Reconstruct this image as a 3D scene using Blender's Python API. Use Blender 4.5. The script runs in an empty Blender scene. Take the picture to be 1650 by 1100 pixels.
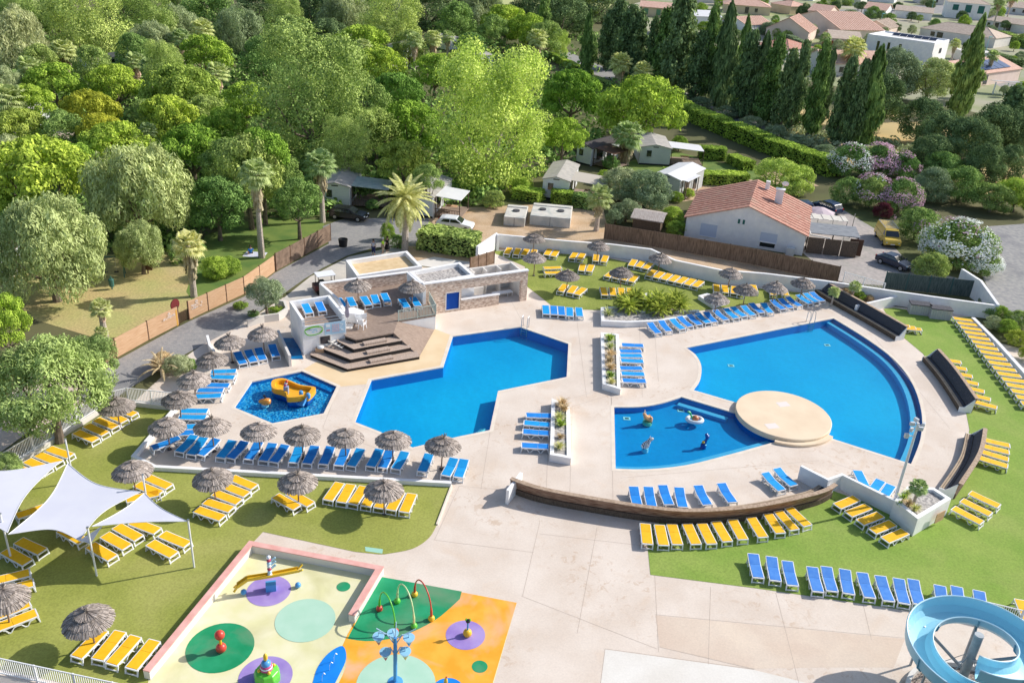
import bpy, bmesh, math, random
import numpy as np
from mathutils import Vector, Matrix
from mathutils.geometry import tessellate_polygon
random.seed(7); rng = np.random.default_rng(7)
SC = bpy.context.scene; COL = SC.collection
PI = math.pi
# ---------------------------------------------------------------- camera
F, PITCH, ROLL, H = 1430.0, 0.46432621, -0.06428076, 35.0
cp, sp, cr, sr = math.cos(PITCH), math.sin(PITCH), math.cos(ROLL), math.sin(ROLL)
FW = Vector((0, cp, -sp)); D0 = Vector((0, -sp, -cp)); R0 = Vector((1, 0, 0))
RT = cr*R0 + sr*D0; DN = -sr*R0 + cr*D0
def G(x, y, z=0.0):
    """world point at height z seen at photo pixel x, y (survey of the place)"""
    v = FW + RT*((x-825)/F) + DN*((y-550)/F)
    t = (z-H)/v.z
    return Vector((v.x*t, v.y*t, z))
def mpp(p): return (p-Vector((0, 0, H))).dot(FW)/F        # metres per photo pixel at p
cam = bpy.data.cameras.new('camera'); co = bpy.data.objects.new('camera', cam); COL.objects.link(co)
cam.sensor_width = 36; cam.lens = F/1650*36; cam.clip_start = 1; cam.clip_end = 9000
co.matrix_world = Matrix(((RT.x, -DN.x, -FW.x, 0), (RT.y, -DN.y, -FW.y, 0), (RT.z, -DN.z, -FW.z, H), (0, 0, 0, 1)))
SC.camera = co
# ---------------------------------------------------------------- light
SUN_AZ, SUN_EL = math.radians(22), math.radians(34)
w = bpy.data.worlds.new('World'); SC.world = w; w.use_nodes = True
nt = w.node_tree; bg = nt.nodes['Background']
sky = nt.nodes.new('ShaderNodeTexSky'); sky.sky_type = 'NISHITA'; sky.sun_disc = False
sky.sun_elevation = SUN_EL; sky.sun_rotation = PI/2-SUN_AZ; sky.air_density = 1.0; sky.dust_density = 1.5
nt.links.new(sky.outputs[0], bg.inputs[0]); bg.inputs[1].default_value = 0.15
sd = bpy.data.lights.new('sun', 'SUN'); sd.energy = 5.0; sd.angle = math.radians(0.5); sd.color = (1, 0.95, 0.87)
so = bpy.data.objects.new('sun', sd); COL.objects.link(so)
sv = Vector((math.cos(SUN_AZ)*math.cos(SUN_EL), math.sin(SUN_AZ)*math.cos(SUN_EL), math.sin(SUN_EL)))
so.rotation_euler = sv.to_track_quat('Z', 'Y').to_euler(); so.location = sv*200
SC.view_settings.view_transform = 'Standard'; SC.view_settings.look = 'None'
SC.view_settings.exposure = 0; SC.view_settings.gamma = 1
SC.cycles.max_bounces = 6; SC.cycles.transparent_max_bounces = 12; SC.cycles.diffuse_bounces = 3
SC.cycles.use_denoising = True
# ---------------------------------------------------------------- materials
MATS = {}
def mat(name, c, rough=.7, c2=None, scale=1.0, detail=4, metal=0, bump=0, space='world', lo=.35, hi=.65, spec=.3, stretch=None, isl=None, c3=None, scale3=.15, grain=None, flecks=None, r3lim=(.5, .75)):
    """principled with noise between c and c2 (world or object space); isl: per-island factor range; c3: large-scale stains"""
    if name in MATS: return MATS[name]
    m = bpy.data.materials.new(name); m.use_nodes = True; n = m.node_tree.nodes; l = m.node_tree.links
    b = n['Principled BSDF']; b.inputs['Roughness'].default_value = rough; b.inputs['Metallic'].default_value = metal
    b.inputs['Specular IOR Level'].default_value = spec
    col = None
    if c2 is not None or bump or c3 is not None:
        if space == 'world': g = n.new('ShaderNodeNewGeometry'); src = g.outputs['Position']
        else: g = n.new('ShaderNodeTexCoord'); src = g.outputs['Object']
        if stretch:
            mp = n.new('ShaderNodeMapping'); mp.inputs['Scale'].default_value = stretch; l.new(src, mp.inputs[0]); src = mp.outputs[0]
        t = n.new('ShaderNodeTexNoise'); t.inputs['Scale'].default_value = scale; t.inputs['Detail'].default_value = detail
        l.new(src, t.inputs['Vector'])
        r = n.new('ShaderNodeMapRange'); r.inputs[1].default_value = lo; r.inputs[2].default_value = hi
        l.new(t.outputs[0], r.inputs[0])
        if c2 is not None:
            mx = n.new('ShaderNodeMix'); mx.data_type = 'RGBA'; mx.inputs[6].default_value = (*c, 1); mx.inputs[7].default_value = (*c2, 1)
            l.new(r.outputs[0], mx.inputs[0]); col = mx.outputs[2]
        if c3 is not None:
            t3 = n.new('ShaderNodeTexNoise'); t3.inputs['Scale'].default_value = scale3; t3.inputs['Detail'].default_value = 5; t3.inputs['Distortion'].default_value = .6
            l.new(src, t3.inputs['Vector'])
            r3 = n.new('ShaderNodeMapRange'); r3.inputs[1].default_value = r3lim[0]; r3.inputs[2].default_value = r3lim[1]; l.new(t3.outputs[0], r3.inputs[0])
            m3 = n.new('ShaderNodeMix'); m3.data_type = 'RGBA'; m3.inputs[7].default_value = (*c3, 1)
            if col: l.new(col, m3.inputs[6])
            else: m3.inputs[6].default_value = (*c, 1)
            l.new(r3.outputs[0], m3.inputs[0]); col = m3.outputs[2]
        if bump:
            bp = n.new('ShaderNodeBump'); bp.inputs['Strength'].default_value = bump; bp.inputs['Distance'].default_value = .05
            l.new(t.outputs[0], bp.inputs['Height']); l.new(bp.outputs[0], b.inputs['Normal'])
    if flecks and col:
        t4 = n.new('ShaderNodeTexNoise'); t4.inputs['Scale'].default_value = 1.7; t4.inputs['Detail'].default_value = 7; t4.inputs['Distortion'].default_value = 1.2; t4.inputs['Roughness'].default_value = .65; l.new(src, t4.inputs['Vector'])
        t5 = n.new('ShaderNodeTexNoise'); t5.inputs['Scale'].default_value = .14; t5.inputs['Detail'].default_value = 2; l.new(src, t5.inputs['Vector'])
        r4 = n.new('ShaderNodeMapRange'); r4.inputs[1].default_value = .55; r4.inputs[2].default_value = .63; l.new(t4.outputs[0], r4.inputs[0])
        r5 = n.new('ShaderNodeMapRange'); r5.inputs[1].default_value = .48; r5.inputs[2].default_value = .62; r5.inputs[4].default_value = .7; l.new(t5.outputs[0], r5.inputs[0])
        mm = n.new('ShaderNodeMath'); mm.operation = 'MULTIPLY'; l.new(r4.outputs[0], mm.inputs[0]); l.new(r5.outputs[0], mm.inputs[1])
        m4 = n.new('ShaderNodeMix'); m4.data_type = 'RGBA'; m4.inputs[7].default_value = (*flecks, 1); l.new(col, m4.inputs[6]); l.new(mm.outputs[0], m4.inputs[0]); col = m4.outputs[2]
    if grain and col:
        tg = n.new('ShaderNodeTexNoise'); tg.inputs['Scale'].default_value = grain[0]; tg.inputs['Detail'].default_value = 3; tg.inputs['Roughness'].default_value = .7; l.new(src, tg.inputs['Vector'])
        rg = n.new('ShaderNodeMapRange'); rg.inputs[1].default_value = .3; rg.inputs[2].default_value = .7; rg.inputs[3].default_value = 1-grain[1]; rg.inputs[4].default_value = 1+grain[1]; l.new(tg.outputs[0], rg.inputs[0])
        vg = n.new('ShaderNodeVectorMath'); vg.operation = 'SCALE'; l.new(col, vg.inputs[0]); l.new(rg.outputs[0], vg.inputs['Scale']); col = vg.outputs[0]
    if isl:
        g2 = n.new('ShaderNodeNewGeometry'); r2 = n.new('ShaderNodeMapRange'); r2.inputs[3].default_value = isl[0]; r2.inputs[4].default_value = isl[1]
        l.new(g2.outputs['Random Per Island'], r2.inputs[0])
        vm = n.new('ShaderNodeVectorMath'); vm.operation = 'SCALE'
        if col: l.new(col, vm.inputs[0])
        else: vm.inputs[0].default_value = c
        l.new(r2.outputs[0], vm.inputs['Scale']); col = vm.outputs[0]
    if col: l.new(col, b.inputs['Base Color'])
    else: b.inputs['Base Color'].default_value = (*c, 1)
    MATS[name] = m; return m
def leafmat(name, dark, light, trans=.25, hue=.03):
    m = bpy.data.materials.new(name); m.use_nodes = True; n = m.node_tree.nodes; l = m.node_tree.links
    n.remove(n['Principled BSDF']); out = n['Material Output']
    g = n.new('ShaderNodeNewGeometry'); oi = n.new('ShaderNodeObjectInfo'); tc = n.new('ShaderNodeTexCoord')
    no = n.new('ShaderNodeTexNoise'); no.inputs['Scale'].default_value = 3.2; no.inputs['Detail'].default_value = 2; l.new(tc.outputs['Object'], no.inputs['Vector'])
    ad = n.new('ShaderNodeMath'); ad.operation = 'MULTIPLY_ADD'; ad.inputs[1].default_value = .5; l.new(g.outputs['Random Per Island'], ad.inputs[0])
    mr = n.new('ShaderNodeMapRange'); mr.inputs[1].default_value = .38; mr.inputs[2].default_value = .62; mr.inputs[3].default_value = .05; mr.inputs[4].default_value = .6
    l.new(no.outputs[0], mr.inputs[0]); l.new(mr.outputs[0], ad.inputs[2])
    mx = n.new('ShaderNodeMix'); mx.data_type = 'RGBA'; mx.inputs[6].default_value = (*dark, 1); mx.inputs[7].default_value = (*light, 1); l.new(ad.outputs[0], mx.inputs[0])
    hs = n.new('ShaderNodeHueSaturation'); l.new(mx.outputs[2], hs.inputs['Color'])
    h1 = n.new('ShaderNodeMapRange'); h1.inputs[3].default_value = .5-hue; h1.inputs[4].default_value = .5+hue; l.new(oi.outputs['Random'], h1.inputs[0]); l.new(h1.outputs[0], hs.inputs['Hue'])
    h2 = n.new('ShaderNodeMapRange'); h2.inputs[3].default_value = 1.2; h2.inputs[4].default_value = .8; l.new(oi.outputs['Random'], h2.inputs[0]); l.new(h2.outputs[0], hs.inputs['Value'])
    d = n.new('ShaderNodeBsdfDiffuse'); t = n.new('ShaderNodeBsdfTranslucent'); ms = n.new('ShaderNodeMixShader'); ms.inputs[0].default_value = trans
    l.new(hs.outputs[0], d.inputs[0]); l.new(hs.outputs[0], t.inputs[0]); l.new(d.outputs[0], ms.inputs[1]); l.new(t.outputs[0], ms.inputs[2]); l.new(ms.outputs[0], out.inputs[0])
    return m
# ---------------------------------------------------------------- objects
def tag(o, label=None, cat=None, group=None, kind=None):
    if label: o['label'] = label
    if cat: o['category'] = cat
    if group: o['group'] = group
    if kind: o['kind'] = kind
    return o
def empty(name, loc=(0, 0, 0), rz=0, label=None, cat=None, group=None):
    o = bpy.data.objects.new(name, None); COL.objects.link(o); o.location = loc; o.rotation_euler = (0, 0, rz); o.empty_display_size = .2
    return tag(o, label, cat, group)
class MB:
    def __init__(s): s.v = []; s.f = []; s.m = []
    def add(s, vs, fs, m=0):
        k = len(s.v); s.v += [tuple(p) for p in vs]; s.f += [tuple(i+k for i in f) for f in fs]; s.m += [m]*len(fs); return s
    def box(s, c, d, rz=0, m=0, rx=0, ry=0):
        M = Matrix.Translation(c) @ Matrix.Rotation(rz, 4, 'Z') @ Matrix.Rotation(ry, 4, 'Y') @ Matrix.Rotation(rx, 4, 'X')
        vs = [M @ Vector((x*d[0]/2, y*d[1]/2, z*d[2]/2)) for x in (-1, 1) for y in (-1, 1) for z in (-1, 1)]
        return s.add(vs, [(0, 1, 3, 2), (4, 6, 7, 5), (0, 4, 5, 1), (2, 3, 7, 6), (0, 2, 6, 4), (1, 5, 7, 3)], m)
    def bar(s, a, b, w, h=None, m=0):
        a, b = Vector(a), Vector(b); h = h or w; d = (b-a); L = d.length
        if L < 1e-6: return s
        z = d/L; up = Vector((0, 0, 1)) if abs(z.z) < .95 else Vector((0, 1, 0)); x = z.cross(up).normalized(); y = x.cross(z)
        vs = [p+x*(i*w/2)+y*(j*h/2) for p in (a, b) for i, j in ((-1, -1), (1, -1), (1, 1), (-1, 1))]
        return s.add(vs, [(0, 3, 2, 1), (4, 5, 6, 7), (0, 1, 5, 4), (1, 2, 6, 5), (2, 3, 7, 6), (3, 0, 4, 7)], m)
    def tube(s, pts, r, n=8, m=0, cap=True):
        pts = [Vector(p) for p in pts]; rs = r if isinstance(r, (list, tuple)) else [r]*len(pts); k = len(s.v); x = None
        for i, p in enumerate(pts):
            t = (pts[min(i+1, len(pts)-1)]-pts[max(i-1, 0)]).normalized()
            if x is None: x = t.orthogonal().normalized()
            x = (x-t*x.dot(t)).normalized(); y = t.cross(x)
            for j in range(n):
                a = 2*PI*j/n; s.v.append(tuple(p+(x*math.cos(a)+y*math.sin(a))*rs[i]))
        for i in range(len(pts)-1):
            for j in range(n):
                s.f.append((k+i*n+j, k+i*n+(j+1) % n, k+(i+1)*n+(j+1) % n, k+(i+1)*n+j)); s.m.append(m)
        if cap:
            s.f.append(tuple(k+j for j in range(n))[::-1]); s.f.append(tuple(k+(len(pts)-1)*n+j for j in range(n))); s.m += [m, m]
        return s
    def lathe(s, c, prof, n=16, m=0, M=None):
        """prof: [(r,z)] revolved around z through c"""
        k = len(s.v); c = Vector(c)
        for r, z in prof:
            for j in range(n):
                a = 2*PI*j/n; p = Vector((r*math.cos(a), r*math.sin(a), z))
                if M: p = M @ p
                s.v.append(tuple(c+p))
        for i in range(len(prof)-1):
            for j in range(n):
                s.f.append((k+i*n+j, k+i*n+(j+1) % n, k+(i+1)*n+(j+1) % n, k+(i+1)*n+j)); s.m.append(m)
        s.f.append(tuple(k+j for j in range(n))[::-1]); s.f.append(tuple(k+(len(prof)-1)*n+j for j in range(n))); s.m += [m, m]
        return s
    def ball(s, c, r, n=12, m=0, M=None):
        rr = r if isinstance(r, (tuple, list)) else (r, r, r)
        S = Matrix.Diagonal((rr[0], rr[1], rr[2])).to_3x3()
        if M: S = M.to_3x3() @ S
        return s.lathe(c, [(math.sin(PI*i/(n//2))*1+1e-4, -math.cos(PI*i/(n//2))) for i in range(n//2+1)], n, m, S)
    def prism(s, poly, z0, z1, m=0, mtop=None):
        """poly: list of xy; vertical extrusion"""
        P = [Vector((p[0], p[1], 0)) for p in poly]; n = len(P)
        if sum(P[i].x*P[(i+1) % n].y-P[(i+1) % n].x*P[i].y for i in range(n)) < 0: P.reverse()
        tri = tessellate_polygon([P]); k = len(s.v)
        s.v += [(p.x, p.y, z0) for p in P]+[(p.x, p.y, z1) for p in P]
        for t in tri:
            a, b, c = t
            if (P[b]-P[a]).cross(P[c]-P[a]).z < 0: a, c = c, a
            s.f.append((k+n+a, k+n+b, k+n+c)); s.m.append(m if mtop is None else mtop); s.f.append((k+c, k+b, k+a)); s.m.append(m)
        for i in range(n):
            j = (i+1) % n; s.f.append((k+i, k+j, k+n+j, k+n+i)); s.m.append(m)
        return s
    def sheet(s, outer, z, holes=(), m=0):
        lo = [[Vector((p[0], p[1], 0)) for p in outer]]+[[Vector((p[0], p[1], 0)) for p in h] for h in holes]
        tri = tessellate_polygon(lo); P = [p for q in lo for p in q]; k = len(s.v); s.v += [(p.x, p.y, z) for p in P]
        for a, b, c in tri:
            if (P[b]-P[a]).cross(P[c]-P[a]).z < 0: a, c = c, a
            s.f.append((k+a, k+b, k+c)); s.m.append(m)
        return s
    def wall(s, pts, h, t, z0=0, m=0, closed=False, lean=0, tops=None):
        """wall strip of thickness t along xy polyline, mitred"""
        P = [Vector((p[0], p[1])) for p in pts]; n = len(P); L = []; Rr = []
        for i in range(n):
            a = P[(i-1) % n] if (i or closed) else None; b = P[(i+1) % n] if (i < n-1 or closed) else None
            d1 = (P[i]-a).normalized() if a is not None else (b-P[i]).normalized(); d2 = (b-P[i]).normalized() if b is not None else d1
            n1 = Vector((-d1.y, d1.x)); n2 = Vector((-d2.y, d2.x)); nn = (n1+n2).normalized(); q = t/2/max(.35, nn.dot(n1))
            L.append(P[i]+nn*q); Rr.append(P[i]-nn*q)
        k = len(s.v)
        for i in range(n):
            hh = tops[i] if tops else h
            s.v += [(L[i].x, L[i].y, z0), (L[i].x, L[i].y, z0+hh), (Rr[i].x, Rr[i].y, z0+hh), (Rr[i].x, Rr[i].y, z0)]
        for i in range(n if closed else n-1):
            a = k+4*i; b = k+4*((i+1) % n)
            for f in ((a, a+1, b+1, b), (a+1, a+2, b+2, b+1), (a+2, a+3, b+3, b+2), (a+3, a, b, b+3)): s.f.append(f); s.m.append(m)
        if not closed:
            e = k+4*(n-1); s.f += [(k, k+3, k+2, k+1), (e, e+1, e+2, e+3)]; s.m += [m, m]
        return s
    def build(s, name, mats, parent=None, loc=None, smooth=False, bevel=0, fixn=False):
        me = bpy.data.meshes.new(name); me.from_pydata(s.v, [], s.f)
        for mm in (mats if isinstance(mats, (list, tuple)) else [mats]): me.materials.append(mm)
        if any(s.m): me.polygons.foreach_set('material_index', s.m)
        if smooth: me.polygons.foreach_set('use_smooth', [True]*len(s.f))
        if fixn:
            bm = bmesh.new(); bm.from_mesh(me); bmesh.ops.recalc_face_normals(bm, faces=bm.faces); bm.to_mesh(me); bm.free()
        me.update(); o = bpy.data.objects.new(name, me); COL.objects.link(o)
        if parent is not None: o.parent = parent
        if loc is not None: o.location = loc
        if bevel:
            b = o.modifiers.new('b', 'BEVEL'); b.width = bevel; b.segments = 2; b.limit_method = 'ANGLE'
        return o
def copy_tree(o, parent=None):
    c = o.copy(); COL.objects.link(c)
    if parent is not None: c.parent = parent
    for ch in list(KIDS.get(o, ())): copy_tree(ch, c)
    return c
KIDS = {}
def reg(o):
    """remember the children of a prototype for copy_tree"""
    for ch in bpy.data.objects:
        if ch.parent is not None: KIDS.setdefault(ch.parent, [])
        if ch.parent is not None and ch not in KIDS[ch.parent]: KIDS[ch.parent].append(ch)
    return o
def px(*pts, z=0): return [G(a, b, z) for a, b in pts]
ORD = ['first', 'second', 'third', 'fourth', 'fifth', 'sixth', 'seventh', 'eighth', 'ninth', 'tenth', 'eleventh', 'twelfth', 'thirteenth', 'fourteenth', 'fifteenth', 'sixteenth', 'seventeenth', 'eighteenth', 'nineteenth', 'twentieth']
def smooth_poly(pts, n=4, closed=False):
    """Catmull-Rom through xy points"""
    P = [Vector(p) for p in pts]; out = []; N = len(P)
    rngs = range(N if closed else N-1)
    for i in rngs:
        p0 = P[(i-1) % N] if (i or closed) else P[0]; p1 = P[i]; p2 = P[(i+1) % N]; p3 = P[(i+2) % N] if (closed or i+2 < N) else P[-1]
        for k in range(n):
            t = k/n; out.append(.5*((2*p1)+(p2-p0)*t+(2*p0-5*p1+4*p2-p3)*t*t+(3*p1-p0-3*p2+p3)*t**3))
    if not closed: out.append(P[-1])
    return out
# ================================================================ MATERIALS
CONC = mat('concrete', (.66, .56, .475), .85, (.74, .65, .57), .35, 6, c3=(.66, .53, .42), scale3=.45, spec=.2, grain=(9, .06), flecks=(.56, .42, .31), r3lim=(.55, .8))
CONCL = mat('coping', (.72, .62, .52), .8, (.78, .7, .6), 1.2)
TAN = mat('tan_resin', (.74, .55, .33), .8, (.8, .63, .41), .5, 5)
DISC = mat('disc_resin', (.75, .59, .42), .75, (.8, .66, .48), .6, 5)
WHITE = mat('white_render', (.8, .8, .82), .8, (.88, .87, .86), .8, 5, grain=(1.5, .05))
WHITEP = mat('white_plastic', (.82, .83, .85), .45)
CREAM = mat('cream_render', (.68, .65, .62), .85, (.76, .72, .67), .7, 5)
ASPH = mat('asphalt', (.27, .265, .27), .9, (.34, .325, .31), 3, 6, c3=(.21, .21, .22), scale3=.3, grain=(12, .15))
ASPHD = mat('asphalt_dark', (.13, .14, .16), .9, (.19, .19, .2), 2, 6)
TURF = mat('turf', (.27, .3, .06), .95, (.335, .355, .085), .28, 6, c3=(.38, .37, .12), scale3=.16, bump=.2, grain=(8, .2))
TURFR = mat('turf_fresh', (.2, .32, .05), .95, (.27, .365, .075), .3, 8, c3=(.29, .36, .09), scale3=.2, bump=.2, grain=(8, .2))
DRY = mat('dry_grass', (.5, .39, .18), .95, (.42, .4, .15), .25, 8, c3=(.55, .42, .25), scale3=.1, grain=(5, .3))
DIRT = mat('dirt', (.5, .34, .2), .95, (.6, .45, .31), .5, 8, c3=(.38, .27, .18), scale3=.2, grain=(6, .2))
GRASSG = mat('grass_green', (.1, .18, .04), .95, (.2, .26, .06), .4, 8)  # kept dark; tree shade over the picnic lawn is put into the green
EARTH = mat('earth', (.075, .08, .03), .95, (.16, .15, .07), .08, 8, c3=(.13, .16, .05), scale3=.03)
GRAVEL = mat('gravel', (.28, .25, .23), .95, (.5, .46, .42), 9, 3, lo=.45, hi=.6)
SAND = mat('roof_sand', (.62, .45, .25), .95, (.72, .55, .33), 2, 8)
PGRAV = mat('pale_gravel', (.3, .28, .27), .95, (.58, .54, .5), 5, 3, lo=.42, hi=.58)
DECKW = mat('deck_wood', (.22, .16, .125), .8, (.38, .29, .235), 3, 4, stretch=(1, 8, 1))
WOODL = mat('larch', (.5, .3, .17), .75, (.6, .4, .25), 1.2, 6, stretch=(1, 1, 14))
WOODD = mat('dark_wood', (.085, .06, .045), .85, (.17, .125, .09), 5, 3, stretch=(6, 6, 1))
WOODR = mat('red_brown_slats', (.16, .08, .05), .75, (.42, .28, .2), 1.6, 6, stretch=(1, 1, 10))
SLATE = mat('weathered_slats', (.05, .05, .06), .7, (.1, .1, .115), 9, 3)
SLATL = mat('grey_tan_slat', (.4, .3, .21), .8, (.5, .39, .28), 3, 4)
STONE = mat('stone_wall', (.46, .32, .25), .9, (.82, .68, .57), 3.2, 5, stretch=(1, 1, 3), lo=.4, hi=.6, bump=.8, c3=(.62, .5, .4), scale3=2.2)
BLUEP = mat('pool_liner', (.0, .24, .6), .6, (.0, .28, .66), .5)
POOLF = mat('pool_floor', (.0, .41, .75), .6, (.01, .48, .81), .12, 3, c3=(.0, .36, .7), scale3=.04, grain=(3, .05))
POOLS = mat('pool_step', (.2, .5, .78), .6)
STEEL = mat('steel', (.55, .56, .58), .35, metal=.9)
BLUEPAINT = mat('blue_shutter', (.01, .1, .5), .5)
BLACKP = mat('black_plastic', (.02, .02, .022), .5)
def water_mat(name, tint, wave, strength):
    m = bpy.data.materials.new(name); m.use_nodes = True; n = m.node_tree.nodes; l = m.node_tree.links; n.remove(n['Principled BSDF'])
    t = n.new('ShaderNodeBsdfTransparent'); t.inputs[0].default_value = (*tint, 1); g = n.new('ShaderNodeBsdfGlossy'); g.inputs['Roughness'].default_value = .08
    f = n.new('ShaderNodeFresnel'); f.inputs[0].default_value = 1.18; mx = n.new('ShaderNodeMixShader')
    tx = n.new('ShaderNodeNewGeometry'); no = n.new('ShaderNodeTexNoise'); no.inputs['Scale'].default_value = wave; no.inputs['Detail'].default_value = 3; l.new(tx.outputs['Position'], no.inputs['Vector'])
    bp = n.new('ShaderNodeBump'); bp.inputs['Strength'].default_value = strength; bp.inputs['Distance'].default_value = .1; l.new(no.outputs[0], bp.inputs['Height'])
    for k in (g, f): l.new(bp.outputs[0], k.inputs['Normal'])
    l.new(f.outputs[0], mx.inputs[0]); l.new(t.outputs[0], mx.inputs[1]); l.new(g.outputs[0], mx.inputs[2]); l.new(mx.outputs[0], n['Material Output'].inputs[0]); return m
WATER = water_mat('water', (.6, .98, 1), 1.1, .12); WATERK = water_mat('water_ripple', (.6, .96, 1), 4, .35)
# toddler pool floor with the water's sparkle put into its colour as noise
SPARKLE = mat('mosaic_floor', (.0, .27, .64), .5, (.3, .75, .95), 7, 2, lo=.47, hi=.68)
# ================================================================ POOL OUTLINES
MAIN = px((729.6, 542), (838, 527), (915.8, 554), (913, 607.5), (802.5, 630), (789, 693), (736, 704), (665, 721), (611, 695), (572, 680), (598.5, 612.5), (714, 591.5))
KID = px((486.5, 598), (542.5, 622.7), (521.5, 666), (439, 682), (378, 656.5), (406, 615))
BC = G(1262, 667, .4); BC.z = 0
arcL = smooth_poly([p.xy for p in px((1105.5, 560.5), (1121, 572), (1130, 590), (1128, 612), (1117, 628.5))], 4)
arcR = smooth_poly([p.xy for p in px((1343, 513), (1395, 545), (1439, 578), (1469, 616), (1484.5, 662), (1483.5, 705), (1468, 747.5))], 5)
BIG = [p for p in arcR]+[p.xy for p in px((1329, 703))]+[BC.xy+Vector((.3, .2))]+[p.xy for p in px((1184, 648))]+list(reversed(arcL))
arcT = smooth_poly([p.xy for p in px((989.6, 656), (1020, 656), (1044, 654), (1070, 648.5), (1098, 639.5))], 3)
arcB = smooth_poly([p.xy for p in px((1252, 711), (1220, 720), (1169, 734), (1105, 749.5), (1042, 756), (992, 755))], 3)
SECOND = arcT+[p.xy for p in px((1179, 664))]+[BC.xy+Vector((-.5, -.3))]+arcB
POOLSL = [MAIN, KID, BIG, SECOND]
def area(P): return sum(P[i][0]*P[(i+1) % len(P)][1]-P[(i+1) % len(P)][0]*P[i][1] for i in range(len(P)))/2
def offset(P, d):
    """positive d grows the polygon"""
    P = [Vector(p[:2]) for p in P]; s = 1 if area(P) > 0 else -1; out = []; n = len(P)
    for i in range(n):
        d1 = (P[i]-P[i-1]).normalized(); d2 = (P[(i+1) % n]-P[i]).normalized()
        n1 = Vector((d1.y, -d1.x))*s; n2 = Vector((d2.y, -d2.x))*s; nn = n1+n2
        nn = nn.normalized() if nn.length > .1 else n1; out.append(P[i]+nn*d/max(.4, nn.dot(n1)))
    return out
# ================================================================ GROUND
def ground(name, poly, z, m, holes=(), extra=None):
    b = MB().sheet(poly, z, holes)
    if extra: extra(b)
    return tag(b.build(name, m), kind='structure')
R_ = [(-140, 15), (140, 15), (140, 160), (-140, 160)]
ground('ground', [(-4000, -2500), (4000, -2500), (4000, 8000), (-4000, 8000)], 0, EARTH, [R_])
ground('resort_ground', R_, 0, EARTH, [[p[:2] for p in q] for q in POOLSL])
def joints(b):
    for q in [((740, 783), (700, 870)), ((880, 790), (886, 652)), ((918, 800), (922, 655)), ((886, 652), (968, 628)), ((922, 655), (985, 636)), ((740, 783), (820, 790)), ((790, 693), (775, 788)),
              ((985, 655), (985, 640)), ((985, 640), (988, 830)), ((1000, 770), (1320, 742)), ((1055, 540), (1061, 615)), ((842, 960), (870, 840)), ((840, 960), (1058, 1045)), ((930, 1020), (962, 850)),
              ((1053, 887), (1061, 1050)), ((1145, 945), (1141, 1070)), ((1250, 955), (1287, 1100)), ((1391, 975), (1404, 1030)), ((1055, 990), (1460, 1028)), ((975, 1045), (1215, 1078)), ((975, 1045), (965, 1120)),
              ((870, 860), (1045, 880)), ((1062, 1042), (1215, 1078)), ((700, 870), (860, 890)), ((930, 520), (945, 640)), ((1410, 545), (1530, 690)), ((1340, 745), (1500, 800)), ((545, 625), (520, 690)), ((520, 690), (735, 770)), ((330, 625), (250, 740)), ((822, 482), (845, 525)), ((1030, 520), (1035, 640))]:
        a, c = px(*q); d = (c-a).normalized(); t = Vector((-d.y, d.x, 0))*.012; k = len(b.v)
        b.v += [(*(p+s).xy, .0245) for p, s in ((a, -t), (c, -t), (c, t), (a, t))]; b.f.append((k, k+1, k+2, k+3)); b.m.append(1)
JOINT = mat('joint', (.5, .41, .34), .9)
dk = px((140, 1150), (1800, 1150), (1800, 600), (1607, 552), (1568, 508), (1420, 492), (1325, 468), (1161, 457), (1060, 425), (983, 415), (850, 404), (787, 402), (760, 440), (640, 425), (560, 432), (505, 470), (455, 480), (395, 520), (345, 542), (285, 585), (200, 662), (120, 720), (-80, 850), (-80, 1150))
b = MB().sheet([p[:2] for p in dk], .02, [[p[:2] for p in q] for q in POOLSL]); joints(b)
tag(b.build('pool_deck', [CONC, JOINT]), kind='structure')
def soft(pts, n=4): return [p for p in smooth_poly([q.xy for q in px(*pts)], n)]
tanp = [p.xy for p in px((486.5, 596.8), (512, 582), (560, 596), (675, 576), (700, 530), (729, 541), (714, 590.5), (598, 611.5), (590, 619), (545, 623.5))]
ground('tan_terrace', tanp, .0245, TAN)
for nm, q, m_ in (('pale_slab', ((975, 1046), (1215, 1079), (1300, 1100), (1290, 1150), (960, 1150)), mat('slab_pale', (.76, .73, .68), .85, (.7, .66, .6), .4, 6, grain=(9, .05))), ('tan_slab', ((1056, 991), (1458, 1029), (1440, 1075), (1330, 1075), (1215, 1077), (1063, 1042)), mat('slab_tan', (.64, .51, .41), .85, (.68, .57, .47), .4, 6, grain=(9, .06), c3=(.74, .62, .5), scale3=.3)),
    ):
    ground(nm, [p.xy for p in px(*q)], .0225, m_)
# copings
cm = MB()
for q in (MAIN, KID, BIG, SECOND):
    cm.sheet(offset(q, .28), .0285, [[p[:2] for p in q]])
tag(cm.build('pool_coping', CONCL), kind='structure')
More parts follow.
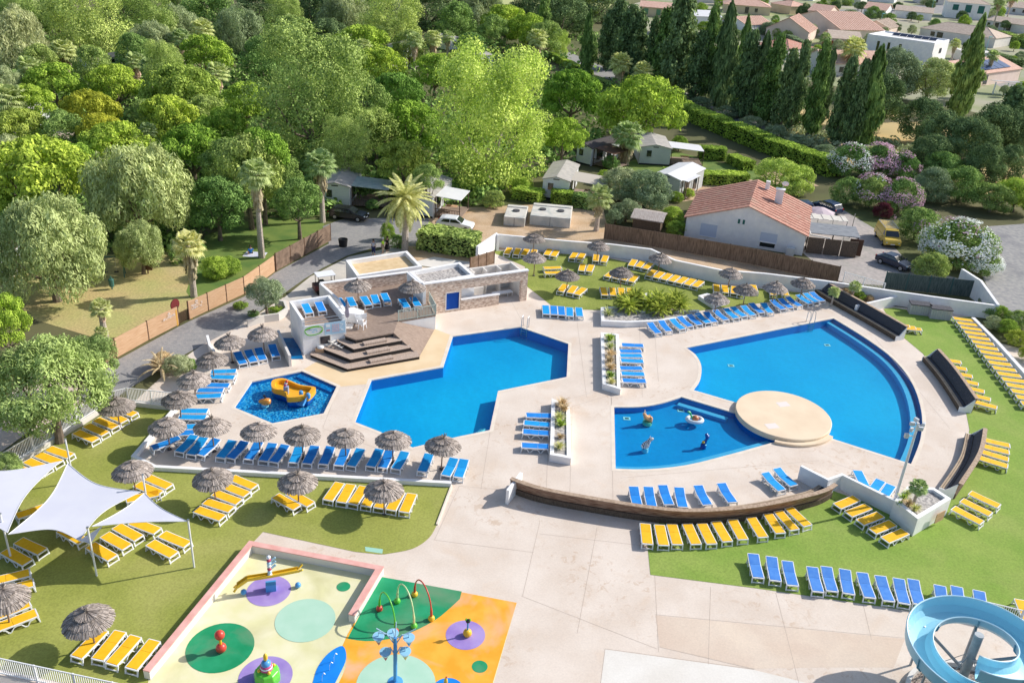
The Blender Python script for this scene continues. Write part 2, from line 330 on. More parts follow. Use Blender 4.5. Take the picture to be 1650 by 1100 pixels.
# lawns
LL = [p.xy for p in px((-90, 1010), (0, 1078), (236, 1130), (240, 1086), (404, 878), (424, 857), (572, 889), (610, 893))]+soft([(620, 893), (665, 884), (692, 866), (704, 845)])+[p.xy for p in px((727, 783), (250, 757), (216, 740), (288, 655), (208, 650), (158, 672), (20, 752), (-90, 812))]
ground('left_lawn', LL, .0325, TURF)
LR = [p.xy for p in px((1044, 846), (1044, 887), (1048, 926), (1220, 948), (1459, 983), (1760, 1030), (1800, 560), (1650, 598), (1607, 552), (1568, 511), (1533, 511), (1440, 496), (1423, 498), (1451, 540), (1487, 570), (1520, 622), (1556, 662), (1562, 693), (1545, 760), (1480, 840), (1340, 790), (1290, 800), (1110, 835))]
ground('right_lawn', LR, .0325, TURFR)
LF = [p.xy for p in px((787, 404), (850, 406), (915, 410), (983, 417), (1011, 423), (1060, 427), (1131, 450), (1161, 459), (1220, 465), (1290, 472), (1330, 470), (1290, 483), (1230, 488), (1127, 501), (1095, 498), (967, 500), (895, 498), (884, 489), (848, 461), (846, 430))]
ground('far_lawn', LF, .0325, mat('turf_far', (.22, .27, .05), .95, (.29, .33, .075), .4, 6, grain=(7, .25)))
# paths, roads, dirt, park
ground('dry_park', [p.xy for p in px((-60, 480), (165, 548), (287, 521), (305, 512), (394, 473), (440, 430), (300, 400), (-60, 430))], .012, DRY)
ground('park_path', soft([(-60, 700), (60, 600), (165, 575), (200, 590), (175, 615), (120, 660), (40, 700), (-40, 760)], 2), .008, mat('pink_path', (.6, .48, .4), .9, (.66, .54, .46), .5))
ground('shaded_lawn', [p.xy for p in px((300, 470), (320, 500), (395, 472), (443, 437), (530, 390), (520, 355), (420, 350), (330, 380))], .016, GRASSG)
ground('asphalt_path', [p.xy for p in px((120, 640), (188, 581), (287, 527), (305, 518), (394, 478), (443, 440), (530, 393), (520, 365), (555, 352), (690, 352), (700, 385), (690, 398), (640, 396), (600, 400), (560, 412), (520, 432), (490, 450), (462, 470), (395, 520), (300, 570), (215, 622), (160, 660))], .028, ASPH)
ground('dirt_yard', [p.xy for p in px((640, 340), (690, 352), (700, 385), (655, 397), (660, 425), (760, 440), (787, 402), (850, 404), (983, 413), (1060, 424), (1161, 455), (1290, 468), (1360, 455), (1230, 420), (1100, 395), (980, 370), (970, 330), (860, 330), (740, 335))], .012, DIRT)
ground('concrete_apron', [p.xy for p in px((500, 446), (562, 414), (640, 397), (657, 403), (600, 420), (577, 447), (516, 470), (490, 492), (455, 482))], .0245, mat('apron', (.5, .47, .43), .9, (.62, .57, .5), .6, 6, grain=(8, .08)))
ground('stone_walk', [p.xy for p in px((656, 425), (800, 446), (810, 430), (700, 414))], .024, CREAM)
ground('gravel_drive', [p.xy for p in px((1290, 330), (1345, 330), (1420, 375), (1470, 430), (1570, 455), (1570, 470), (1352, 455), (1290, 405))], .012, mat('drive', (.36, .33, .31), .95, (.48, .43, .4), 2, 6, c3=(.3, .3, .26), scale3=.25))
ground('car_park', [p.xy for p in px((1590, 365), (1800, 350), (1800, 600), (1640, 520), (1600, 480), (1575, 430))], .012, mat('worn_asphalt', (.25, .25, .26), .9, (.36, .35, .33), 2, 7, c3=(.18, .18, .2), scale3=.2))  # tree shade on the car park is put into the darker asphalt tone
ground('camp_lane', soft([(880, 85), (905, 80), (960, 103), (1060, 137), (1170, 170), (1290, 232), (1340, 250), (1325, 262), (1280, 243), (1160, 185), (1050, 150), (950, 118)], 2), .012, ASPH)
ground('field', [p.xy for p in px((1230, 170), (1500, 190), (1660, 220), (1700, 330), (1500, 300), (1380, 268), (1300, 235))], .008, mat('stubble', (.6, .43, .19), .95, (.5, .4, .2), .2, 6))
ground('mown_strip', [p.xy for p in px((1100, 290), (1180, 262), (1300, 290), (1320, 300), (1250, 300), (1100, 325))], .008, DIRT)
ground('caravan_lawn', [p.xy for p in px((1070, 240), (1160, 262), (1230, 275), (1220, 290), (1080, 285), (1000, 300), (990, 270))], .012, GRASSG)
ground('camp_road', [p.xy for p in px((600, 112), (740, 84), (745, 92), (610, 122))], .012, mat('pale_road', (.5, .44, .38), .9))
TOWN = mat('town_ground', (.42, .38, .3), .95, (.24, .3, .12), .05, 5, c3=(.4, .37, .32), scale3=.03)
ground('village_ground', [p.xy for p in px((980, 60), (1000, 12), (1120, -20), (1800, -20), (1800, 190), (1620, 190), (1400, 150), (1200, 110))], .006, TOWN)
ground('meadow', [p.xy for p in px((700, 4), (980, 14), (1010, -20), (700, -30))], .006, mat('meadow_m', (.45, .47, .2), .95))
ground('meadow', [p.xy for p in px((-100, 12), (70, 12), (60, -30), (-150, -30))], .006, MATS['meadow_m'])
for pts in ([(1560, 98), (1640, 130), (1800, 180), (1800, 230), (1640, 155), (1545, 105)], [(1330, 30), (1500, 22), (1800, 30), (1800, 20), (1500, 8), (1320, 18)]):
    ground('village_road', [p.xy for p in px(*pts)], .012, ASPH)
# ================================================================ POOLS
def basin(outline, depth, floor, liner, step=None, name='pool'):
    b = MB(); P = [(p[0], p[1]) for p in outline]; n = len(P)
    for i in range(n):
        a, c = P[i], P[(i+1) % n]
        b.add([(a[0], a[1], .0275), (c[0], c[1], .0275), (c[0], c[1], -.06), (a[0], a[1], -.06)], [(0, 1, 2, 3)], 2)
        b.add([(a[0], a[1], -.06), (c[0], c[1], -.06), (c[0], c[1], -depth), (a[0], a[1], -depth)], [(0, 1, 2, 3)], 1)
    b.sheet(P, -depth, m=0)
    return tag(b.build(name, [floor, liner, CONCL]), kind='structure')
def waters(outline, m, z=-.07): return tag(MB().sheet([(p[0], p[1]) for p in offset(outline, .01)], z).build('pool_water', m), kind='structure')
basin(MAIN, .95, POOLF, BLUEP, name='main_pool_basin'); waters(MAIN, WATER)
basin(KID, .32, SPARKLE, BLUEP, name='toddler_pool_basin'); waters(KID, WATERK)
basin(BIG, .8, POOLF, BLUEP, name='round_pool_basin'); waters(BIG, WATER)
basin(SECOND, .5, mat('pool_floor2', (.0, .28, .63), .6, (.0, .32, .68), .4, 4, grain=(3, .06)), BLUEP, name='play_pool_basin'); waters(SECOND, WATER)
# underwater steps
def shelf(line, w0, w1, z, zb, m, name='pool_step'):
    """band between offsets w0 and w1 on the inner side of an open line"""
    P = [Vector(p[:2]) for p in line]; n = len(P); A = []; B = []
    for i in range(n):
        d = (P[min(i+1, n-1)]-P[max(i-1, 0)]).normalized(); nn = Vector((d.y, -d.x)); A.append(P[i]+nn*w0); B.append(P[i]+nn*w1)
    b = MB(); b.prism(A+list(reversed(B)), zb, z); return tag(b.build(name, m), kind='structure')
shelf(arcR, .35, .8, -.3, -.79, POOLS)
shelf([p.xy for p in px((1098, 640), (1177, 664))], .5, .95, -.22, -.49, POOLS)
shelf([p.xy for p in px((1468, 747), (1329, 703))], .02, .4, -.3, -.79, POOLS)
shelf([p.xy for p in px((1184, 648), (1117, 629))], .02, .4, -.3, -.79, POOLS)
shelf(arcB, .03, .62, -.2, -.49, POOLS)
shelf([p.xy for p in px((486.5, 598), (542.5, 622.7))], .02, .7, -.15, -.31, BLUEP)
# corner stair fan in the main pool
STW = mat('pool_stair', (.4, .8, .9), .6); c0_, P0_, Q0_ = [p.xy for p in px((787.5, 692.5), (748, 701), (775, 676))]
for i, (s_, z) in enumerate(((1, -.74), (.82, -.58), (.64, -.42), (.46, -.26))):
    tag(MB().prism([c0_, c0_+(P0_-c0_)*s_, c0_+(Q0_-c0_)*s_], -.94, z).build('pool_stair', STW), kind='structure')
# round platform
pl = MB(); pl.lathe((BC.x, BC.y, 0), [(3.55, -.79), (3.55, .02)], 72, 1); pl.lathe((BC.x, BC.y, 0), [(3.62, .02), (3.62, .36), (3.56, .42), (.01, .42)], 72, 0)
plat = empty('round_platform', BC, 0, 'round beige platform standing between the quarter-round pool and the play pool', 'platform')
for (z0, z1, r, mm, nm) in ((-.79, .03, 3.55, BLUEP, 'blue_wall'), (.03, .42, 3.64, DISC, 'disc')):
    MB().lathe((0, 0, 0), [(r, z0), (r, z1-.05), (r-.05, z1), (.01, z1)], 80, 0).build(nm, mm, plat)
# lower step of the platform on the deck side
st = [];
for i in range(17):
    a = math.radians(-112+i*4.6); st.append(Vector((4.05*math.cos(a), 4.05*math.sin(a))))
for i in range(17):
    a = math.radians(-112+(16-i)*4.6); st.append(Vector((3.66*math.cos(a), 3.66*math.sin(a))))
MB().prism(st, .03, .22).build('step', DISC, plat)
for (x, y) in ((1262, 651), (1244, 686)):
    g = G(x, y, .42)-BC; MB().box((g.x, g.y, .423), (.95, .7, .006), .3).build('pale_patch', mat('patch', (.78, .7, .66), .8), plat)
# pool floor drains
for (x, y, z) in ((1010, 674, -.49), (1097, 661, -.49), (1178, 589, -.79), (1333, 556, -.79)):
    g = G(x, y, z); o = MB().box((0, 0, 0), (.55, .45, .01)).box((0, 0, .008), (.3, .2, .006), m=1).build('floor_drain', [WHITEP, SLATE], loc=(g.x, g.y, z+.008))
    tag(o, {1010: 'white square drain grille on the play pool floor by its corner near the long planter', 1097: 'white square drain grille on the play pool floor near the turtle ring', 1178: 'white drain grille on the quarter-round pool floor near its curved notch', 1333: 'white drain grille on the quarter-round pool floor near the pointed ladder end'}[x], 'drain')
def xy(pts): return [p.xy for p in px(*pts)]
def thing(o, label, cat, group=None): return tag(o, label, cat, group)
# ---------------------------------------------------------------- low walls, kerbs
thing(MB().wall(xy([(727, 783), (250, 757), (216, 740), (283, 662)]), .3, .28, .02).build('kerb_wall', WHITE), 'long low white kerb dividing the umbrella terrace from the lawn with yellow loungers', 'kerb')
thing(MB().wall(xy([(727, 785), (704, 846)]), .1, .12, .02).build('kerb', CONCL), 'short pale kerb closing the lawn beside the plaza', 'kerb')  # strip added for the dark shadow line along the lawn edge
PINK = mat('pink_cap', (.72, .36, .31), .8, (.8, .47, .42), 1.5)
sw = xy([(238, 1094), (405, 887), (612, 927), (567, 1003)]); o = empty('splash_wall', (0, 0, 0), 0, 'low pink-topped wall wrapping the yellow splash area', 'wall')
MB().wall(sw, .5, .34, .02).build('wall', CREAM, o); MB().wall(sw, .06, .38, .52).build('pink_cap', PINK, o)
fw = px((800, 377), (914, 388), (983, 393), (1049, 401), (1088, 419), (1164, 435), (1231, 440), (1330, 452), (1423, 466), (1500, 477), (1609, 492), z=1.5)
o = thing(MB().wall([p.xy for p in fw], 1.5, .3, 0).build('boundary_wall', WHITE), 'long white rendered wall curving round the far lawn of yellow loungers', 'wall')
o = thing(MB().wall([G(769, 397, 1.9).xy, G(800, 376, 1.9).xy, G(803, 384, 1.5).xy], 1.9, .28, 0).build('boundary_wall', WHITE), 'short white wall stepping up to the hedge behind the stone building', 'wall')
o = thing(MB().wall([G(1568, 512, .5).xy, G(1607, 551, .5).xy, G(1660, 610, .5).xy], .55, .35, 0).build('planting_wall', WHITE), 'low white wall holding the shrub bed beside the long lounger column', 'wall')
o = thing(MB().wall([G(1551, 433, 2.2).xy, G(1581, 452, 2.2).xy, G(1609, 491, 1.6).xy], 2, .3, 0, tops=[2.2, 2.2, 1.6]).build('boundary_wall', WHITE), 'tall white wall stub at the end of the green mesh fence', 'wall')
o = thing(MB().wall([G(1500, 1, 0).xy, G(1420, 0, 0).xy], .1, .1, -1).build('kerb', WHITE), None, None); bpy.data.objects.remove(o)
o = thing(MB().wall([G(1380, 492, 1.0).xy, G(1446, 477, 1.0).xy], 1.0, .25, 0).build('planting_wall', WHITE), 'white diagonal wall closing the small shrub bed behind the first slatted bench', 'wall')
# wall zigzag right of the wooden arc
zz = [G(x, y, 1.15).xy for x, y in ((1291, 750), (1334, 772), (1357, 764), (1455, 812))]
thing(MB().wall(zz, 1.15, .22, .02).build('zigzag_wall', WHITE), 'white zigzag wall joining the brown slatted arc and the corner planter', 'wall')
thing(MB().wall([G(840, 761, 1.1).xy, G(818, 790, 1.1).xy], 1.1, .2, .02).build('wall_end', WHITE), 'white end wall where the brown slatted arc meets the plaza', 'wall')
# ---------------------------------------------------------------- planters
def planter(pts, h, label, fill=PGRAV, t=.28, zf=.1):
    P = [G(x, y, h).xy for x, y in pts]; c = sum(P, Vector((0, 0)))/len(P); o = empty('planter', (c.x, c.y, .02), 0, label, 'planter')
    Q = [p-c for p in P]; Q = offset(Q, -t/2)
    MB().wall(Q, h-.02, t, 0, closed=True).build('wall', WHITE, o); MB().sheet(Q, h-zf-.02).build('gravel_bed', fill, o); return o
planter([(968, 535), (997, 538), (1000, 627), (971, 618)], .55, 'narrow white planter of tawny grasses next to seven stacked blue loungers')
planter([(889, 641), (918, 656), (920, 738), (886, 732)], .6, 'narrow white planter of tawny grasses beside four blue loungers')
planter([(968, 495), (999, 493), (1035, 500), (1126, 499), (1128, 507), (1060, 517), (1010, 519), (969, 517)], .55, 'white angular planter with sago palms at the edge of the far lawn')
planter([(1037, 472), (1067, 472), (1068, 487), (1037, 488)], .5, 'small square white planter on the far lawn behind the sago palms')
planter([(1125, 476), (1140, 472), (1172, 484), (1150, 492)], .45, 'small slanted white planter on the far lawn under a thatched umbrella')
planter([(1441, 806), (1462, 783), (1505, 785), (1533, 803), (1479, 836)], 1.4, 'tall white corner planter with a young palm and the floodlight mast', zf=.2)
o = MB().box((0, 0, .5), (.9, .05, .75)).build('wooden_hatch', WOODL); a, c = G(1502, 838, .7), G(1524, 827, .7); o.location = ((a.x+c.x)/2+.03, (a.y+c.y)/2-.04, .25); o.rotation_euler = (0, 0, math.atan2(c.y-a.y, c.x-a.x))
thing(o, 'tan wooden hatch set in the side of the white corner planter', 'hatch')
SLATT = mat('bench_top', (.34, .24, .17), .8, (.5, .38, .28), 6, 3)
# ---------------------------------------------------------------- curved slatted benches
def bench(front, label, t_seat=.55, hs=.48, hb=1.25, lean=.45, slat=SLATE, rim=SLATL, side=1, cap_lo=True):
    """front: ground line of the seat front; the back rises on its +normal side"""
    P = smooth_poly([G(x, y).xy for x, y in front], 6); n = len(P); N = []
    for i in range(n):
        d = (P[min(i+1, n-1)]-P[max(i-1, 0)]).normalized(); N.append(Vector((-d.y, d.x))*side)
    c = P[n//2]; o = empty('slatted_bench', (c.x, c.y, .02), 0, label, 'bench')
    def strip(nm, prof, m):
        b = MB()
        for i in range(n):
            for a, z in prof: q = P[i]-c+N[i]*a; b.v.append((q.x, q.y, z))
        k = len(prof)
        for i in range(n-1):
            for j in range(k): b.f.append((i*k+j, i*k+(j+1) % k, (i+1)*k+(j+1) % k, (i+1)*k+j)); b.m.append(0)
        b.f += [tuple(range(k)), tuple((n-1)*k+j for j in range(k))[::-1]]; b.m += [0, 0]
        return b.build(nm, m, o, fixn=True)
    strip('seat_base', [(0, 0), (0, hs-.06), (t_seat+.5, hs-.06), (t_seat+.5, 0)], WHITE if side < 0 else WOODD)
    for j in range(4):
        a = j*t_seat/4; strip('seat_slat', [(a-.02, hs-.055), (a-.02, hs), (a+t_seat/4-.05, hs), (a+t_seat/4-.05, hs-.055)], rim if j < 2 else slat)
    for j in range(7):
        f0, f1 = j/7, (j+.88)/7
        strip('back_slat', [(t_seat+lean*f0, hs+.03+(hb-hs)*f0), (t_seat+lean*f1, hs+.03+(hb-hs)*f1), (t_seat+lean*f1+.05, hs+(hb-hs)*f1), (t_seat+lean*f0+.05, hs+(hb-hs)*f0)], slat)
    strip('back_cladding', [(t_seat+lean*.1+.06, hs*.2+.15), (t_seat+lean+.06, hb), (t_seat+lean+.14, hb), (t_seat+.35, hs*.2+.15)], WOODR)
    strip('top_rail', [(t_seat+lean-.03, hb+.03), (t_seat+lean-.03, hb+.075), (t_seat+lean+.27, hb+.06), (t_seat+lean+.27, hb+.015)], SLATT)
    strip('plinth', [(t_seat+.2, 0), (t_seat+.2, .34), (t_seat+.38, .34), (t_seat+.38, 0)], WHITE)
    for e in (0, n-1):
        q = P[e]-c; nn = N[e]; pts = [(-.05, 0), (-.05, hs-.02), (t_seat*.6, hs-.02), (t_seat+lean*.9, hb-.05), (t_seat+lean, hb-.05), (t_seat+.4, 0)]
        d = (P[1]-P[0]).normalized() if e == 0 else (P[-1]-P[-2]).normalized(); b = MB(); s = -1 if e == 0 else 1
        for off in (.01, .09):
            for a, z in pts: r = q+nn*a+d*off*s; b.v.append((r.x, r.y, z))
        k = len(pts); b.f = [tuple(range(k)), tuple(range(2*k-1, k-1, -1))]+[(i, (i+1) % k, k+(i+1) % k, k+i) for i in range(k)]; b.m = [0]*len(b.f)
        b.build('end_panel', WHITE, o, fixn=True)
    return o
bench([(1312, 473), (1340, 490), (1395, 521), (1442, 549)], 'dark slatted bench by the pointed end of the quarter-round pool', side=1)
bench([(1486, 582), (1512, 614), (1544, 663)], 'dark slatted bench halfway round the pool terrace with seven yellow loungers behind', side=1)
bench([(1554, 706), (1544, 745), (1512, 794)], 'slatted bench with tan seat edge near the corner planter', side=1)
bench([(1318, 790), (1290, 803), (1200, 822), (1110, 829), (1042, 824), (948, 809), (876, 795), (834, 781)], 'long brown slatted arc bench backing onto the row of eleven yellow loungers', side=1, slat=SLATE, rim=SLATL, hb=1.15)
# ---------------------------------------------------------------- fences
def fence(pts, h, label, m, post=MATS['dark_wood'], step=2.6, nm='wooden_fence', t=.05, z0=0, postw=.09, tops=None):
    P = [Vector(p) for p in pts]; c = P[len(P)//2]; o = empty(nm, (c.x, c.y, z0), 0, label, 'fence')
    k = 0
    for a, b in zip(P, P[1:]):
        n = max(1, round((b-a).length/step)); an = math.atan2((b-a).y, (b-a).x)
        for i in range(n):
            p, q = a.lerp(b, i/n)-c, a.lerp(b, (i+1)/n)-c; L = (q-p).length; mid = (p+q)/2; d = (q-p).normalized()
            bm_ = MB(); nb = 6
            if nm == 'wooden_fence':
                for j in range(nb): bm_.box((mid.x, mid.y, .05+(j+.5)*(h-.05)/nb), (L-postw, t+(.012 if j % 2 else 0), (h-.05)/nb-.008), an)
            else: bm_.box((mid.x, mid.y, h/2), (L-postw, t, h-.06), an)
            bm_.build('panel', m, o)
            MB().box((p.x, p.y, h/2+.03), (postw, postw, h+.08), an).build('post', post, o)
    p = P[-1]-c; MB().box((p.x, p.y, h/2+.03), (postw, postw, h+.08)).build('post', post, o)
    return o
CANIS = mat('reed', (.1, .07, .05), .9, (.24, .17, .12), 14, 3, stretch=(1, 1, .08))
MESHG = mat('green_mesh', (.05, .075, .075), .9, (.11, .14, .13), 14, 2, stretch=(1, 1, .1))
POSTB = mat('post_brown', (.1, .05, .03), .7)
fence(xy([(130, 603), (188, 577), (240, 548), (289, 523)]), 1.75, 'tan wooden board fence along the asphalt path, section before the gate', WOODL, POSTB)
fence(xy([(305, 515), (394, 474), (443, 438)]), 1.75, 'tan wooden board fence along the asphalt path, section after the gate', WOODL, POSTB)
fence(xy([(445, 437), (533, 388)]), 1.9, 'darker shaded end of the board fence near the parked black car', mat('brown_boards', (.16, .11, .08), .85, (.26, .18, .13), 2, 5), POSTB)  # shade on this end is put into the darker board colour
fence([G(976, 360, 1.9).xy, G(1095, 379, 1.9).xy, G(1220, 401, 1.9).xy, G(1355, 429, 1.9).xy], 1.9, 'long dark reed fence running below the white house', CANIS, MATS['dark_wood'], nm='reed_fence')
fence([G(1430, 438, 1.9).xy, G(1573, 452, 1.9).xy], 1.9, 'dark green screened fence beside the white gate and blue car', MESHG, mat('green_post', (.03, .1, .1), .5), nm='mesh_fence', step=2.1)
fence(xy([(757, 437), (796, 425)]), 1.5, 'short brown board fence behind the stone building', mat('brown_boards2', (.2, .13, .08), .85, (.3, .2, .14), 2, 5), POSTB, step=1.3)
# writing on two fence panels (illegible white lettering with a round emblem above)
def letters(a, b, z, n, rows, label):
    A_, B_ = G(*a), G(*b); d = (B_-A_); L = d.length; an = math.atan2(d.y, d.x); o = empty('fence_lettering', (*((A_+B_)/2+Vector((math.sin(an), -math.cos(an), 0))*.06).xy, 0), an, label, 'lettering')
    random.seed(n)
    for r in range(rows):
        m = MB(); x = -L*.36
        while x < L*.36:
            w_ = random.uniform(.07, .12)
            if random.random() > .15:
                m.box((x, 0, z-.26*r), (.022, .012, .17)); m.box((x+w_*.5, 0, z-.26*r+random.choice((-.07, 0, .07))), (w_*.7, .012, .025))
                if random.random() > .5: m.box((x+w_*.8, 0, z-.26*r), (.022, .012, .17))
            x += w_+.045
        m.build('text_line', WHITEP, o)
    ring = MB(); 
    for i in range(16):
        a0, a1 = 2*PI*i/16, 2*PI*(i+1)/16; ring.bar((.13*math.cos(a0), 0, z+.27+.13*math.sin(a0)), (.13*math.cos(a1), 0, z+.27+.13*math.sin(a1)), .03, .014)
    ring.bar((-.08, 0, z+.25), (.08, 0, z+.31), .03, .014); ring.build('emblem', WHITEP, o)
letters((262, 538), (287, 524), 1.2, 3, 1, 'one line of white lettering and round emblem on the fence panel before the gate')
letters((307, 514), (330, 504), 1.2, 5, 2, 'two lines of white lettering and round emblem on the fence panel after the gate')
# park gate with round dark red panel
g0, g1 = G(290, 522), G(304, 515); d = (g1-g0).normalized(); o = empty('park_gate', (*((g0+g1)/2).xy, 0), math.atan2(d.y, d.x), 'little open gate with yellow posts and round dark red sign board', 'gate')
for s in (-1, 1): MB().box((s*.85, 0, .75), (.16, .16, 1.5)).build('post', mat('yellow_wood', (.6, .33, .06), .7), o)
m = MB(); [m.box((x/8, .05, .55), (.05, .04, 1.0)) for x in range(-5, 6)]; m.build('gate_leaf', POSTB, o)
MB().tube([(-.45, .35, 1.75), (-.45, .43, 1.75)], .5, 20).build('round_board', mat('dark_red', (.18, .03, .03), .6), o)
MB().bar((-.45, .4, 0), (-.45, .4, 1.4), .1).build('board_post', POSTB, o)
# ---------------------------------------------------------------- white railings
def railing(P, label, h=1.1, gap=.115, z0=.02, m=None, post_step=2.2, wallh=0):
    P = [Vector(p[:2]) for p in P]; c = P[0].lerp(P[-1], .5); o = empty('railing', (c.x, c.y, z0), 0, label, 'railing'); m = m or WHITEP
    bars = MB(); rails = MB(); posts = []
    for a, b in zip(P, P[1:]):
        a, b = a-c, b-c; L = (b-a).length; n = int(L/gap); an = math.atan2((b-a).y, (b-a).x)
        for i in range(n):
            p = a.lerp(b, (i+.5)/n); bars.box((p.x, p.y, wallh+(h)/2+.05), (.03, .03, h-.1), an)
        for z in (wallh+.1, wallh+h): rails.bar((*a, z), (*b, z), .05, .05)
        k = max(1, round(L/post_step))
        for i in range(k+1): p = a.lerp(b, i/k); posts.append(MB().box((p.x, p.y, (wallh+h+.04)/2), (.07, .07, wallh+h+.04), an).build('post', m, o))
    bars.build('balusters', m, o); rails.build('rails', m, o)
    if wallh: MB().wall([p-c for p in P], wallh, .25, -.02).build('base_wall', CREAM, o)
    return o
railing([G(x, y).xy for x, y in ((-30, 1078), (0, 1086), (250, 1140))], 'white railing at the bottom of the lawn below four yellow loungers')
railing([G(x, y).xy for x, y in ((-40, 790), (20, 755), (90, 711), (160, 666))], 'white railing on a low wall behind the yellow loungers under the pepper tree', wallh=.35)
railing([G(x, y).xy for x, y in ((164, 664), (208, 653), (284, 661))], 'white railing on a low wall in front of the dry palm shrub', wallh=.35)
railing([G(1553, 961, 1.1).xy, G(1650, 984, 1.1).xy, G(1720, 1000, 1.1).xy], 'white railing behind the blue slide')
railing([G(1362, 438, 1.5).xy, G(1427, 456, 1.5).xy], 'white barred entrance gate next to the green screened fence', h=1.45, gap=.14)
# ================================================================ STONE BUILDING
# facade frame: u along the wall, v outwards
fa, fb = G(703.5, 506), G(848, 484.5); fd = (fb-fa).normalized(); an = math.atan2(fd.y, fd.x); FL = (fb-fa).length
sbo = empty('stone_building', fa, an, 'low stone-faced pool building with a blue shutter and open shower bay', 'building')
def fbox(b, u0, u1, v0, v1, z0, z1, m=0): b.box(((u0+u1)/2, (v0+v1)/2, (z0+z1)/2), (abs(u1-u0), abs(v1-v0), z1-z0), 0, m)
HB = 3.12; u1 = FL*.235; 
b = MB(); fbox(b, -1.3, FL*.09, 0, .35, 0, HB); fbox(b, FL*.245, FL*.26, 0, .35, 0, HB); fbox(b, FL*.09, FL*.245, 0, .35, 1.95, HB); fbox(b, FL*.09, FL*.245, 0, .35, 0, .25)
fbox(b, FL*.26, FL*.93, 0, .35, 2.2, HB); fbox(b, FL*.93, FL, 0, .35, 0, HB); fbox(b, FL*.26, FL*.68, -.02, .33, 0, 1.05)
b.build('stone_facade', STONE, sbo)
b = MB(); fbox(b, -1.35, FL+.05, -.05, .4, HB, HB+.1); fbox(b, FL*.26, FL*.69, -.06, .37, 1.05, 1.15); b.build('coping_cap', WHITE, sbo)
b = MB(); 
for i in range(12): b.box((FL*.167, .1, .32+i*.138), (FL*.153, .03, .12), rx=-.5)
fbox(b, FL*.092, FL*.243, .2, .25, .25, 1.95); b.build('blue_shutter', BLUEPAINT, sbo)
b = MB(); fbox(b, FL*.09, FL*.1, -.03, .02, .25, 2.0); fbox(b, FL*.237, FL*.247, -.03, .02, .25, 2.0); fbox(b, FL*.09, FL*.247, -.03, .02, 1.95, 2.02); fbox(b, FL*.09, FL*.247, -.03, .02, .2, .27); b.build('shutter_frame', CREAM, sbo)
b = MB(); fbox(b, FL*.5, FL, 3.6, 3.8, 0, 2.5); fbox(b, FL-.2, FL, .35, 3.6, 0, 2.7); fbox(b, FL*.26, FL*.27, .35, 2.2, 0, 2.6); fbox(b, FL*.26, FL*.36, 1.2, 1.35, 0, 2.0); fbox(b, FL*.36, FL*.6, 1.9, 2.05, 0, 1.2)
for q in (.52, .66, .82): fbox(b, FL*q, FL*q+.12, 2.6, 3.6, 0, 2.5)
b.build('shower_partition', CREAM, sbo)
b = MB(); fbox(b, FL*.7, FL*.92, 1.4, 2.0, .42, .48); [b.box((FL*u, v, .21), (.05, .05, .42)) for u in (.86, .91) for v in (1.45, 1.95)]; b.build('changing_bench', WHITEP, sbo)
b = MB(); fbox(b, FL*.26, FL, .35, 3.6, .0, .03); b.build('shower_floor', mat('shower_tiles', (.55, .48, .42), .7, (.62, .55, .5), 3), sbo)
# roofs from their corner pixels (at roof height)
def flatroof(corners, z, zr, label, fill, nm='flat_roof_block', par=.3, z0=0.0, wallm=WHITE):
    P = [G(x, y, z).xy for x, y in corners]; c = sum(P, Vector((0, 0)))/4; o = empty(nm, (c.x, c.y, z0), 0, label, 'building')
    Q = offset([p-c for p in P], -.15); MB().wall(Q, z-z0, .3, 0, closed=True).build('parapet_wall', wallm, o); MB().sheet(Q, zr-z0).build('roof_gravel', fill, o); return o
flatroof([(557, 419), (656, 404), (680, 429), (575, 444.5)], 2.62, 2.2, 'flat-roofed white block with sandy gravel on its roof', SAND)
flatroof([(658, 437.5), (741, 422), (765, 443), (682, 458.5)], 3.12, 2.75, 'flat-roofed block with grey gravel roof behind the stone wall', PGRAV)
# ---------------------------------------------------------------- raised wooden terrace
TZ = 1.4
ter = empty('wooden_terrace', G(600, 510, 0), 0, 'raised brown wooden terrace with broad stepped tiers down to the pool', 'terrace'); tc = G(600, 510, 0).xy
def tp(*pts, z=TZ): return [G(x, y, z).xy-tc for x, y in pts]
top = tp((556, 541), (573.4, 547), (634, 536), (641, 518), (702, 508), (684, 474), (658, 447), (630, 455), (537, 472), (545, 500))
MB().prism(top, 0, TZ-.12).build('terrace_base', WHITE, ter); 
# boards
b = MB(); b.prism(top, TZ-.1, TZ); b.build('deck_boards', DECKW, ter)
tiers = [((500.5, 571), (560, 594), (676, 574), (640, 520), (520, 520), .3), ((522.5, 562), (565, 578.5), (662, 559.5), (640, 520), (530, 520), .66), ((544, 549), (570, 562), (647, 548), (640, 522), (545, 522), 1.03)]
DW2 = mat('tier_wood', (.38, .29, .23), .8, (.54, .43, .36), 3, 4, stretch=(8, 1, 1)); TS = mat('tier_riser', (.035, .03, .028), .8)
for i, t in enumerate(tiers):
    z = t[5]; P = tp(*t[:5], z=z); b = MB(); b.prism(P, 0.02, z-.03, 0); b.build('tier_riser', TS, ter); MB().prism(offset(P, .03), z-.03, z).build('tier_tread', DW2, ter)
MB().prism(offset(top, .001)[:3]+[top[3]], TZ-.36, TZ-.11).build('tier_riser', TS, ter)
for i, (x, y, z) in enumerate(((604, 552, 1.03), (609, 566, .66), (614, 580, .3))):
    g = G(x, y, z); d2 = (G(634, 536, TZ)-G(573, 547, TZ)); g = g.xy-tc; MB().box((g.x, g.y, z+.09), (2.0, .5, .2), math.atan2(d2.y, d2.x)).build('half_step', DW2, ter)
rp = [G(634, 536, TZ), G(641, 518, TZ), G(700, 531, .05), G(676, 574, .05)]
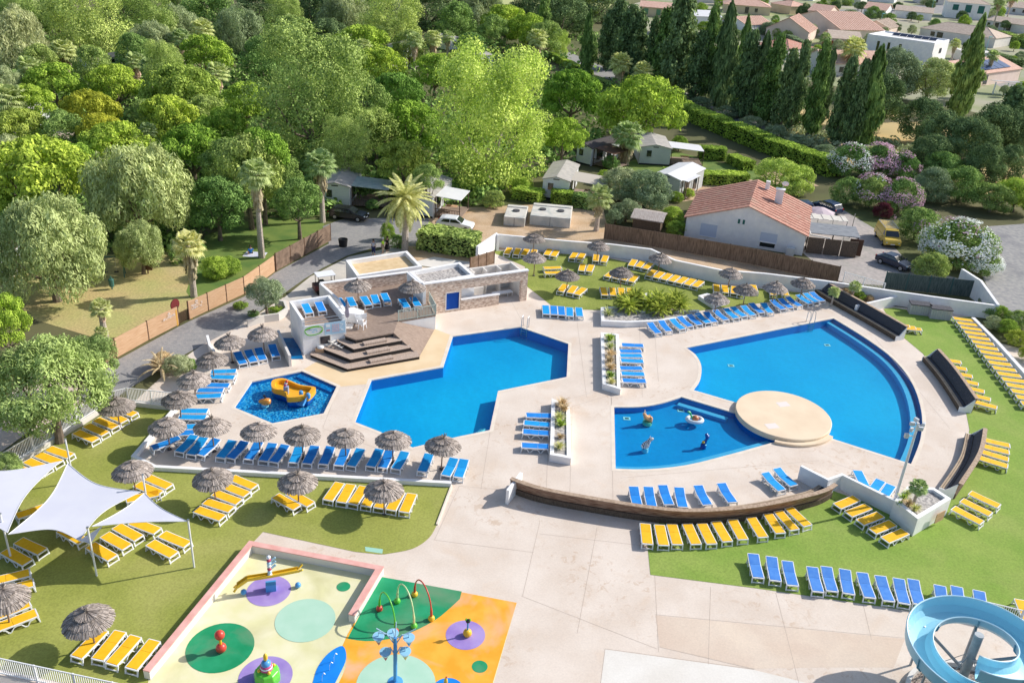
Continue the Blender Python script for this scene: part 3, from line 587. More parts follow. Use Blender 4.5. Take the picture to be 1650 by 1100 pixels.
b = MB(); k = [Vector((p.x-tc.x, p.y-tc.y, p.z)) for p in rp]; b.add(k+[Vector((p.x, p.y, .0)) for p in k], [(0, 3, 2, 1), (0, 1, 5, 4), (0, 4, 7, 3), (1, 2, 6, 5)]); b.build('wooden_ramp', DECKW, ter, fixn=True)
sa, sbb = G(642, 519, TZ), G(703, 509, TZ); b = MB(); 
dd = (G(700, 531, 0)-G(642, 519, 0))
for i in range(4):
    t0 = i/4; a = sa.lerp(Vector((sbb.x, sbb.y, TZ)), t0); c2 = sa.lerp(sbb, (i+1)/4); m_ = (a+c2)/2; L = (c2-a).length
    b.box((m_.x-tc.x, m_.y-tc.y+.0, .35+.26*i/1), (L, .25, .7+.0), math.atan2((sbb-sa).y, (sbb-sa).x))

# stone wall at the back of the terrace and white side walls
o = empty('terrace_wall', G(590, 448, 0), 0, 'stone-clad wall with a white cap behind the raised wooden terrace', 'wall'); wc = G(590, 448, 0).xy
wl = [G(516, 456, 2.5).xy-wc, G(658, 438, 2.5).xy-wc]; MB().wall(wl, 2.45, .3, 0).build('stone_face', STONE, o); MB().wall(wl, .08, .36, 2.45).build('cap', WHITE, o)
wl2 = [G(516, 456, 2.5).xy-wc, G(545, 483, 2.3).xy-wc, G(560, 507, 2.0).xy-wc]; MB().wall(wl2, 2.3, .24, 0, tops=[2.5, 2.4, 1.9]).build('side_wall', WHITE, o)
thing(MB().wall([G(658, 438.5, 3.1).xy, G(684, 463, 3.1).xy], 3.1, .3, 0).build('side_wall', WHITE), 'white side wall between the terrace umbrella and the grey gravel roof', 'wall')
r1 = [G(642, 517.5, TZ).xy, G(702, 507.5, TZ).xy, G(685, 474, TZ).xy]
railing(r1, 'pale metal railing at the pool corner of the raised wooden terrace', h=1.0, gap=.14, z0=TZ, m=mat('pale_steel', (.5, .56, .5), .5), post_step=1.6)
# ---------------------------------------------------------------- kiosk
KZ = 3.2; K = [G(486.6, 516.5, KZ).xy, G(557, 506.7, KZ).xy, G(531, 475, KZ).xy, G(466, 485, KZ).xy]; kc = K[0]; ko = empty('kiosk', (kc.x, kc.y, .02), 0, 'white pool kiosk with a map sign and two blue loungers on its roof', 'kiosk')
Q = [p-kc for p in K]; Qi = offset(Q, -.12)
MB().prism(Q, 0, KZ-.75).build('wall', WHITE, ko); MB().wall(Qi[1:]+[Qi[0]], .72, .24, KZ-.75).build('parapet', WHITE, ko)
MB().wall([Qi[0], Qi[1]], .1, .24, KZ-.75).build('front_ledge', WHITE, ko)
MB().sheet(offset(Q, -.25), KZ-.742).build('roof_boards', DECKW, ko)
ke = (Q[1]-Q[0]).normalized(); ka = math.atan2(ke.y, ke.x); kn = Vector((ke.y, -ke.x)); KW = (Q[1]-Q[0]).length
for z in (KZ-.05, KZ-.35): 
    a, c2 = Qi[0]+kn*.05, Qi[1]+kn*.05; MB().bar((*a, z), (*c2, z), .04).build('roof_rail', STEEL, ko)
def kface(u, z, w_, h_, t, nm, m, par=None, v=.02): 
    p = Q[0]+ke*u+kn*v; return MB().box((p.x, p.y, z), (w_, t, h_), ka).build(nm, m, par or ko)
wf = kface(KW*.5, 1.15, 1.0, .85, .06, 'window_frame', CREAM); kface(KW*.5, 1.15, .82, .7, .05, 'window', mat('dark_glass', (.03, .03, .04), .1, spec=.8), wf, .04)
kface(KW*.5, .68, 1.3, .07, .4, 'counter', CREAM)
sg = kface(KW*.25, 2.12, KW*.46, 1.0, .02, 'map_sign', mat('sign_white', (.7, .74, .76), .5))
m = MB(); pts = []
for i in range(28):
    a = 2*PI*i/28; rx, rz = KW*.2*(1+.06*math.sin(3*a)), .4*(1+.1*math.sin(2*a+1)); pts.append((rx*math.cos(a), rz*math.sin(a)))
for i in range(28):
    a, c2 = pts[i], pts[(i+1) % 28]; wd = .05 if 3 < i < 12 or i > 24 else .03; p = Q[0]+ke*(KW*.25)+kn*.035; A_ = p+ke*a[0]; B_ = p+ke*c2[0]; m.bar((*A_, 2.12+a[1]), (*B_, 2.12+c2[1]), .02, wd*2.6)
m.build('green_outline', mat('sign_green', (.16, .5, .03), .5), sg)
m = MB(); p0 = Q[0]+ke*(KW*.25)+kn*.034
for (u, z, w_, h_) in ((-.25, .12, .3, .05), (.1, .1, .3, .05), (-.05, -.08, .22, .05), (.25, -.02, .12, .05)): p = p0+ke*u; m.box((p.x, p.y, 2.12+z), (w_, .012, h_), ka)
m.build('text_bars', mat('sign_blue', (.15, .45, .7), .5), sg)
m = MB(); p = p0+ke*(-.42); m.box((p.x, p.y, 2.32), (.3, .012, .12), ka); m.build('grey_patch', mat('sign_grey', (.35, .36, .35), .6), sg)
pb = kface(KW*.74, 2.12, KW*.48, 1.12, .02, 'price_board', mat('sign_paleblue', (.42, .62, .78), .5)); p0 = Q[0]+ke*(KW*.72)+kn*.036
m = MB()
for i in range(5):
    for j in range(4): p = p0+ke*(-.1+j*.16); m.box((p.x, p.y, 2.42-i*.15), (.1, .012, .08), ka)
m.build('price_grid', mat('sign_pink', (.72, .45, .5), .5), pb)
m = MB(); random.seed(4)
for i in range(14): p = p0+ke*random.uniform(.62, .95)*KW*.22; m.box((p.x, p.y, 2.12+random.uniform(-.38, .38)), (.12, .012, .05), ka)
p = p0-ke*KW*.14; m.box((p.x, p.y, 2.4), (.35, .012, .25), ka); m.build('text_block', mat('sign_white2', (.8, .84, .88), .5), pb)
m = MB(); p = p0-ke*KW*.14; m.box((p.x, p.y, 1.98), (.3, .012, .12), ka); m.build('red_text', mat('sign_red', (.55, .2, .25), .5), pb)
# blue footbath channel beside the kiosk
cwa = [G(x, y, .0).xy for x, y in ((456, 545), (462, 566), (467, 579), (489, 579), (478, 545))]
tag(MB().sheet(cwa, .045).build('footbath_floor', mat('footbath', (.0, .1, .28), .4, (.0, .16, .4), 2)), kind='structure')
thing(MB().wall([G(448, 532, 1.0).xy, G(467, 573, 1.0).xy], 1.0, .2, .02).build('footbath_wall', CREAM), 'cream wall of the footbath passage beside the white kiosk', 'wall')
thing(MB().wall([G(x, y, .7).xy for x, y in ((398, 515), (425, 508), (448, 505), (462, 496), (458, 485), (443, 483))], .7, .2, .02).build('curved_wall', CREAM), 'curved cream garden wall round the olive tree', 'wall')
thing(MB().wall([G(x, y, .8).xy for x, y in ((334, 540), (338, 556), (345, 565))], .8, .2, .02).build('curved_wall', WHITE), 'small white wall by the end of the asphalt path and thatched umbrellas', 'wall')
# pool ladders
def ladder(x, y, an, label):
    o = empty('pool_ladder', G(x, y), an, label, 'ladder')
    for s in (-.27, .27):
        MB().tube([(s, .45, .03), (s, .42, 1.0), (s, .25, 1.2), (s, .0, 1.15), (s, -.1, .7), (s, -.12, -.75)], .035, 6).build('handrail', STEEL, o)
    for z in (-.2, -.45, -.7): MB().box((0, -.12, z), (.54, .1, .03)).build('rung', STEEL, o)
ladder(845, 529.5, math.radians(-17), 'steel ladder at the far corner of the angular main pool')
ladder(1307, 521, math.radians(18), 'steel ladder at the pointed end of the quarter-round pool')
# ================================================================ LOUNGERS
YEL = mat('yellow_sling', (.86, .47, .012), .75, (.9, .53, .02), 3); BLU = mat('blue_sling', (.01, .21, .68), .7, (.015, .27, .76), 3)
BLU2 = mat('light_blue_sling', (.006, .3, .74), .7, (.01, .36, .8), 3); BLU3 = mat('faded_blue_sling', (.05, .22, .66), .7, (.08, .27, .7), 3)
LZ = .37
def make_lounger(sling, name, back):
    """long axis along x, head at +x; back: lift of the head end"""
    o = empty(name); f = MB(); W = .33; L = .96; hx = .2
    zb = lambda x: LZ+max(0, x-hx)*back
    for s in (-1, 1):
        f.bar((-L, s*W, LZ), (hx, s*W, LZ), .05, .07); f.bar((hx, s*W, LZ), (L, s*W, zb(L)), .05, .07)
    f.bar((-L, -W, LZ), (-L, W, LZ), .06, .07); f.bar((L, -W, zb(L)), (L, W, zb(L)), .06, .07)
    f.build('frame', WHITEP, o)
    for sx in (-1, 1):
        x0 = sx*(L-.06); zt = LZ if sx < 0 else (LZ if back > .1 else zb(x0)); m = MB(); x0 = x0 if (sx < 0 or back <= .1) else hx+.45
        for s in (-1, 1): m.bar((x0, s*W, zt), (x0+sx*.09, s*(W+.01), .0), .055, .07)
        m.bar((x0+sx*.08, -W, .05), (x0+sx*.08, W, .05), .05, .06); m.build('leg', WHITEP, o)
    for s in (-1, 1):
        m = MB()
        pts = [(-.78, LZ-.04), (-.55, .28), (-.42, .03), (-.3, .04), (-.14, .27), (.05, .31), (.2, .27), (.36, .04), (.46, .03), (.58, .27), (.7, LZ-.04)]
        for a, c in zip(pts, pts[1:]): m.bar((a[0], s*W, a[1]), (c[0], s*W, c[1]), .04, .05)
        m.build('side_arch', WHITEP, o)
    m = MB(); m.box(((hx-L)/2+.02, 0, LZ+.035), (hx+L-.06, 2*W-.05, .025)); m.build('seat_sling', sling, o)
    m = MB(); 
    a = math.atan(back); ln = (L-hx-.03)/math.cos(a); m.box(((hx+L)/2-.01, 0, (zb(hx)+zb(L))/2+.035), (ln, 2*W-.05, .025), ry=-a); m.build('back_sling', sling, o)
    if back > .1:
        m = MB()
        for s in (-1, 1): m.bar((L-.25, s*W, zb(L-.25)), (hx+.42, s*W, .15), .03)
        m.build('back_prop', WHITEP, o)
    return o
PROTO = {}
for k, (sl, nm) in {'y': (YEL, 'sun_lounger'), 'b': (BLU, 'sun_lounger'), 'c': (BLU2, 'sun_lounger'), 'f': (BLU3, 'sun_lounger')}.items():
    for bk in (0.03, .22): PROTO[k+('r' if bk > .1 else '')] = make_lounger(sl, nm, bk)
for o in list(PROTO.values()): reg(o)
USED = set(); NCOUNT = {}
def lounger(kind, head, foot, label, group, zb=.03, jit=True):
    h_, f_ = head, foot; c = (h_+f_)/2; an = math.atan2(h_.y-f_.y, h_.x-f_.x)
    k = kind; src = PROTO[k]
    if k in USED: o = copy_tree(src)
    else: o = src; USED.add(k)
    if jit: an += random.uniform(-.04, .04)
    o.location = (c.x, c.y, zb); o.rotation_euler = (0, 0, an); tag(o, label, 'sun lounger', group); return o
CR = {'A': (0, 540), 'B': (400, 540), 'C': (0, 820), 'D': (800, 270), 'E': (1230, 270), 'F': (1230, 540), 'G': (1230, 820), 'H': (800, 820), 'I': (800, 540), 'J': (400, 270), 'K': (0, 270)}
def C(crop, u, v): x0, y0 = CR[crop]; return (x0+u/3.9286, y0+v/3.9286)
def row(kind, items, where, frm='', z=.03, lz=LZ, n=None):
    """items: list of (crop, head u,v, foot u,v); with n: first and last only, the rest between"""
    L = [(G(*C(c, a, b), z+lz), G(*C(c, d, e), z+lz)) for c, a, b, d, e in items]
    if n: (h0, f0), (h1, f1) = L; L = [(h0.lerp(h1, i/(n-1)), f0.lerp(f1, i/(n-1))) for i in range(n)]
    colour = 'yellow' if kind[0] == 'y' else 'blue'
    for i, (h_, f_) in enumerate(L):
        kk = kind
        if kind in ('b', 'br') and random.random() < .4: kk = kind.replace('b', 'c')
        lab = f'{colour} lounger {where}, {ORD[i]} {frm}' if len(L) > 1 else f'{colour} lounger {where}'
        if len(lab.replace('-', ' ').split()) > 16: print('LONG', len(lab.split()), lab)
        lounger(kk, h_, f_, lab, 'yellow sun loungers' if colour == 'yellow' else 'blue sun loungers', z)
T_ = .035
row('y', [('A', 475, 611, 614, 668), ('A', 730, 458, 850, 505)], 'in the five by the low railing wall', 'from the sail mast', T_, n=5)
row('y', [('A', 305, 715, 450, 768), ('A', 95, 835, 235, 892)], 'in the four tucked behind the big sail', 'from its back mast', T_, n=4)
row('br', [('A', 1503, 115, 1540, 185), ('A', 1565, 98, 1612, 178), ('B', 60, 85, 98, 165), ('B', 145, 65, 182, 140)], 'in the four near the footbath', 'from the asphalt path', .02)
row('b', [('A', 1490, 230, 1340, 232), ('A', 1480, 268, 1330, 265)], 'in the pair above the toddler pool edge', 'from the path')
row('b', [('A', 1445, 320, 1295, 315), ('A', 1405, 350, 1258, 350), ('A', 1390, 385, 1243, 388)], 'in the three beside the toddler pool', 'from the path')
row('b', [('A', 1305, 482, 1152, 480), ('A', 1285, 522, 1150, 518)], 'in the pair between two umbrellas near the toddler pool', 'from the path')
row('b', [('A', 1230, 580, 1090, 585), ('A', 1215, 618, 1065, 622)], 'half under the umbrella at the terrace corner', 'from the path')
row('br', [('A', 1130, 660, 965, 712)], 'standing alone and slanted at the terrace corner by an umbrella pole')
row('br', [('A', 1225, 650, 1140, 735), ('A', 1290, 665, 1210, 750), ('A', 1370, 670, 1270, 758), ('A', 1470, 682, 1398, 772), ('A', 1545, 688, 1463, 776), ('A', 1640, 692, 1570, 782), ('B', 155, 702, 95, 790), ('B', 230, 710, 165, 800),
    ('B', 330, 712, 283, 802), ('B', 420, 718, 373, 808), ('B', 522, 720, 475, 812), ('B', 618, 728, 575, 822), ('B', 712, 732, 650, 828), ('B', 832, 735, 775, 830), ('B', 895, 742, 850, 838), ('B', 990, 750, 935, 848),
    ('B', 1147, 765, 1098, 862), ('B', 1303, 790, 1250, 890), ('B', 1370, 800, 1325, 898)], 'in the long terrace row under thatched umbrellas', 'from the sloping end')
row('y', [('A', 930, 900, 1075, 960), ('A', 862, 943, 1018, 1003)], 'in the pair beside the sail mast umbrella', 'from the kerb', T_)
row('y', [('A', 1470, 905, 1610, 958), ('C', 1245, 5, 1410, 55)], 'in the five in front of the terrace kerb', 'from the kerb', T_, n=5)
row('y', [('B', 265, 1000, 395, 1068), ('B', 172, 1018, 310, 1092)], 'in the pair under the third lawn umbrella', 'from the kerb', T_)
row('y', [('B', 575, 940, 508, 1040), ('B', 1038, 1010, 985, 1115)], 'in the seven beside the plaza corner umbrella', 'from the three-row side', T_, n=7)
row('y', [('C', 850, 85, 985, 135), ('C', 735, 110, 885, 185), ('C', 655, 160, 815, 245), ('C', 565, 230, 722, 310)], 'in the four before the small sail', 'from the splash wall', T_)
row('y', [('C', 1025, 160, 1190, 225), ('C', 950, 215, 1105, 290)], 'in the pair by the outer sail mast', 'from the terrace', T_)
row('y', [('C', 395, 130, 520, 205), ('C', 330, 60, 455, 130)], 'in the shaded pair under the big white sail', 'from the masts', T_)
row('y', [('C', 113, 200, 275, 272), ('C', 25, 262, 185, 340)], 'in the shaded pair by the tall near mast', 'from the sail', T_)
row('y', [('C', 130, 40, 300, -20), ('A', 820, 1040, 990, 1000)], 'mostly hidden under the big white sail', 'from the near mast', T_)
row('y', [('C', -60, 465, 185, 400)], 'at the frame edge with its head past the near mast', '', T_)
row('y', [('C', -20, 530, 190, 470)], 'at the frame edge half under the cut-off umbrella', '', T_)
row('y', [('C', -70, 695, 190, 595), ('C', -20, 755, 225, 655)], 'in the pair beside the cut-off umbrella', 'from the umbrella', T_)
row('y', [('C', 635, 780, 500, 925), ('C', 760, 785, 620, 945), ('C', 855, 815, 710, 975), ('C', 975, 845, 835, 1000)], 'in the four above the bottom railing', 'from the thatched umbrella', T_)
# far lawn
row('y', [('D', 85, 508, 62, 550), ('D', 142, 512, 118, 555), ('D', 197, 515, 166, 560), ('D', 245, 520, 222, 562)], 'in the far lawn four by the wall bend', 'from the bend', T_)
row('y', [('D', 342, 515, 312, 558), ('D', 385, 522, 356, 566)], 'in the far lawn pair behind the twin umbrellas', 'from the stone building', T_)
row('y', [('D', 502, 535, 475, 582), ('D', 550, 540, 522, 588)], 'in the far lawn pair below the storage tanks', 'from the stone building', T_)
row('y', [('D', 635, 548, 625, 598), ('D', 698, 555, 672, 603)], 'in the far lawn pair under the wall umbrella', 'from the stone building', T_)
row('y', [('D', 552, 608, 533, 660), ('D', 604, 612, 582, 665)], 'in the mid far lawn pair', 'from the stone building', T_)
row('y', [('D', 880, 580, 845, 628), ('D', 935, 590, 888, 635), ('D', 988, 600, 930, 648)], 'in the far lawn three under the wall', 'from the palm', T_)
row('y', [('D', 1010, 645, 950, 695), ('D', 1310, 712, 1240, 762)], 'in the seven fanned out along the far wall', 'from the palm', T_, n=7)
row('y', [('D', 750, 650, 692, 698), ('D', 890, 680, 845, 728)], 'in the four round one far lawn umbrella', 'from the stone building', T_, n=4)
row('y', [('D', 440, 735, 400, 792), ('D', 505, 745, 455, 802), ('D', 562, 758, 500, 812)], 'in the three nearest the five blue loungers', 'from the stone building', T_)
row('y', [('D', 675, 755, 685, 815), ('D', 840, 758, 852, 822)], 'in the four straight ones above the sago palms', 'from the stone building', T_, n=4)
row('y', [('D', 298, 638, 412, 634), ('D', 305, 668, 420, 665)], 'in the two turned sideways on the far lawn', 'from the wall', T_)
row('y', [('D', 1392, 740, 1395, 792), ('D', 1445, 743, 1448, 797), ('D', 1505, 750, 1505, 803), ('D', 1558, 758, 1545, 815)], 'in the four behind the small slanted planter', 'from the planter', T_)
row('y', [('D', 1625, 745, 1635, 790), ('E', 55, 770, 65, 800), ('E', 130, 770, 140, 805)], 'in the three at the far lawn tip', 'from the planter', T_)
# blue round the big pool
row('b', [('D', 312, 872, 314, 932), ('D', 363, 872, 364, 937), ('D', 411, 877, 412, 940), ('D', 463, 885, 464, 945), ('D', 521, 885, 526, 947)], 'in the five beside the far lawn edge', 'from the stone building', .02)
row('br', [('D', 968, 992, 1028, 1050), ('D', 1038, 980, 1095, 1035), ('D', 1110, 970, 1178, 1022), ('D', 1160, 955, 1225, 1005), ('D', 1215, 942, 1290, 995), ('D', 1270, 932, 1342, 985), ('D', 1323, 925, 1385, 978), ('D', 1382, 912, 1455, 965),
    ('D', 1448, 902, 1520, 955), ('D', 1495, 893, 1570, 942), ('D', 1555, 882, 1630, 938), ('D', 1610, 868, 1680, 920), ('E', 0, 872, 45, 915), ('E', 52, 845, 130, 900), ('E', 103, 838, 178, 890), ('E', 153, 830, 232, 877), ('E', 218, 815, 300, 862), ('E', 257, 803, 345, 855), ('E', 297, 795, 382, 848)],
    'in the long diagonal row by the quarter-round pool', 'from the sago palms', .02)
row('b', [('I', 928, 68, 793, 62), ('I', 912, 103, 783, 102), ('I', 916, 132, 785, 130), ('I', 926, 168, 790, 160), ('I', 917, 212, 785, 208), ('I', 930, 248, 795, 243), ('I', 942, 292, 800, 286)], 'stacked beside the long grass planter', 'from the far end', .02)
row('b', [('I', 342, 512, 193, 506), ('I', 330, 568, 180, 555), ('I', 327, 622, 172, 610), ('I', 322, 708, 166, 695)], 'in the four beside the short grass planter', 'from the far end', .02)
row('br', [('I', 868, 975, 892, 1080), ('I', 958, 976, 985, 1082), ('I', 1050, 965, 1092, 1070), ('I', 1153, 983, 1180, 1082), ('I', 1277, 968, 1332, 1070), ('I', 1425, 958, 1490, 1050)], 'in the six inside the brown slatted arc', 'from the arc end wall', .02)
row('br', [('F', 20, 893, 105, 972), ('F', 90, 862, 185, 945)], 'in the pair by the white zigzag wall', 'from the arc', .02)
row('b', [('F', 600, 875, 640, 945), ('F', 735, 932, 690, 985), ('F', 800, 965, 760, 1015)], 'in the three peeping over the zigzag wall', 'from the arc', .02)
# yellow right side
row('y', [('E', 835, 985, 730, 965), ('E', 985, 1025, 885, 1015)], 'in the five behind the first dark bench', 'from the storage boxes', T_, n=5)
row('y', [('E', 1200, 955, 1338, 972), ('F', 1640, 432, 1785, 452)], 'in the long column by the shrub bed', 'from the storage boxes', T_, n=17)
row('y', [('F', 1120, 152, 1238, 172), ('F', 1325, 418, 1468, 458)], 'in the seven behind the second dark bench', 'from the far end', T_, n=7)
row('y', [('F', 1388, 662, 1555, 700), ('F', 1365, 775, 1545, 832)], 'in the four behind the tan-edged bench', 'from the far end', T_, n=4)
row('y', [('F', 1310, 1000, 1490, 1082), ('G', 1215, 0, 1370, 82)], 'in the three beside the corner planter', 'from the bench', T_, n=3)
row('y', [('F', 585, 1035, 470, 1080), ('G', 905, 140, 760, 200)], 'in the five under the white zigzag wall', 'from the arc', T_, n=5)
row('y', [('H', 945, 102, 952, 215), ('H', 1035, 108, 1055, 225), ('H', 1110, 105, 1145, 218), ('H', 1210, 105, 1262, 215), ('H', 1305, 102, 1358, 215), ('H', 1392, 90, 1460, 198), ('H', 1495, 75, 1560, 188), ('H', 1610, 60, 1690, 175), ('G', 30, 38, 108, 148), ('G', 98, 20, 195, 128), ('G', 170, 2, 272, 98)], 'in the curved row of eleven below the slatted arc', 'from the plaza', T_)
row('fr', [('H', 1625, 308, 1655, 425), ('G', 48, 320, 78, 450), ('G', 153, 350, 182, 478), ('G', 307, 385, 345, 520), ('G', 392, 380, 440, 520), ('G', 508, 398, 545, 535), ('G', 625, 420, 670, 558), ('G', 740, 440, 790, 580), ('G', 855, 455, 890, 598), ('G', 945, 465, 985, 598), ('G', 1110, 500, 1150, 640), ('G', 1215, 508, 1258, 645), ('G', 1358, 538, 1400, 670)], 'in the row along the lower lawn edge', 'from the plaza', T_)
row('y', [('G', 1625, 582, 1690, 720)], 'behind the slide railing, cut by the frame', '', T_)
# on the terrace and the kiosk roof
row('c', [('J', 572, 832, 605, 880), ('J', 640, 820, 668, 882), ('J', 725, 812, 765, 878), ('J', 790, 802, 820, 868), ('J', 852, 792, 888, 858), ('J', 965, 828, 1010, 892), ('J', 1040, 818, 1078, 882)], 'on the raised wooden terrace', 'from the kiosk', TZ)
row('b', [('J', 358, 862, 388, 925), ('J', 443, 852, 472, 912)], 'on the roof of the white kiosk', 'from the olive tree', KZ-.73)
for k, p in PROTO.items():
    if k not in USED:
        for ch in list(KIDS.get(p, ())): bpy.data.objects.remove(ch)
        bpy.data.objects.remove(p)
# ================================================================ THATCHED UMBRELLAS
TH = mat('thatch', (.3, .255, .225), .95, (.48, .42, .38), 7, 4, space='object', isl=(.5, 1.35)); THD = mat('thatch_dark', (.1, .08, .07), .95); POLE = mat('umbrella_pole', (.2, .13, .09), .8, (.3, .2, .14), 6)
tn = TH.node_tree; oi_ = tn.nodes.new('ShaderNodeObjectInfo'); hv = tn.nodes.new('ShaderNodeHueSaturation'); rv = tn.nodes.new('ShaderNodeMapRange'); rv.inputs[3].default_value = .8; rv.inputs[4].default_value = 1.2; bs = tn.nodes['Principled BSDF'].inputs['Base Color']; srcs = bs.links[0].from_socket
tn.links.new(oi_.outputs['Random'], rv.inputs[0]); tn.links.new(rv.outputs[0], hv.inputs['Value']); tn.links.new(srcs, hv.inputs['Color']); tn.links.new(hv.outputs[0], bs)
def canopy_mesh(seed, R=1.19, h=.66):
    random.seed(seed); b = MB(); n = 120
    for lay in range(3):
        r0, r1 = [(.0, .5), (.3, .82), (.58, 1.03)][lay]
        for i in range(n):
            a = 2*PI*(i+random.random()*.6)/n+lay*.05; wd = 2*PI/n*random.uniform(.5, 1.0); dr = random.uniform(-.035, .035); lift = random.uniform(0, .025)+(.04-.015*lay)
            p = []
            for (rr, aa) in ((r0+.02, a-wd*.5), (r0+.02, a+wd*.5), (r1+dr, a+wd*.7), (r1+dr, a-wd*.7)):
                z = h*(1-rr)**.9*1.0 if rr < 1 else -.02; z += .10*math.sin(PI*min(rr, 1))+lift*(rr > r0+.1)
                p.append((R*rr*math.cos(aa), R*rr*math.sin(aa), z+(random.uniform(-.018, .01))))
            q = [(x, y, z-.03) for x, y, z in p]
            b.add(p+q, [(0, 1, 2, 3), (7, 6, 5, 4), (0, 4, 5, 1), (1, 5, 6, 2), (2, 6, 7, 3), (3, 7, 4, 0)])
    return b
def make_umbrella(seed, tuft):
    o = empty('thatched_umbrella'); zr = 1.8
    c = canopy_mesh(seed).build('canopy', TH, o, (0, 0, zr))
    MB().lathe((0, 0, -.0), [(1.12, -.03), (1.12, .01), (.6, .34), (.02, .66)], 24).build('under_canopy', THD, c)  # dark cone: shade in the gaps between thatch strips, put in as colour
    b = MB(); random.seed(seed)
    for i in range(26):
        a = random.uniform(0, 2*PI); r = random.uniform(.05, .16)*tuft; b.bar((.02*math.cos(a), .02*math.sin(a), .66), (r*math.cos(a), r*math.sin(a), .66+random.uniform(.1, .28)*tuft), .022)
    b.build('top_tuft', TH, c)
    p = MB().tube([(0, 0, 0), (.02, .01, .9), (0, 0, 2.35)], [.05, .045, .04], 8).build('pole', POLE, o)
    MB().lathe((0, 0, 0), [(.15, 0), (.15, .05), (.07, .08)], 12).build('base', SLATE, o)
    return reg(o)
UM = [make_umbrella(s, t) for s, t in ((1, .8), (2, 1.3), (3, .5), (4, 1.0))]; uu = set()
def umbrella(x, y, where, zg=.03, s=1.0):
    g = G(x, y, zg+1.94*s); k = len(uu) if len(uu) < 4 else random.randrange(4)
    if k in uu: o = copy_tree(UM[k])
    else: o = UM[k]; uu.add(k)
    o.location = (g.x, g.y, zg); o.rotation_euler = (random.uniform(-.035, .035), random.uniform(-.035, .035), random.uniform(0, 6)); o.scale = (s, s, s*random.uniform(.96, 1.04)); tag(o, 'thatched umbrella '+where, 'umbrella', 'thatched umbrellas'); return o
for x, y, wh in ((268, 685, 'at the sloping corner of the terrace row'), (341, 688, 'over the terrace row, second from its sloping corner'), (416.5, 693, 'over the terrace row, below the toddler pool corner'), (486.5, 700, 'over the terrace row, fourth from its sloping corner'), (556.5, 703, 'over the terrace row, third from its plaza end'), (633, 707, 'over the terrace row in front of the main pool corner'), (712, 717, 'at the plaza end of the terrace row'),
    (188, 653, 'above the five yellow loungers by the low railing wall'), (287.6, 642, 'beside the low railing wall corner and blue loungers'), (312, 609, 'between the dry palm shrub and three blue loungers'), (342, 578, 'beside the small white wall and blue pair'), (371.6, 549.5, 'by the path end, beside four blue loungers'), (424, 538, 'close to the curved cream wall and footbath'),
    (214, 759, 'half behind the big sail on the lawn'), (343.5, 770, 'in front of the kerb above five yellow loungers'), (479, 775, 'over two yellow loungers in the middle of the lawn'), (619, 787, 'over the seven yellow loungers by the plaza'), (145, 998, 'alone on the lawn above the bottom railing'), (5, 966, 'cut by the frame edge beside yellow loungers'),
    (861, 384.5, 'standing against the far white wall near its corner'), (862, 416, 'on the far lawn in front of its twin by the wall'), (964, 397, 'by the far wall below the dirt yard palm'), (915, 443, 'on the far lawn over the sideways loungers'), (1002, 440, 'in the middle of the far lawn over four loungers'), (1063, 416, 'by the far wall below the white house fence'), (1177, 441, 'by the far wall over four straight loungers'), (1202, 468, 'at the lawn edge over the diagonal blue row'), (1156, 481, 'over the small slanted planter'), (1249, 464, 'near the narrow end of the far lawn'), (1294, 457, 'at the very end of the diagonal blue row')):
    umbrella(x, y, wh)
umbrella(577.5, 461, 'on the raised terrace over five blue loungers', TZ, 1.0); umbrella(664, 463.5, 'on the raised terrace beside the railing', TZ, 1.0)
# closed parasol, chairs, crates on the terrace
g = G(560, 526, TZ); o = empty('closed_parasol', g, 0, 'closed grey parasol on the raised terrace next to the kiosk', 'parasol')
MB().tube([(0, 0, 0), (0, 0, 2.6)], .03, 8).build('pole', STEEL, o); MB().lathe((0, 0, 0), [(.12, .9), (.2, 1.1), (.16, 1.6), (.05, 2.5), (.02, 2.65)], 12).build('cloth', mat('grey_cloth', (.16, .15, .2), .9, (.24, .22, .28), 4), o)
MB().box((0, 0, .04), (.9, .9, .08)).build('base', CREAM, o)
def chair(x, y, z, an, label):
    o = empty('garden_chair', G(x, y, z), an, label, 'chair'); o.location.z = z
    MB().box((0, 0, .44), (.5, .5, .05)).build('seat', WHITEP, o); MB().box((-.27, 0, .72), (.05, .5, .5), ry=-.2).build('backrest', WHITEP, o)
    for a, c in ((-1, -1), (-1, 1), (1, -1), (1, 1)): MB().bar((a*.2, c*.22, .44), (a*.26, c*.25, 0), .05).build('leg', WHITEP, o)
    for c in (-1, 1): MB().bar((-.25, c*.27, .66), (.25, c*.27, .66), .05).build('armrest', WHITEP, o)
chair(579, 524, TZ, .3, 'white garden chair nearest the kiosk among three on the terrace'); chair(585, 519, TZ, 2.0, 'white garden chair at the back of the three on the terrace'); chair(584, 529, TZ, 1.2, 'white garden chair nearest the terrace steps')
o = MB().prism([(-.7, -.4), (.7, -.5), (.8, .3), (-.2, .9), (-.8, .5)], 0, .9).build('white_counter', WHITE, loc=(G(571, 517, TZ).x, G(571, 517, TZ).y, TZ)); thing(o, 'white angular counter block behind the closed parasol', 'counter')
g = G(544, 556, .66); o = empty('wooden_pallet', g, -.5, 'pale wooden pallet ramp leaning on the steps below the kiosk window', 'pallet')
for i in range(5): MB().box((-.7+i*.35, 0, .35-i*.05), (.14, .9, .04)).build('slat', CREAM, o)
for s in (-1, 1): MB().box((0, s*.42, .28), (1.7, .06, .1), ry=.14).build('rail', CREAM, o)
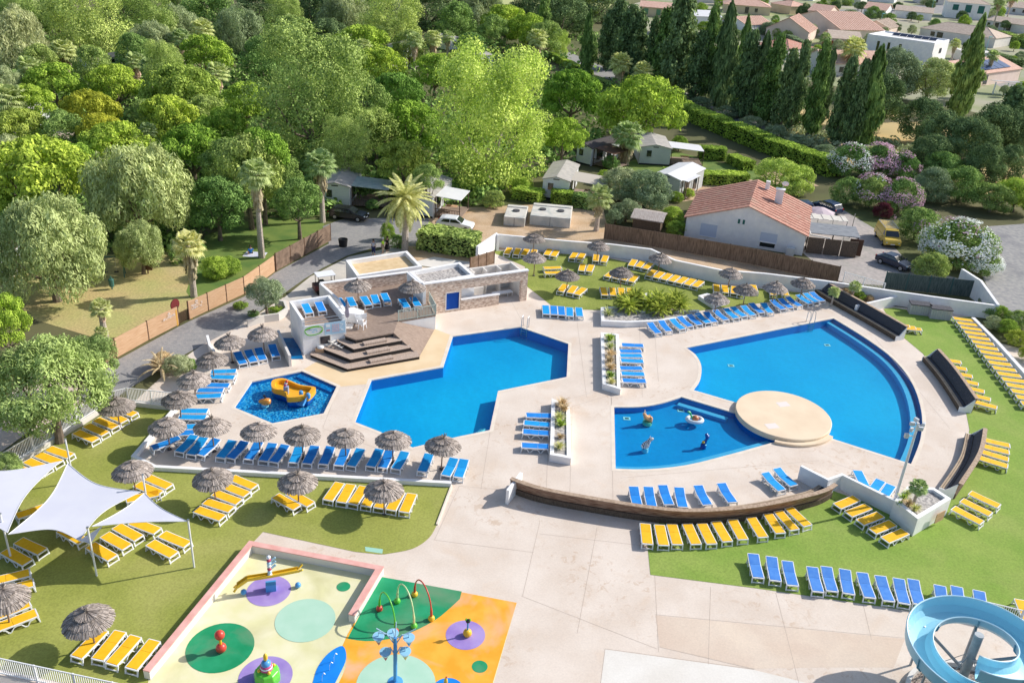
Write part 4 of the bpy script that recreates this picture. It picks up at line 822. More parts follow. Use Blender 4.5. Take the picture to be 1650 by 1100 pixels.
o = empty('laundry_pile', G(516, 566, .3), 0, 'small pile of white towels on a crate by the kiosk foot', 'towels'); MB().box((0, 0, .15), (.7, .5, .3)).build('crate', WOODL, o); MB().ball((.05, 0, .38), (.3, .24, .14), 10).build('towels', WHITEP, o, smooth=True)
# ================================================================ SHADE SAILS
MAST = mat('mast_white', (.75, .76, .79), .4); SAIL = mat('sail_cloth', (.6, .61, .7), .85, (.64, .65, .72), .6)
SAIL.node_tree.nodes['Principled BSDF'].inputs['Transmission Weight'].default_value = 0
def mast(x, y, z, label, lean=(0, 0)):
    g = G(x, y, z); o = empty('sail_mast', (g.x, g.y, .03), 0, label, 'mast', 'masts of the shade sails')
    MB().tube([(lean[0], lean[1], 0), (0, 0, z)], .055, 10).build('tube', MAST, o); MB().box((0, 0, z), (.12, .12, .06)).build('cap', STEEL, o); return Vector((g.x, g.y, z))
MZ = 3.35
M1 = mast(303, 838, MZ, 'outer white sail mast beside two yellow loungers'); M2 = mast(141, 850, MZ, 'front white sail mast between the two front sail edges'); M3 = mast(230, 765, MZ, 'white sail mast beside the thatched umbrella and two loungers')
M4 = mast(105, 707, MZ, 'back white sail mast behind the big sail'); M5 = mast(0, 828, MZ, 'tall white sail mast at the frame edge over two shaded loungers')
def at_height(m, y):
    """point on a mast whose image row is y"""
    lo, hi = .3, 4
    for _ in range(30):
        z = (lo+hi)/2; p = Vector((m.x, m.y, z)); q = p-Vector((0, 0, H)); yy = 550+F*q.dot(DN)/q.dot(FW)
        if yy > y: lo = z
        else: hi = z
    return Vector((m.x, m.y, z))
def sail(cs, label, sag=.12, name='shade_sail'):
    c = sum(cs, Vector())/len(cs); o = empty(name, c, 0, label, 'shade sail'); Q = [p-c for p in cs]; N = 14; b = MB(); n = len(Q)
    # edges curve inwards: bilinear patch with parabolic edge pull
    def P(u, v):
        if n == 4: p = Q[0]*(1-u)*(1-v)+Q[1]*u*(1-v)+Q[2]*u*v+Q[3]*(1-u)*v
        else: p = Q[0]*(1-u)+(Q[1]*(1-v)+Q[2]*v)*u
        ctr = Vector((0, 0, 0)); 
        eu = 4*u*(1-u); ev = 4*v*(1-v); pull = 0
        if n == 4:
            pu = Q[0]*(1-u)+Q[1]*u if v < .5 else Q[3]*(1-u)+Q[2]*u; pv = Q[0]*(1-v)+Q[3]*v if u < .5 else Q[1]*(1-v)+Q[2]*v
            k1 = eu*abs(2*v-1)**1.5; k2 = ev*abs(2*u-1)**1.5; p = p*(1-sag*1.9*max(k1, k2))
        else:
            k2 = ev*u**2; p = p*(1-sag*2*k2); 
            k3 = eu*abs(2*v-1)**1.5*sag*1.6; p = p*(1-k3)
        return p
    for i in range(N+1):
        for j in range(N+1): b.v.append(tuple(P(i/N, j/N)))
    for i in range(N):
        for j in range(N): k = i*(N+1)+j; b.f.append((k, k+N+1, k+N+2, k+1)); b.m.append(0)
    s = b.build('cloth', SAIL, o, smooth=True)
    eg = [(i/N, 0) for i in range(N+1)]+[(1, i/N) for i in range(N+1)]+[(1-i/N, 1) for i in range(N+1)]+([(0, 1-i/N) for i in range(N+1)] if n == 4 else [])
    MB().tube([P(*e)+Vector((0, 0, .01)) for k, e in enumerate(eg) if k == 0 or (P(*e)-P(*eg[k-1])).length > 1e-3], .022, 5).build('edge_hem', MAST, s)
    return o
T1 = at_height(M4, 746); R1 = at_height(M3, 793); B1 = at_height(M2, 871); L1 = at_height(M5, 861)
L1 = G(13, 861, 2.6); B1 = G(128, 871, 2.5); R1 = G(227, 792, 2.4); T1 = G(109, 746, 2.3)
sail([T1, R1, B1, L1], 'big white four-cornered shade sail over the lawn', .13)
sail([G(148, 848, 3.3), G(233, 794, 2.3), M1-Vector((0, 0, .08))], 'small white three-cornered shade sail beside the outer mast', .1)
sail([G(12, 858, 2.9), G(97, 743, 2.3), G(-70, 752, 2.6), G(-80, 850, 2.9)], 'white shade sail cut by the frame edge', .12)
sail([G(127, 871, 2.5), G(165, 847, 2.9), M2-Vector((0, 0, 1.1))], 'small drooping blue-white sail corner hanging behind the front mast', .05)
# ================================================================ SPLASH PAD
def disc_poly(x, y, rx, n=40): c = G(x, y); return [Vector((c.x+rx*math.cos(2*PI*i/n), c.y+rx*math.sin(2*PI*i/n))) for i in range(n)]
def paint(name, c, c2, c3=None): return mat(name, c, .6, c2, .9, 6, c3=c3, scale3=.35, spec=.35)
PY = paint('paint_yellow', (.74, .71, .4), (.8, .76, .52), (.6, .57, .3)); PO = paint('paint_orange', (.84, .36, .02), (.88, .45, .05), (.86, .46, .32)); PG = paint('paint_green', (.005, .26, .1), (.02, .33, .15), (.16, .28, .16))
PV = paint('paint_violet', (.3, .2, .55), (.4, .3, .63)); PA = paint('paint_aqua', (.4, .64, .49), (.46, .68, .54)); PB = paint('paint_blue', (.002, .2, .72), (.006, .26, .8))
pad = xy([(246, 1090), (407, 890), (604, 926), (612, 929), (832.5, 971), (790, 1120), (780, 1160), (180, 1160)])
ground('splash_pad', pad, .0285, PY)
# colour line between yellow and green/orange
og = xy([(612, 929), (832.5, 971), (785, 1130), (525, 1130)])+soft([(540, 1112), (557, 1075), (556, 1050), (552, 1040)], 3)+xy([(560, 1022)])
ground('orange_paint', og, .0325, PO)
gr_ = xy([(612, 929), (744, 953)])+soft([(741, 965), (725, 980), (700, 1000), (660, 1020), (625, 1030), (590, 1033), (560, 1029)], 3)
ground('green_paint', gr_, .0365, PG)
def circ(nm, x, y, r, m, z=.0405): ground(nm, disc_poly(x, y, r), z, m)
circ('green_spot', 355, 1043, 1.68, PG); circ('violet_spot', 433, 952, 1.2, PV, .0405); circ('aqua_spot', 492, 999, 1.58, PA); circ('green_spot', 553.5, 945.3, .38, PG); circ('violet_spot', 428, 1090, 1.3, PV)
circ('aqua_spot', 638, 1103, 1.95, PA); circ('violet_spot', 750, 1023, 1.04, PV); circ('green_spot', 773, 1074, .4, PG); circ('blue_spot', 722, 1113, .8, PB)
bl = soft([(504, 1100), (512, 1075), (530, 1052), (552, 1041), (558, 1060), (548, 1085), (530, 1115), (505, 1125)], 4); ground('blue_spot', bl, .0445, PB)
ground('hatch_cover', xy([(588, 881), (589, 888), (616, 892), (617, 885)]), .0365, mat('mint', (.35, .62, .5), .6))
def P_(nm, c, r=.35): return mat(nm, c, r, spec=.5)
RED, YL, GN, LB, BLK = P_('toy_red', (.6, .06, .04)), P_('toy_yellow', (.8, .5, .03)), P_('toy_green', (.12, .55, .05)), P_('toy_blue', (.08, .33, .7)), P_('toy_black', (.02, .02, .03))
o = empty('ball_spray_post', G(357, 1049), 0, 'red double-ball water sprayer on yellow stem in the green circle', 'water toy')
MB().ball((0, 0, .26), .27, 16).build('lower_ball', RED, o, smooth=True); MB().tube([(0, 0, .3), (0, 0, 1.0)], .07, 10).build('stem', YL, o); MB().ball((0, 0, 1.12), .26, 16).build('upper_ball', RED, o, smooth=True)
o = empty('spray_post', G(753, 1024), 0, 'yellow ball water toy with blue stem and green spray head on violet circle', 'water toy')
MB().ball((0, 0, .22), .24, 16).build('ball', YL, o, smooth=True); MB().tube([(0, 0, .3), (0, 0, .95)], .05, 8).build('stem', LB, o); h = MB().ball((0, 0, 1.05), (.13, .13, .12), 10).build('spray_head', BLK, o, smooth=True); 
for s in (-1, 1): MB().lathe((s*.1, 0, 1.1), [(.06, 0), (.03, .1), (.005, .16)], 8).build('ear_nozzle', GN, h)
o = empty('spray_post', G(718, 1106), 0, 'small yellow spray nozzle with red tip on the blue circle at the frame edge', 'water toy'); MB().tube([(0, 0, 0), (0, 0, .5), (.02, 0, .62)], [.12, .09, .03], 10).build('stem', YL, o); MB().ball((.02, 0, .66), .05, 8).build('tip', RED, o)
for (a, c, hm, m, bc, lb) in (((611.5, 983), (637, 1020), 1.7, GN, RED, 'lime green water arch nearest the bucket tree'), ((640, 971), (667, 1011), 1.8, P_('toy_cream', (.62, .75, .4)), GN, 'pale green water arch in the middle of the three'), ((668, 960), (695, 999), 1.6, RED, YL, 'dark red water arch at the plaza side of the three')):
    A_, B_ = G(*a), G(*c); o = empty('water_arch', A_, 0, lb, 'water arch'); v = B_-A_; pts = []
    for i in range(17):
        t = i/16; pts.append(v*(.5-.5*math.cos(PI*t))+Vector((0, 0, .15+hm*math.sin(PI*t)**.75)))
    MB().tube(pts, [.07 if i in (0, 1, 15, 16) else .04 for i in range(17)], 8).build('hoop', m, o, smooth=True)
    for q in (Vector((0, 0, 0)), v): MB().ball(q+Vector((0, 0, .15)), .19, 12).build('foot_ball', bc, o, smooth=True)
o = empty('bucket_tree', G(637, 1099), 0, 'tall blue water tree with five tipping cone buckets', 'water toy')
MB().lathe((0, 0, 0), [(.4, 0), (.38, .06), (.13, .12)], 16).build('foot', LB, o); MB().tube([(0, 0, 0), (0, 0, 2.3), (0, 0, 3.0)], [.1, .1, .08], 10).build('trunk', LB, o)
CY = P_('bucket_in', (.3, .6, .8)); PALE = P_('pale_blue', (.42, .62, .78))
for i, (u, zt) in enumerate(((610, 1027), (633, 1022), (659, 1029), (621, 1052), (653, 1051))):
    z = 2.75 if i < 3 else 2.05; g = G(u, zt, z)-G(637, 1099); pts = [Vector((0, 0, z-.25)), Vector((g.x*.5, g.y*.5, z+.35)), Vector((g.x, g.y, z+.33)), Vector((g.x, g.y, z+.05))]
    MB().tube(pts, .03, 6).build('branch', PALE, o); M = Matrix.Rotation(.12, 3, 'X')
    bk = MB().lathe((g.x, g.y, z), [(.23, .12), (.29, .12), (.17, -.12), (.15, -.16)], 18, M=M).build('bucket', PALE, o, smooth=False)
    MB().lathe((g.x, g.y, z), [(.26, .125), (.001, .03)], 18, M=M).build('water', CY, bk); MB().lathe((g.x, g.y, z), [(.16, -.14), (.01, -.56)], 12, M=M).build('tip', [RED, YL, LB, RED, YL][i], bk)
for s in ((-.95, .25, 3.25), (.95, .35, 3.3), (0, .3, 3.7)): MB().tube([(0, 0, 2.9), Vector(s)*.6+Vector((0, 0, 1.15)), s], .028, 6).build('spray_arm', PALE, o)
# yellow seesaw cannon toy
o = empty('water_seesaw', G(437, 950), .28, 'yellow water channel on a blue block with striped spray column', 'water toy'); 
MB().box((0, 0, .25), (.55, .4, .5)).build('blue_block', LB, o); ch = MB()
pts = [(-1.75, 0, .55), (-1.2, 0, .95), (0, 0, 1.0), (1.5, 0, 1.15)]
for a, c in zip(pts, pts[1:]):
    ch.bar(a, c, .3, .05); 
    for s in (-1, 1): ch.bar((a[0], s*.15, a[2]+.07), (c[0], s*.15, c[2]+.07), .04, .16)
ch.build('channel', YL, o); 
for s in (-1, 1): MB().bar((1.5, s*.1, 1.15), (1.75, s*.22, 1.35), .09).build('claw', YL, o); MB().bar((-1.75, s*.1, .6), (-1.95, s*.18, .35), .09).build('claw', YL, o)
cl = MB(); [cl.ball((.0, 0, 1.1+.2*i), (.13, .13, .11), 10, m=i % 3) for i in range(7)]; cl.build('striped_column', [P_('toy_white', (.75, .8, .85)), PALE, P_('toy_crimson', (.5, .05, .12))], o, smooth=True)
for i in range(3): MB().bar((.05, 0, 1.5+.25*i), (.35, .05, 1.7+.25*i), .09).build('nozzle', PALE, o)
for x in (-1.45, 1.45): MB().ball((x, -.1, .2), .17, 12).build('water_cup', LB, o, smooth=True)
# green toy with stacked rings
o = empty('ring_stack_toy', G(431, 1095), 0, 'lime green hut toy topped by blue and pink rings and a yellow bulb', 'water toy'); o.scale = (.82, .82, .82)
MB().lathe((0, 0, 0), [(.78, 0), (.8, .5), (.7, .8), (.35, .95)], 8).build('green_hut', GN, o, bevel=.05)
for i, (r, z, m) in enumerate(((.4, 1.0, P_('toy_pink', (.6, .08, .25))), (.38, 1.12, P_('toy_white', (.75, .8, .85))), (.36, 1.22, P_('toy_pink', (.6, .08, .25))), (.3, 1.35, LB))): MB().ball((0, 0, z), (r, r, .14 if i < 3 else .26), 14).build('ring', m, o, smooth=True)
for a in range(4): MB().ball((.45*math.cos(a*PI/2+.6), .45*math.sin(a*PI/2+.6), 1.0), .11, 8).build('yellow_knob', YL, o, smooth=True)
MB().ball((0, 0, 1.85), (.14, .14, .3), 12).build('bulb', YL, o, smooth=True)
# thin water jets rising from the blue spot
JET = mat('water_jet', (.8, .85, .9), .2)
for i, (x, y) in enumerate(((538, 1066), (531, 1080), (519, 1098))):
    o = MB().tube([(0, 0, 0), (.02, 0, .4), (.1, 0, .62), (.18, 0, .55)], .012, 5).build('water_jet', JET, loc=G(x, y)); thing(o, f'thin white water jet on the blue floor spot, {ORD[i]} from the orange paint', 'water jet')
# ================================================================ TOYS IN THE POOLS
OR = P_('slide_orange', (.85, .42, .02)); NV = P_('hull_blue', (.0, .09, .38))
o = empty('boat_slide', G(474, 632, -.2), 0, 'orange and blue boat-shaped play platform with a blue slide', 'water slide'); c0 = o.location.copy(); o.location.z = -.3
hull = smooth_poly([G(x, y, .55).xy-c0.xy for x, y in ((437, 622), (440, 614), (455, 611), (470, 616), (485, 622), (506, 625), (508, 629), (498, 640), (490, 640), (476, 642), (463, 642), (461, 635), (452, 631), (441, 628))], 3, True)
cc = sum(hull, Vector((0, 0)))/len(hull); inner = [cc+(p-cc)*.82 for p in hull]
MB().prism([cc+(p-cc)*.93 for p in hull], .05, .55).build('hull', NV, o); b = MB(); n = len(hull)
for k, (P0, z) in enumerate(((hull, .55), (hull, .98), (inner, .98), (inner, .66))): b.v += [(p.x, p.y, z) for p in P0]
for k in range(3):
    for i in range(n): j = (i+1) % n; b.f.append((k*n+i, k*n+j, (k+1)*n+j, (k+1)*n+i)); b.m.append(0)
b.build('orange_rim', OR, o, fixn=True); MB().sheet(inner, .67).build('orange_floor', OR, o)
s0, s1 = G(491, 637, .55)-c0, G(483, 653, 0)-c0; s = MB(); dz = Vector((0, 0, 1)); s0.z = .85; s1.z = .28
s.bar(s0, s1, .62, .06); sd_ = (s1-s0).normalized().cross(dz).normalized()
for q in (-1, 1): s.bar(s0+sd_*.3*q+dz*.1, s1+sd_*.3*q+dz*.1, .07, .22)
s.build('slide', LB, o); 
for q in (-1, 1): MB().lathe(s0+sd_*.34*q, [(.16, -.1), (.16, .22), (.1, .3)], 12).build('slide_post', LB, o)
g = G(461, 624, .9)-c0; MB().box((g.x, g.y, .95), (.34, .3, .7)).build('control_box', mat('toy_grey', (.25, .33, .5), .4), o); 
for k, m in enumerate((P_('toy_pink', (.6, .08, .25)), P_('toy_white', (.75, .8, .85)), RED)): MB().ball((g.x-.05+.06*k, g.y, 1.42+.15*k), .12, 8).build('knob', m, o, smooth=True)
def body(chain, radii, m, name, par, sub=1):
    """one continuous skinned surface along a chain of points (tree given by parent indices)"""
    me = bpy.data.meshes.new(name); me.from_pydata([c[:3] for c in chain], [(i, c[3]) for i, c in enumerate(chain) if c[3] is not None], []); ob = bpy.data.objects.new(name, me); COL.objects.link(ob); ob.parent = par
    sk = ob.modifiers.new('skin', 'SKIN'); me.materials.append(m)
    for i, v in enumerate(me.skin_vertices[0].data): v.radius = (radii[i], radii[i]); v.use_root = (i == 0)
    ss = ob.modifiers.new('sub', 'SUBSURF'); ss.levels = sub; ss.render_levels = sub; return ob
o = empty('fish_ride', G(427, 654, -.25), 0, 'orange fish-shaped ride with a dark fin in the toddler pool', 'water toy')
body([(-.5, 0, .35, None), (-.2, 0, .4, 0), (.25, 0, .42, 1), (.5, .0, .4, 2)], [.1, .22, .34, .2], P_('toy_orange2', (.75, .3, .05)), 'body', o); MB().bar((.1, 0, .7), (-.05, 0, .95), .05, .16).build('fin', BLK, o); MB().lathe((0, 0, 0), [(.3, 0), (.25, .2)], 12).build('base', WHITEP, o)
o = empty('squirrel_ride', G(1041, 683, -.4), .2, 'orange and cream animal ride with pointed ears in the play pool', 'water toy'); o.scale = (.78, .78, .85)
body([(.1, 0, .45, None), (-.2, 0, .8, 0), (-.32, 0, 1.1, 1), (-.5, 0, 1.08, 2), (.35, 0, .5, 0), (.55, 0, .75, 4)], [.33, .2, .2, .12, .28, .2], P_('toy_orange3', (.78, .4, .16)), 'body', o)
for s_ in (-1, 1): MB().lathe((-.28, s_*.11, 1.24), [(.07, 0), (.04, .12), (.005, .25)], 8).build('ear', P_('toy_cream2', (.8, .68, .5)), o)
MB().lathe((.1, 0, 0), [(.48, 0), (.45, .3), (.3, .34)], 16).build('base', P_('toy_mint', (.5, .7, .4)), o)
o = empty('ring_ride', G(1118, 683, -.4), .0, 'white floating ring with a brown shell and green long-necked head', 'water toy'); o.scale = (.68, .68, .8)
b = MB(); n1, n2 = 24, 8
for i in range(n1):
    for j in range(n2): a, c = 2*PI*i/n1, 2*PI*j/n2; r = .72+.22*math.cos(c); b.v.append((r*math.cos(a)*1.15, r*math.sin(a)*.9, .5+.2*math.sin(c)))
for i in range(n1):
    for j in range(n2): b.f.append((i*n2+j, ((i+1) % n1)*n2+j, ((i+1) % n1)*n2+(j+1) % n2, i*n2+(j+1) % n2)); b.m.append(0)
b.build('ring', P_('toy_offwhite', (.7, .76, .8)), o, smooth=True); MB().ball((.05, 0, .65), (.42, .38, .3), 14).build('shell', P_('toy_brown', (.45, .17, .08)), o, smooth=True)
body([(-.25, 0, .6, None), (-.5, 0, .95, 0), (-.66, 0, 1.25, 1), (-.95, 0, 1.35, 2)], [.12, .11, .15, .13], P_('toy_green2', (.05, .5, .2)), 'neck_and_head', o)
o = empty('zebra_ride', G(1039, 726, -.4), .35, 'white ride with black zebra stripes in the play pool', 'water toy'); o.scale = (.78, .78, .85)
ZM = bpy.data.materials.new('zebra'); ZM.use_nodes = True; zn = ZM.node_tree.nodes; wv = zn.new('ShaderNodeTexWave'); wv.inputs['Scale'].default_value = 2.6; wv.inputs['Distortion'].default_value = 1.5; zc = zn.new('ShaderNodeTexCoord'); ZM.node_tree.links.new(zc.outputs['Object'], wv.inputs[0])
zr = zn.new('ShaderNodeMapRange'); zr.inputs[1].default_value = .6; zr.inputs[2].default_value = .68; zr.inputs[3].default_value = .75; zr.inputs[4].default_value = .03; ZM.node_tree.links.new(wv.outputs['Fac'], zr.inputs[0]); ZM.node_tree.links.new(zr.outputs[0], zn['Principled BSDF'].inputs['Base Color'])
body([(0, 0, .55, None), (-.3, 0, .7, 0), (.25, 0, .9, 0), (.45, 0, 1.15, 2), (.75, 0, 1.1, 3), (-.1, 0, .1, 0)], [.3, .24, .2, .19, .11, .34], ZM, 'body', o)
MB().lathe((0, 0, 0), [(.3, -.08), (.3, .34), (.2, .4)], 14).build('base', WHITEP, o)
for s_ in (-1, 1): MB().lathe((.42, s_*.12, 1.28), [(.05, 0), (.005, .16)], 6).build('ear', WHITEP, o)
o = empty('whale_ride', G(1133, 720, -.4), .0, 'dark blue whale-tail ride with a yellow ball in the play pool', 'water toy'); o.scale = (.78, .78, .85)
body([(0, 0, .3, None), (.15, 0, .7, 0), (.25, .05, 1.0, 1), (.05, .1, 1.35, 2), (.38, -.1, 1.1, 2)], [.26, .15, .12, .2, .16], NV, 'body', o); MB().lathe((0, 0, 0), [(.28, -.08), (.28, .3), (.18, .36)], 14).build('base', NV, o); MB().ball((-.12, -.2, .62), .14, 10).build('yellow_ball', YL, o, smooth=True)
# ================================================================ BLUE SPIRAL SLIDE
SC0 = G(1566, 1049, 3.1); SB = P_('slide_blue', (.36, .7, .84), .3); SBD = P_('slide_out', (.33, .64, .8), .35)
o = empty('spiral_slide', (SC0.x, SC0.y, .02), 0, 'light blue open spiral slide round a grey steel column', 'water slide'); RR = 2.45; NS = 64
def sl(i): 
    a = math.radians(-75-i/NS*400); z = 2.15+1.75*i/NS
    r = RR; return a, z, r
prof = [(-.62, .55), (-.58, .2), (-.38, -.02), (0, -.1), (.38, -.02), (.6, .25), (.66, .8)]
b = MB(); k = len(prof)
for i in range(-8, NS+1):
    a, z, r = sl(i)
    for q in range(2):
        for (u, hh) in (prof if q == 0 else [(p*1.06+(0), h_-.05 if abs(p) < .5 else h_) for p, h_ in prof]): b.v.append(((r+u)*math.cos(a), (r+u)*math.sin(a), z+hh))
nn = NS+9
for i in range(nn-1):
    for j in range(k-1):
        p = i*2*k+j; b.f.append((p, p+1, p+2*k+1, p+2*k)); b.m.append(0); p += k; b.f.append((p, p+2*k, p+2*k+1, p+1)); b.m.append(1)
    for j in (0, k-1): p = i*2*k+j; b.f.append((p, p+2*k, p+3*k, p+k)); b.m.append(0)
b.build('trough', [SB, SBD], o, smooth=False)
for q in (0, k-1):
    MB().tube([((sl(i)[2]+prof[q][0])*math.cos(sl(i)[0]), (sl(i)[2]+prof[q][0])*math.sin(sl(i)[0]), sl(i)[1]+prof[q][1]) for i in range(-8, NS+1)], .045, 6).build('rim', P_('slide_rim', (.55, .8, .9)), o, smooth=True)
for i in (3, 14, 25, 36, 47, 58):
    a, z, r = sl(i); m = MB(); [m.bar(((r+p0[0]*1.1)*math.cos(a), (r+p0[0]*1.1)*math.sin(a), z+p0[1]-.06), ((r+p1[0]*1.1)*math.cos(a), (r+p1[0]*1.1)*math.sin(a), z+p1[1]-.06), .06, .07) for p0, p1 in zip(prof, prof[1:])]; m.build('joint_flange', P_('flange', (.1, .35, .5)), o)
GST = mat('galvanised', (.3, .34, .38), .55, (.4, .44, .47), 3, metal=.3)
pc = Vector((.12, .1, 0)); MB().tube([pc, pc+Vector((0, 0, 4.1))], .22, 16).build('column', GST, o)
for i in (3, 14, 25, 36, 47, 58):
    a, z, r = sl(i); e = Vector((r*math.cos(a), r*math.sin(a), z-.1)); MB().bar(pc+Vector((0, 0, max(.5, z-1.2))), e, .11).build('support_arm', GST, o); MB().bar((e.x, e.y, 0), e, .09).build('strut', GST, o) if i in (3, 14, 25, 36) else None
m = MB()
for a in (20, 110, 200, 290): a = math.radians(a); m.bar(pc+Vector((0, 0, 3.0)), (1.9*math.cos(a), 1.9*math.sin(a), .1), .035); m.bar(pc+Vector((0, 0, .9)), (2.1*math.cos(a+.5), 2.1*math.sin(a+.5), 2.3), .035)
m.build('tie_rods', GST, o)
gp = [Vector((SC0.x+.6+3.1*math.cos(2*PI*i/48), SC0.y-.6+2.7*math.sin(2*PI*i/48))) for i in range(48)]
ground('gravel_bed', gp, .0285, mat('dark_gravel', (.2, .16, .14), .95, (.42, .36, .32), 9, 3, lo=.42, hi=.6)); thing(MB().wall(gp, .3, .22, .02, closed=True).build('ring_kerb', CREAM), 'curved concrete kerb round the gravel bed under the blue slide', 'kerb')
# ================================================================ FLOODLIGHT MAST
g = G(1480, 681, 6.6); g0 = G(1443, 808, 1.4); o = empty('floodlight_mast', (g.x, g.y, 0), 0, 'tall white floodlight mast standing in the corner planter', 'light mast')
MB().tube([(0, 0, 0), (0, 0, 6.6)], [.11, .07], 10).build('mast', MAST, o)
for i, (dx, dy, dz) in enumerate(((-.3, 0, .1), (.3, 0, .1), (0, .3, .2), (.05, -.3, 0), (-.2, .1, -.4))):
    MB().bar((0, 0, 6.4), (dx, dy, 6.4+dz), .05).build('bracket', MAST, o); MB().box((dx*1.2, dy*1.2, 6.4+dz), (.3, .18, .25), i).build('floodlight', mat('lamp_grey', (.6, .62, .65), .4), o, bevel=.02)
MB().box((-.5, 0, 5.6), (.25, .2, .3)).build('floodlight', MATS['lamp_grey'], o); MB().bar((0, 0, 5.6), (-.45, 0, 5.6), .05).build('bracket', MAST, o)
# ================================================================ VEGETATION
def leaves_mesh(name, Pn, N, size, aspect=1.0, jit=.7, mat_=None, up=None, tri=False):
    n = len(Pn); N = N+rng.normal(0, jit, (n, 3)); N /= np.linalg.norm(N, axis=1)[:, None]+1e-9
    A = rng.normal(0, 1, (n, 3)) if up is None else np.tile(np.array(up, float), (n, 1))+rng.normal(0, .35, (n, 3))
    V = A-N*np.sum(A*N, axis=1)[:, None]; V /= np.linalg.norm(V, axis=1)[:, None]+1e-9; U = np.cross(N, V)
    s = size*rng.uniform(.65, 1.35, n)[:, None]
    v = np.stack([Pn-U*s*.5-V*s*aspect*.45, Pn+U*s*.5-V*s*aspect*.25, Pn+U*s*.3+V*s*aspect*.5, Pn-U*s*.45+V*s*aspect*.35], 1).reshape(-1, 3)
    me = bpy.data.meshes.new(name); me.vertices.add(4*n); me.vertices.foreach_set('co', v.ravel()); me.loops.add(4*n); me.loops.foreach_set('vertex_index', np.arange(4*n, dtype=np.int32))
    me.polygons.add(n); me.polygons.foreach_set('loop_start', np.arange(0, 4*n, 4, dtype=np.int32)); me.polygons.foreach_set('loop_total', np.full(n, 4, dtype=np.int32)); me.update(calc_edges=True); me.validate()
    if mat_: me.materials.append(mat_)
    return me
def sph(n):
    z = rng.uniform(-1, 1, n); a = rng.uniform(0, 2*PI, n); r = np.sqrt(1-z*z); return np.stack([r*np.cos(a), r*np.sin(a), z], 1)
def puffs(cs, rs, per, shell=(.72, 1.04), lowcut=-.75):
    P = []; N = []
    for c, r in zip(cs, rs):
        r = np.array(r if hasattr(r, '__len__') else (r, r, r*.85)); n = int(per*(r[0]*r[1]+r[0]*r[2]+r[1]*r[2])/3)+4; d = sph(n); d = d[d[:, 2] > lowcut]
        P.append(np.array(c)+d*r*rng.uniform(*shell, (len(d), 1))); N.append(d/r*r.mean())
    P = np.vstack(P); N = np.vstack(N); return P, N/np.linalg.norm(N, axis=1)[:, None]
LM = dict(
 pine=leafmat('pine_needles', (.08, .18, .02), (.62, .82, .13), .15, .02), pined=leafmat('pine_needles_deep', (.1, .19, .03), (.46, .64, .14), .22), piney=leafmat('pine_needles_yellow', (.24, .28, .02), (.8, .8, .12), .25, .01),
 plane=leafmat('plane_leaves', (.07, .15, .03), (.72, .86, .27), .16, .012), planeb=leafmat('plane_leaves_bright', (.13, .25, .03), (.78, .93, .24), .2, .006), pepper=leafmat('pepper_leaves', (.15, .2, .06), (.72, .82, .36), .16, .012),
 peppern=leafmat('pepper_leaves_near', (.1, .16, .04), (.58, .74, .26), .14, .01), grey=leafmat('grey_leaves', (.19, .24, .1), (.66, .74, .4), .25), dark=leafmat('dark_needles', (.035, .075, .03), (.34, .46, .2), .15, .012), cyp=leafmat('cypress', (.045, .1, .025), (.36, .52, .16), .15, .012),
 green=leafmat('green_leaves', (.05, .12, .03), (.5, .68, .2), .15), hedge=leafmat('hedge_leaves', (.08, .18, .02), (.66, .84, .16), .25, .01), palm=leafmat('palm_leaf', (.22, .32, .07), (.78, .86, .4), .28), palmy=leafmat('palm_leaf_yellow', (.34, .4, .1), (.85, .86, .42), .3),
 skirt=leafmat('dead_fronds', (.38, .27, .17), (.85, .7, .52), .2), white=leafmat('white_blossom', (.65, .7, .65), (.9, .92, .9), .25, 0), pink=leafmat('pink_blossom', (.5, .26, .4), (.88, .62, .74), .25, 0), olive=leafmat('olive_leaves', (.16, .21, .1), (.58, .68, .4), .25), sago=leafmat('sago_leaf', (.1, .17, .01), (.62, .68, .13), .2, 0), tawny=leafmat('tawny_grass', (.45, .33, .16), (.92, .74, .46), .3, 0))
BARK = mat('bark', (.13, .1, .075), .95, (.24, .19, .15), 3, 5, space='object'); BARKP = mat('palm_bark', (.34, .28, .23), .95, (.6, .52, .45), 6, 4, space='object', stretch=(1, 1, 3)); BARKW = mat('plane_bark', (.45, .38, .3), .9, (.62, .55, .45), 2, 4, space='object')
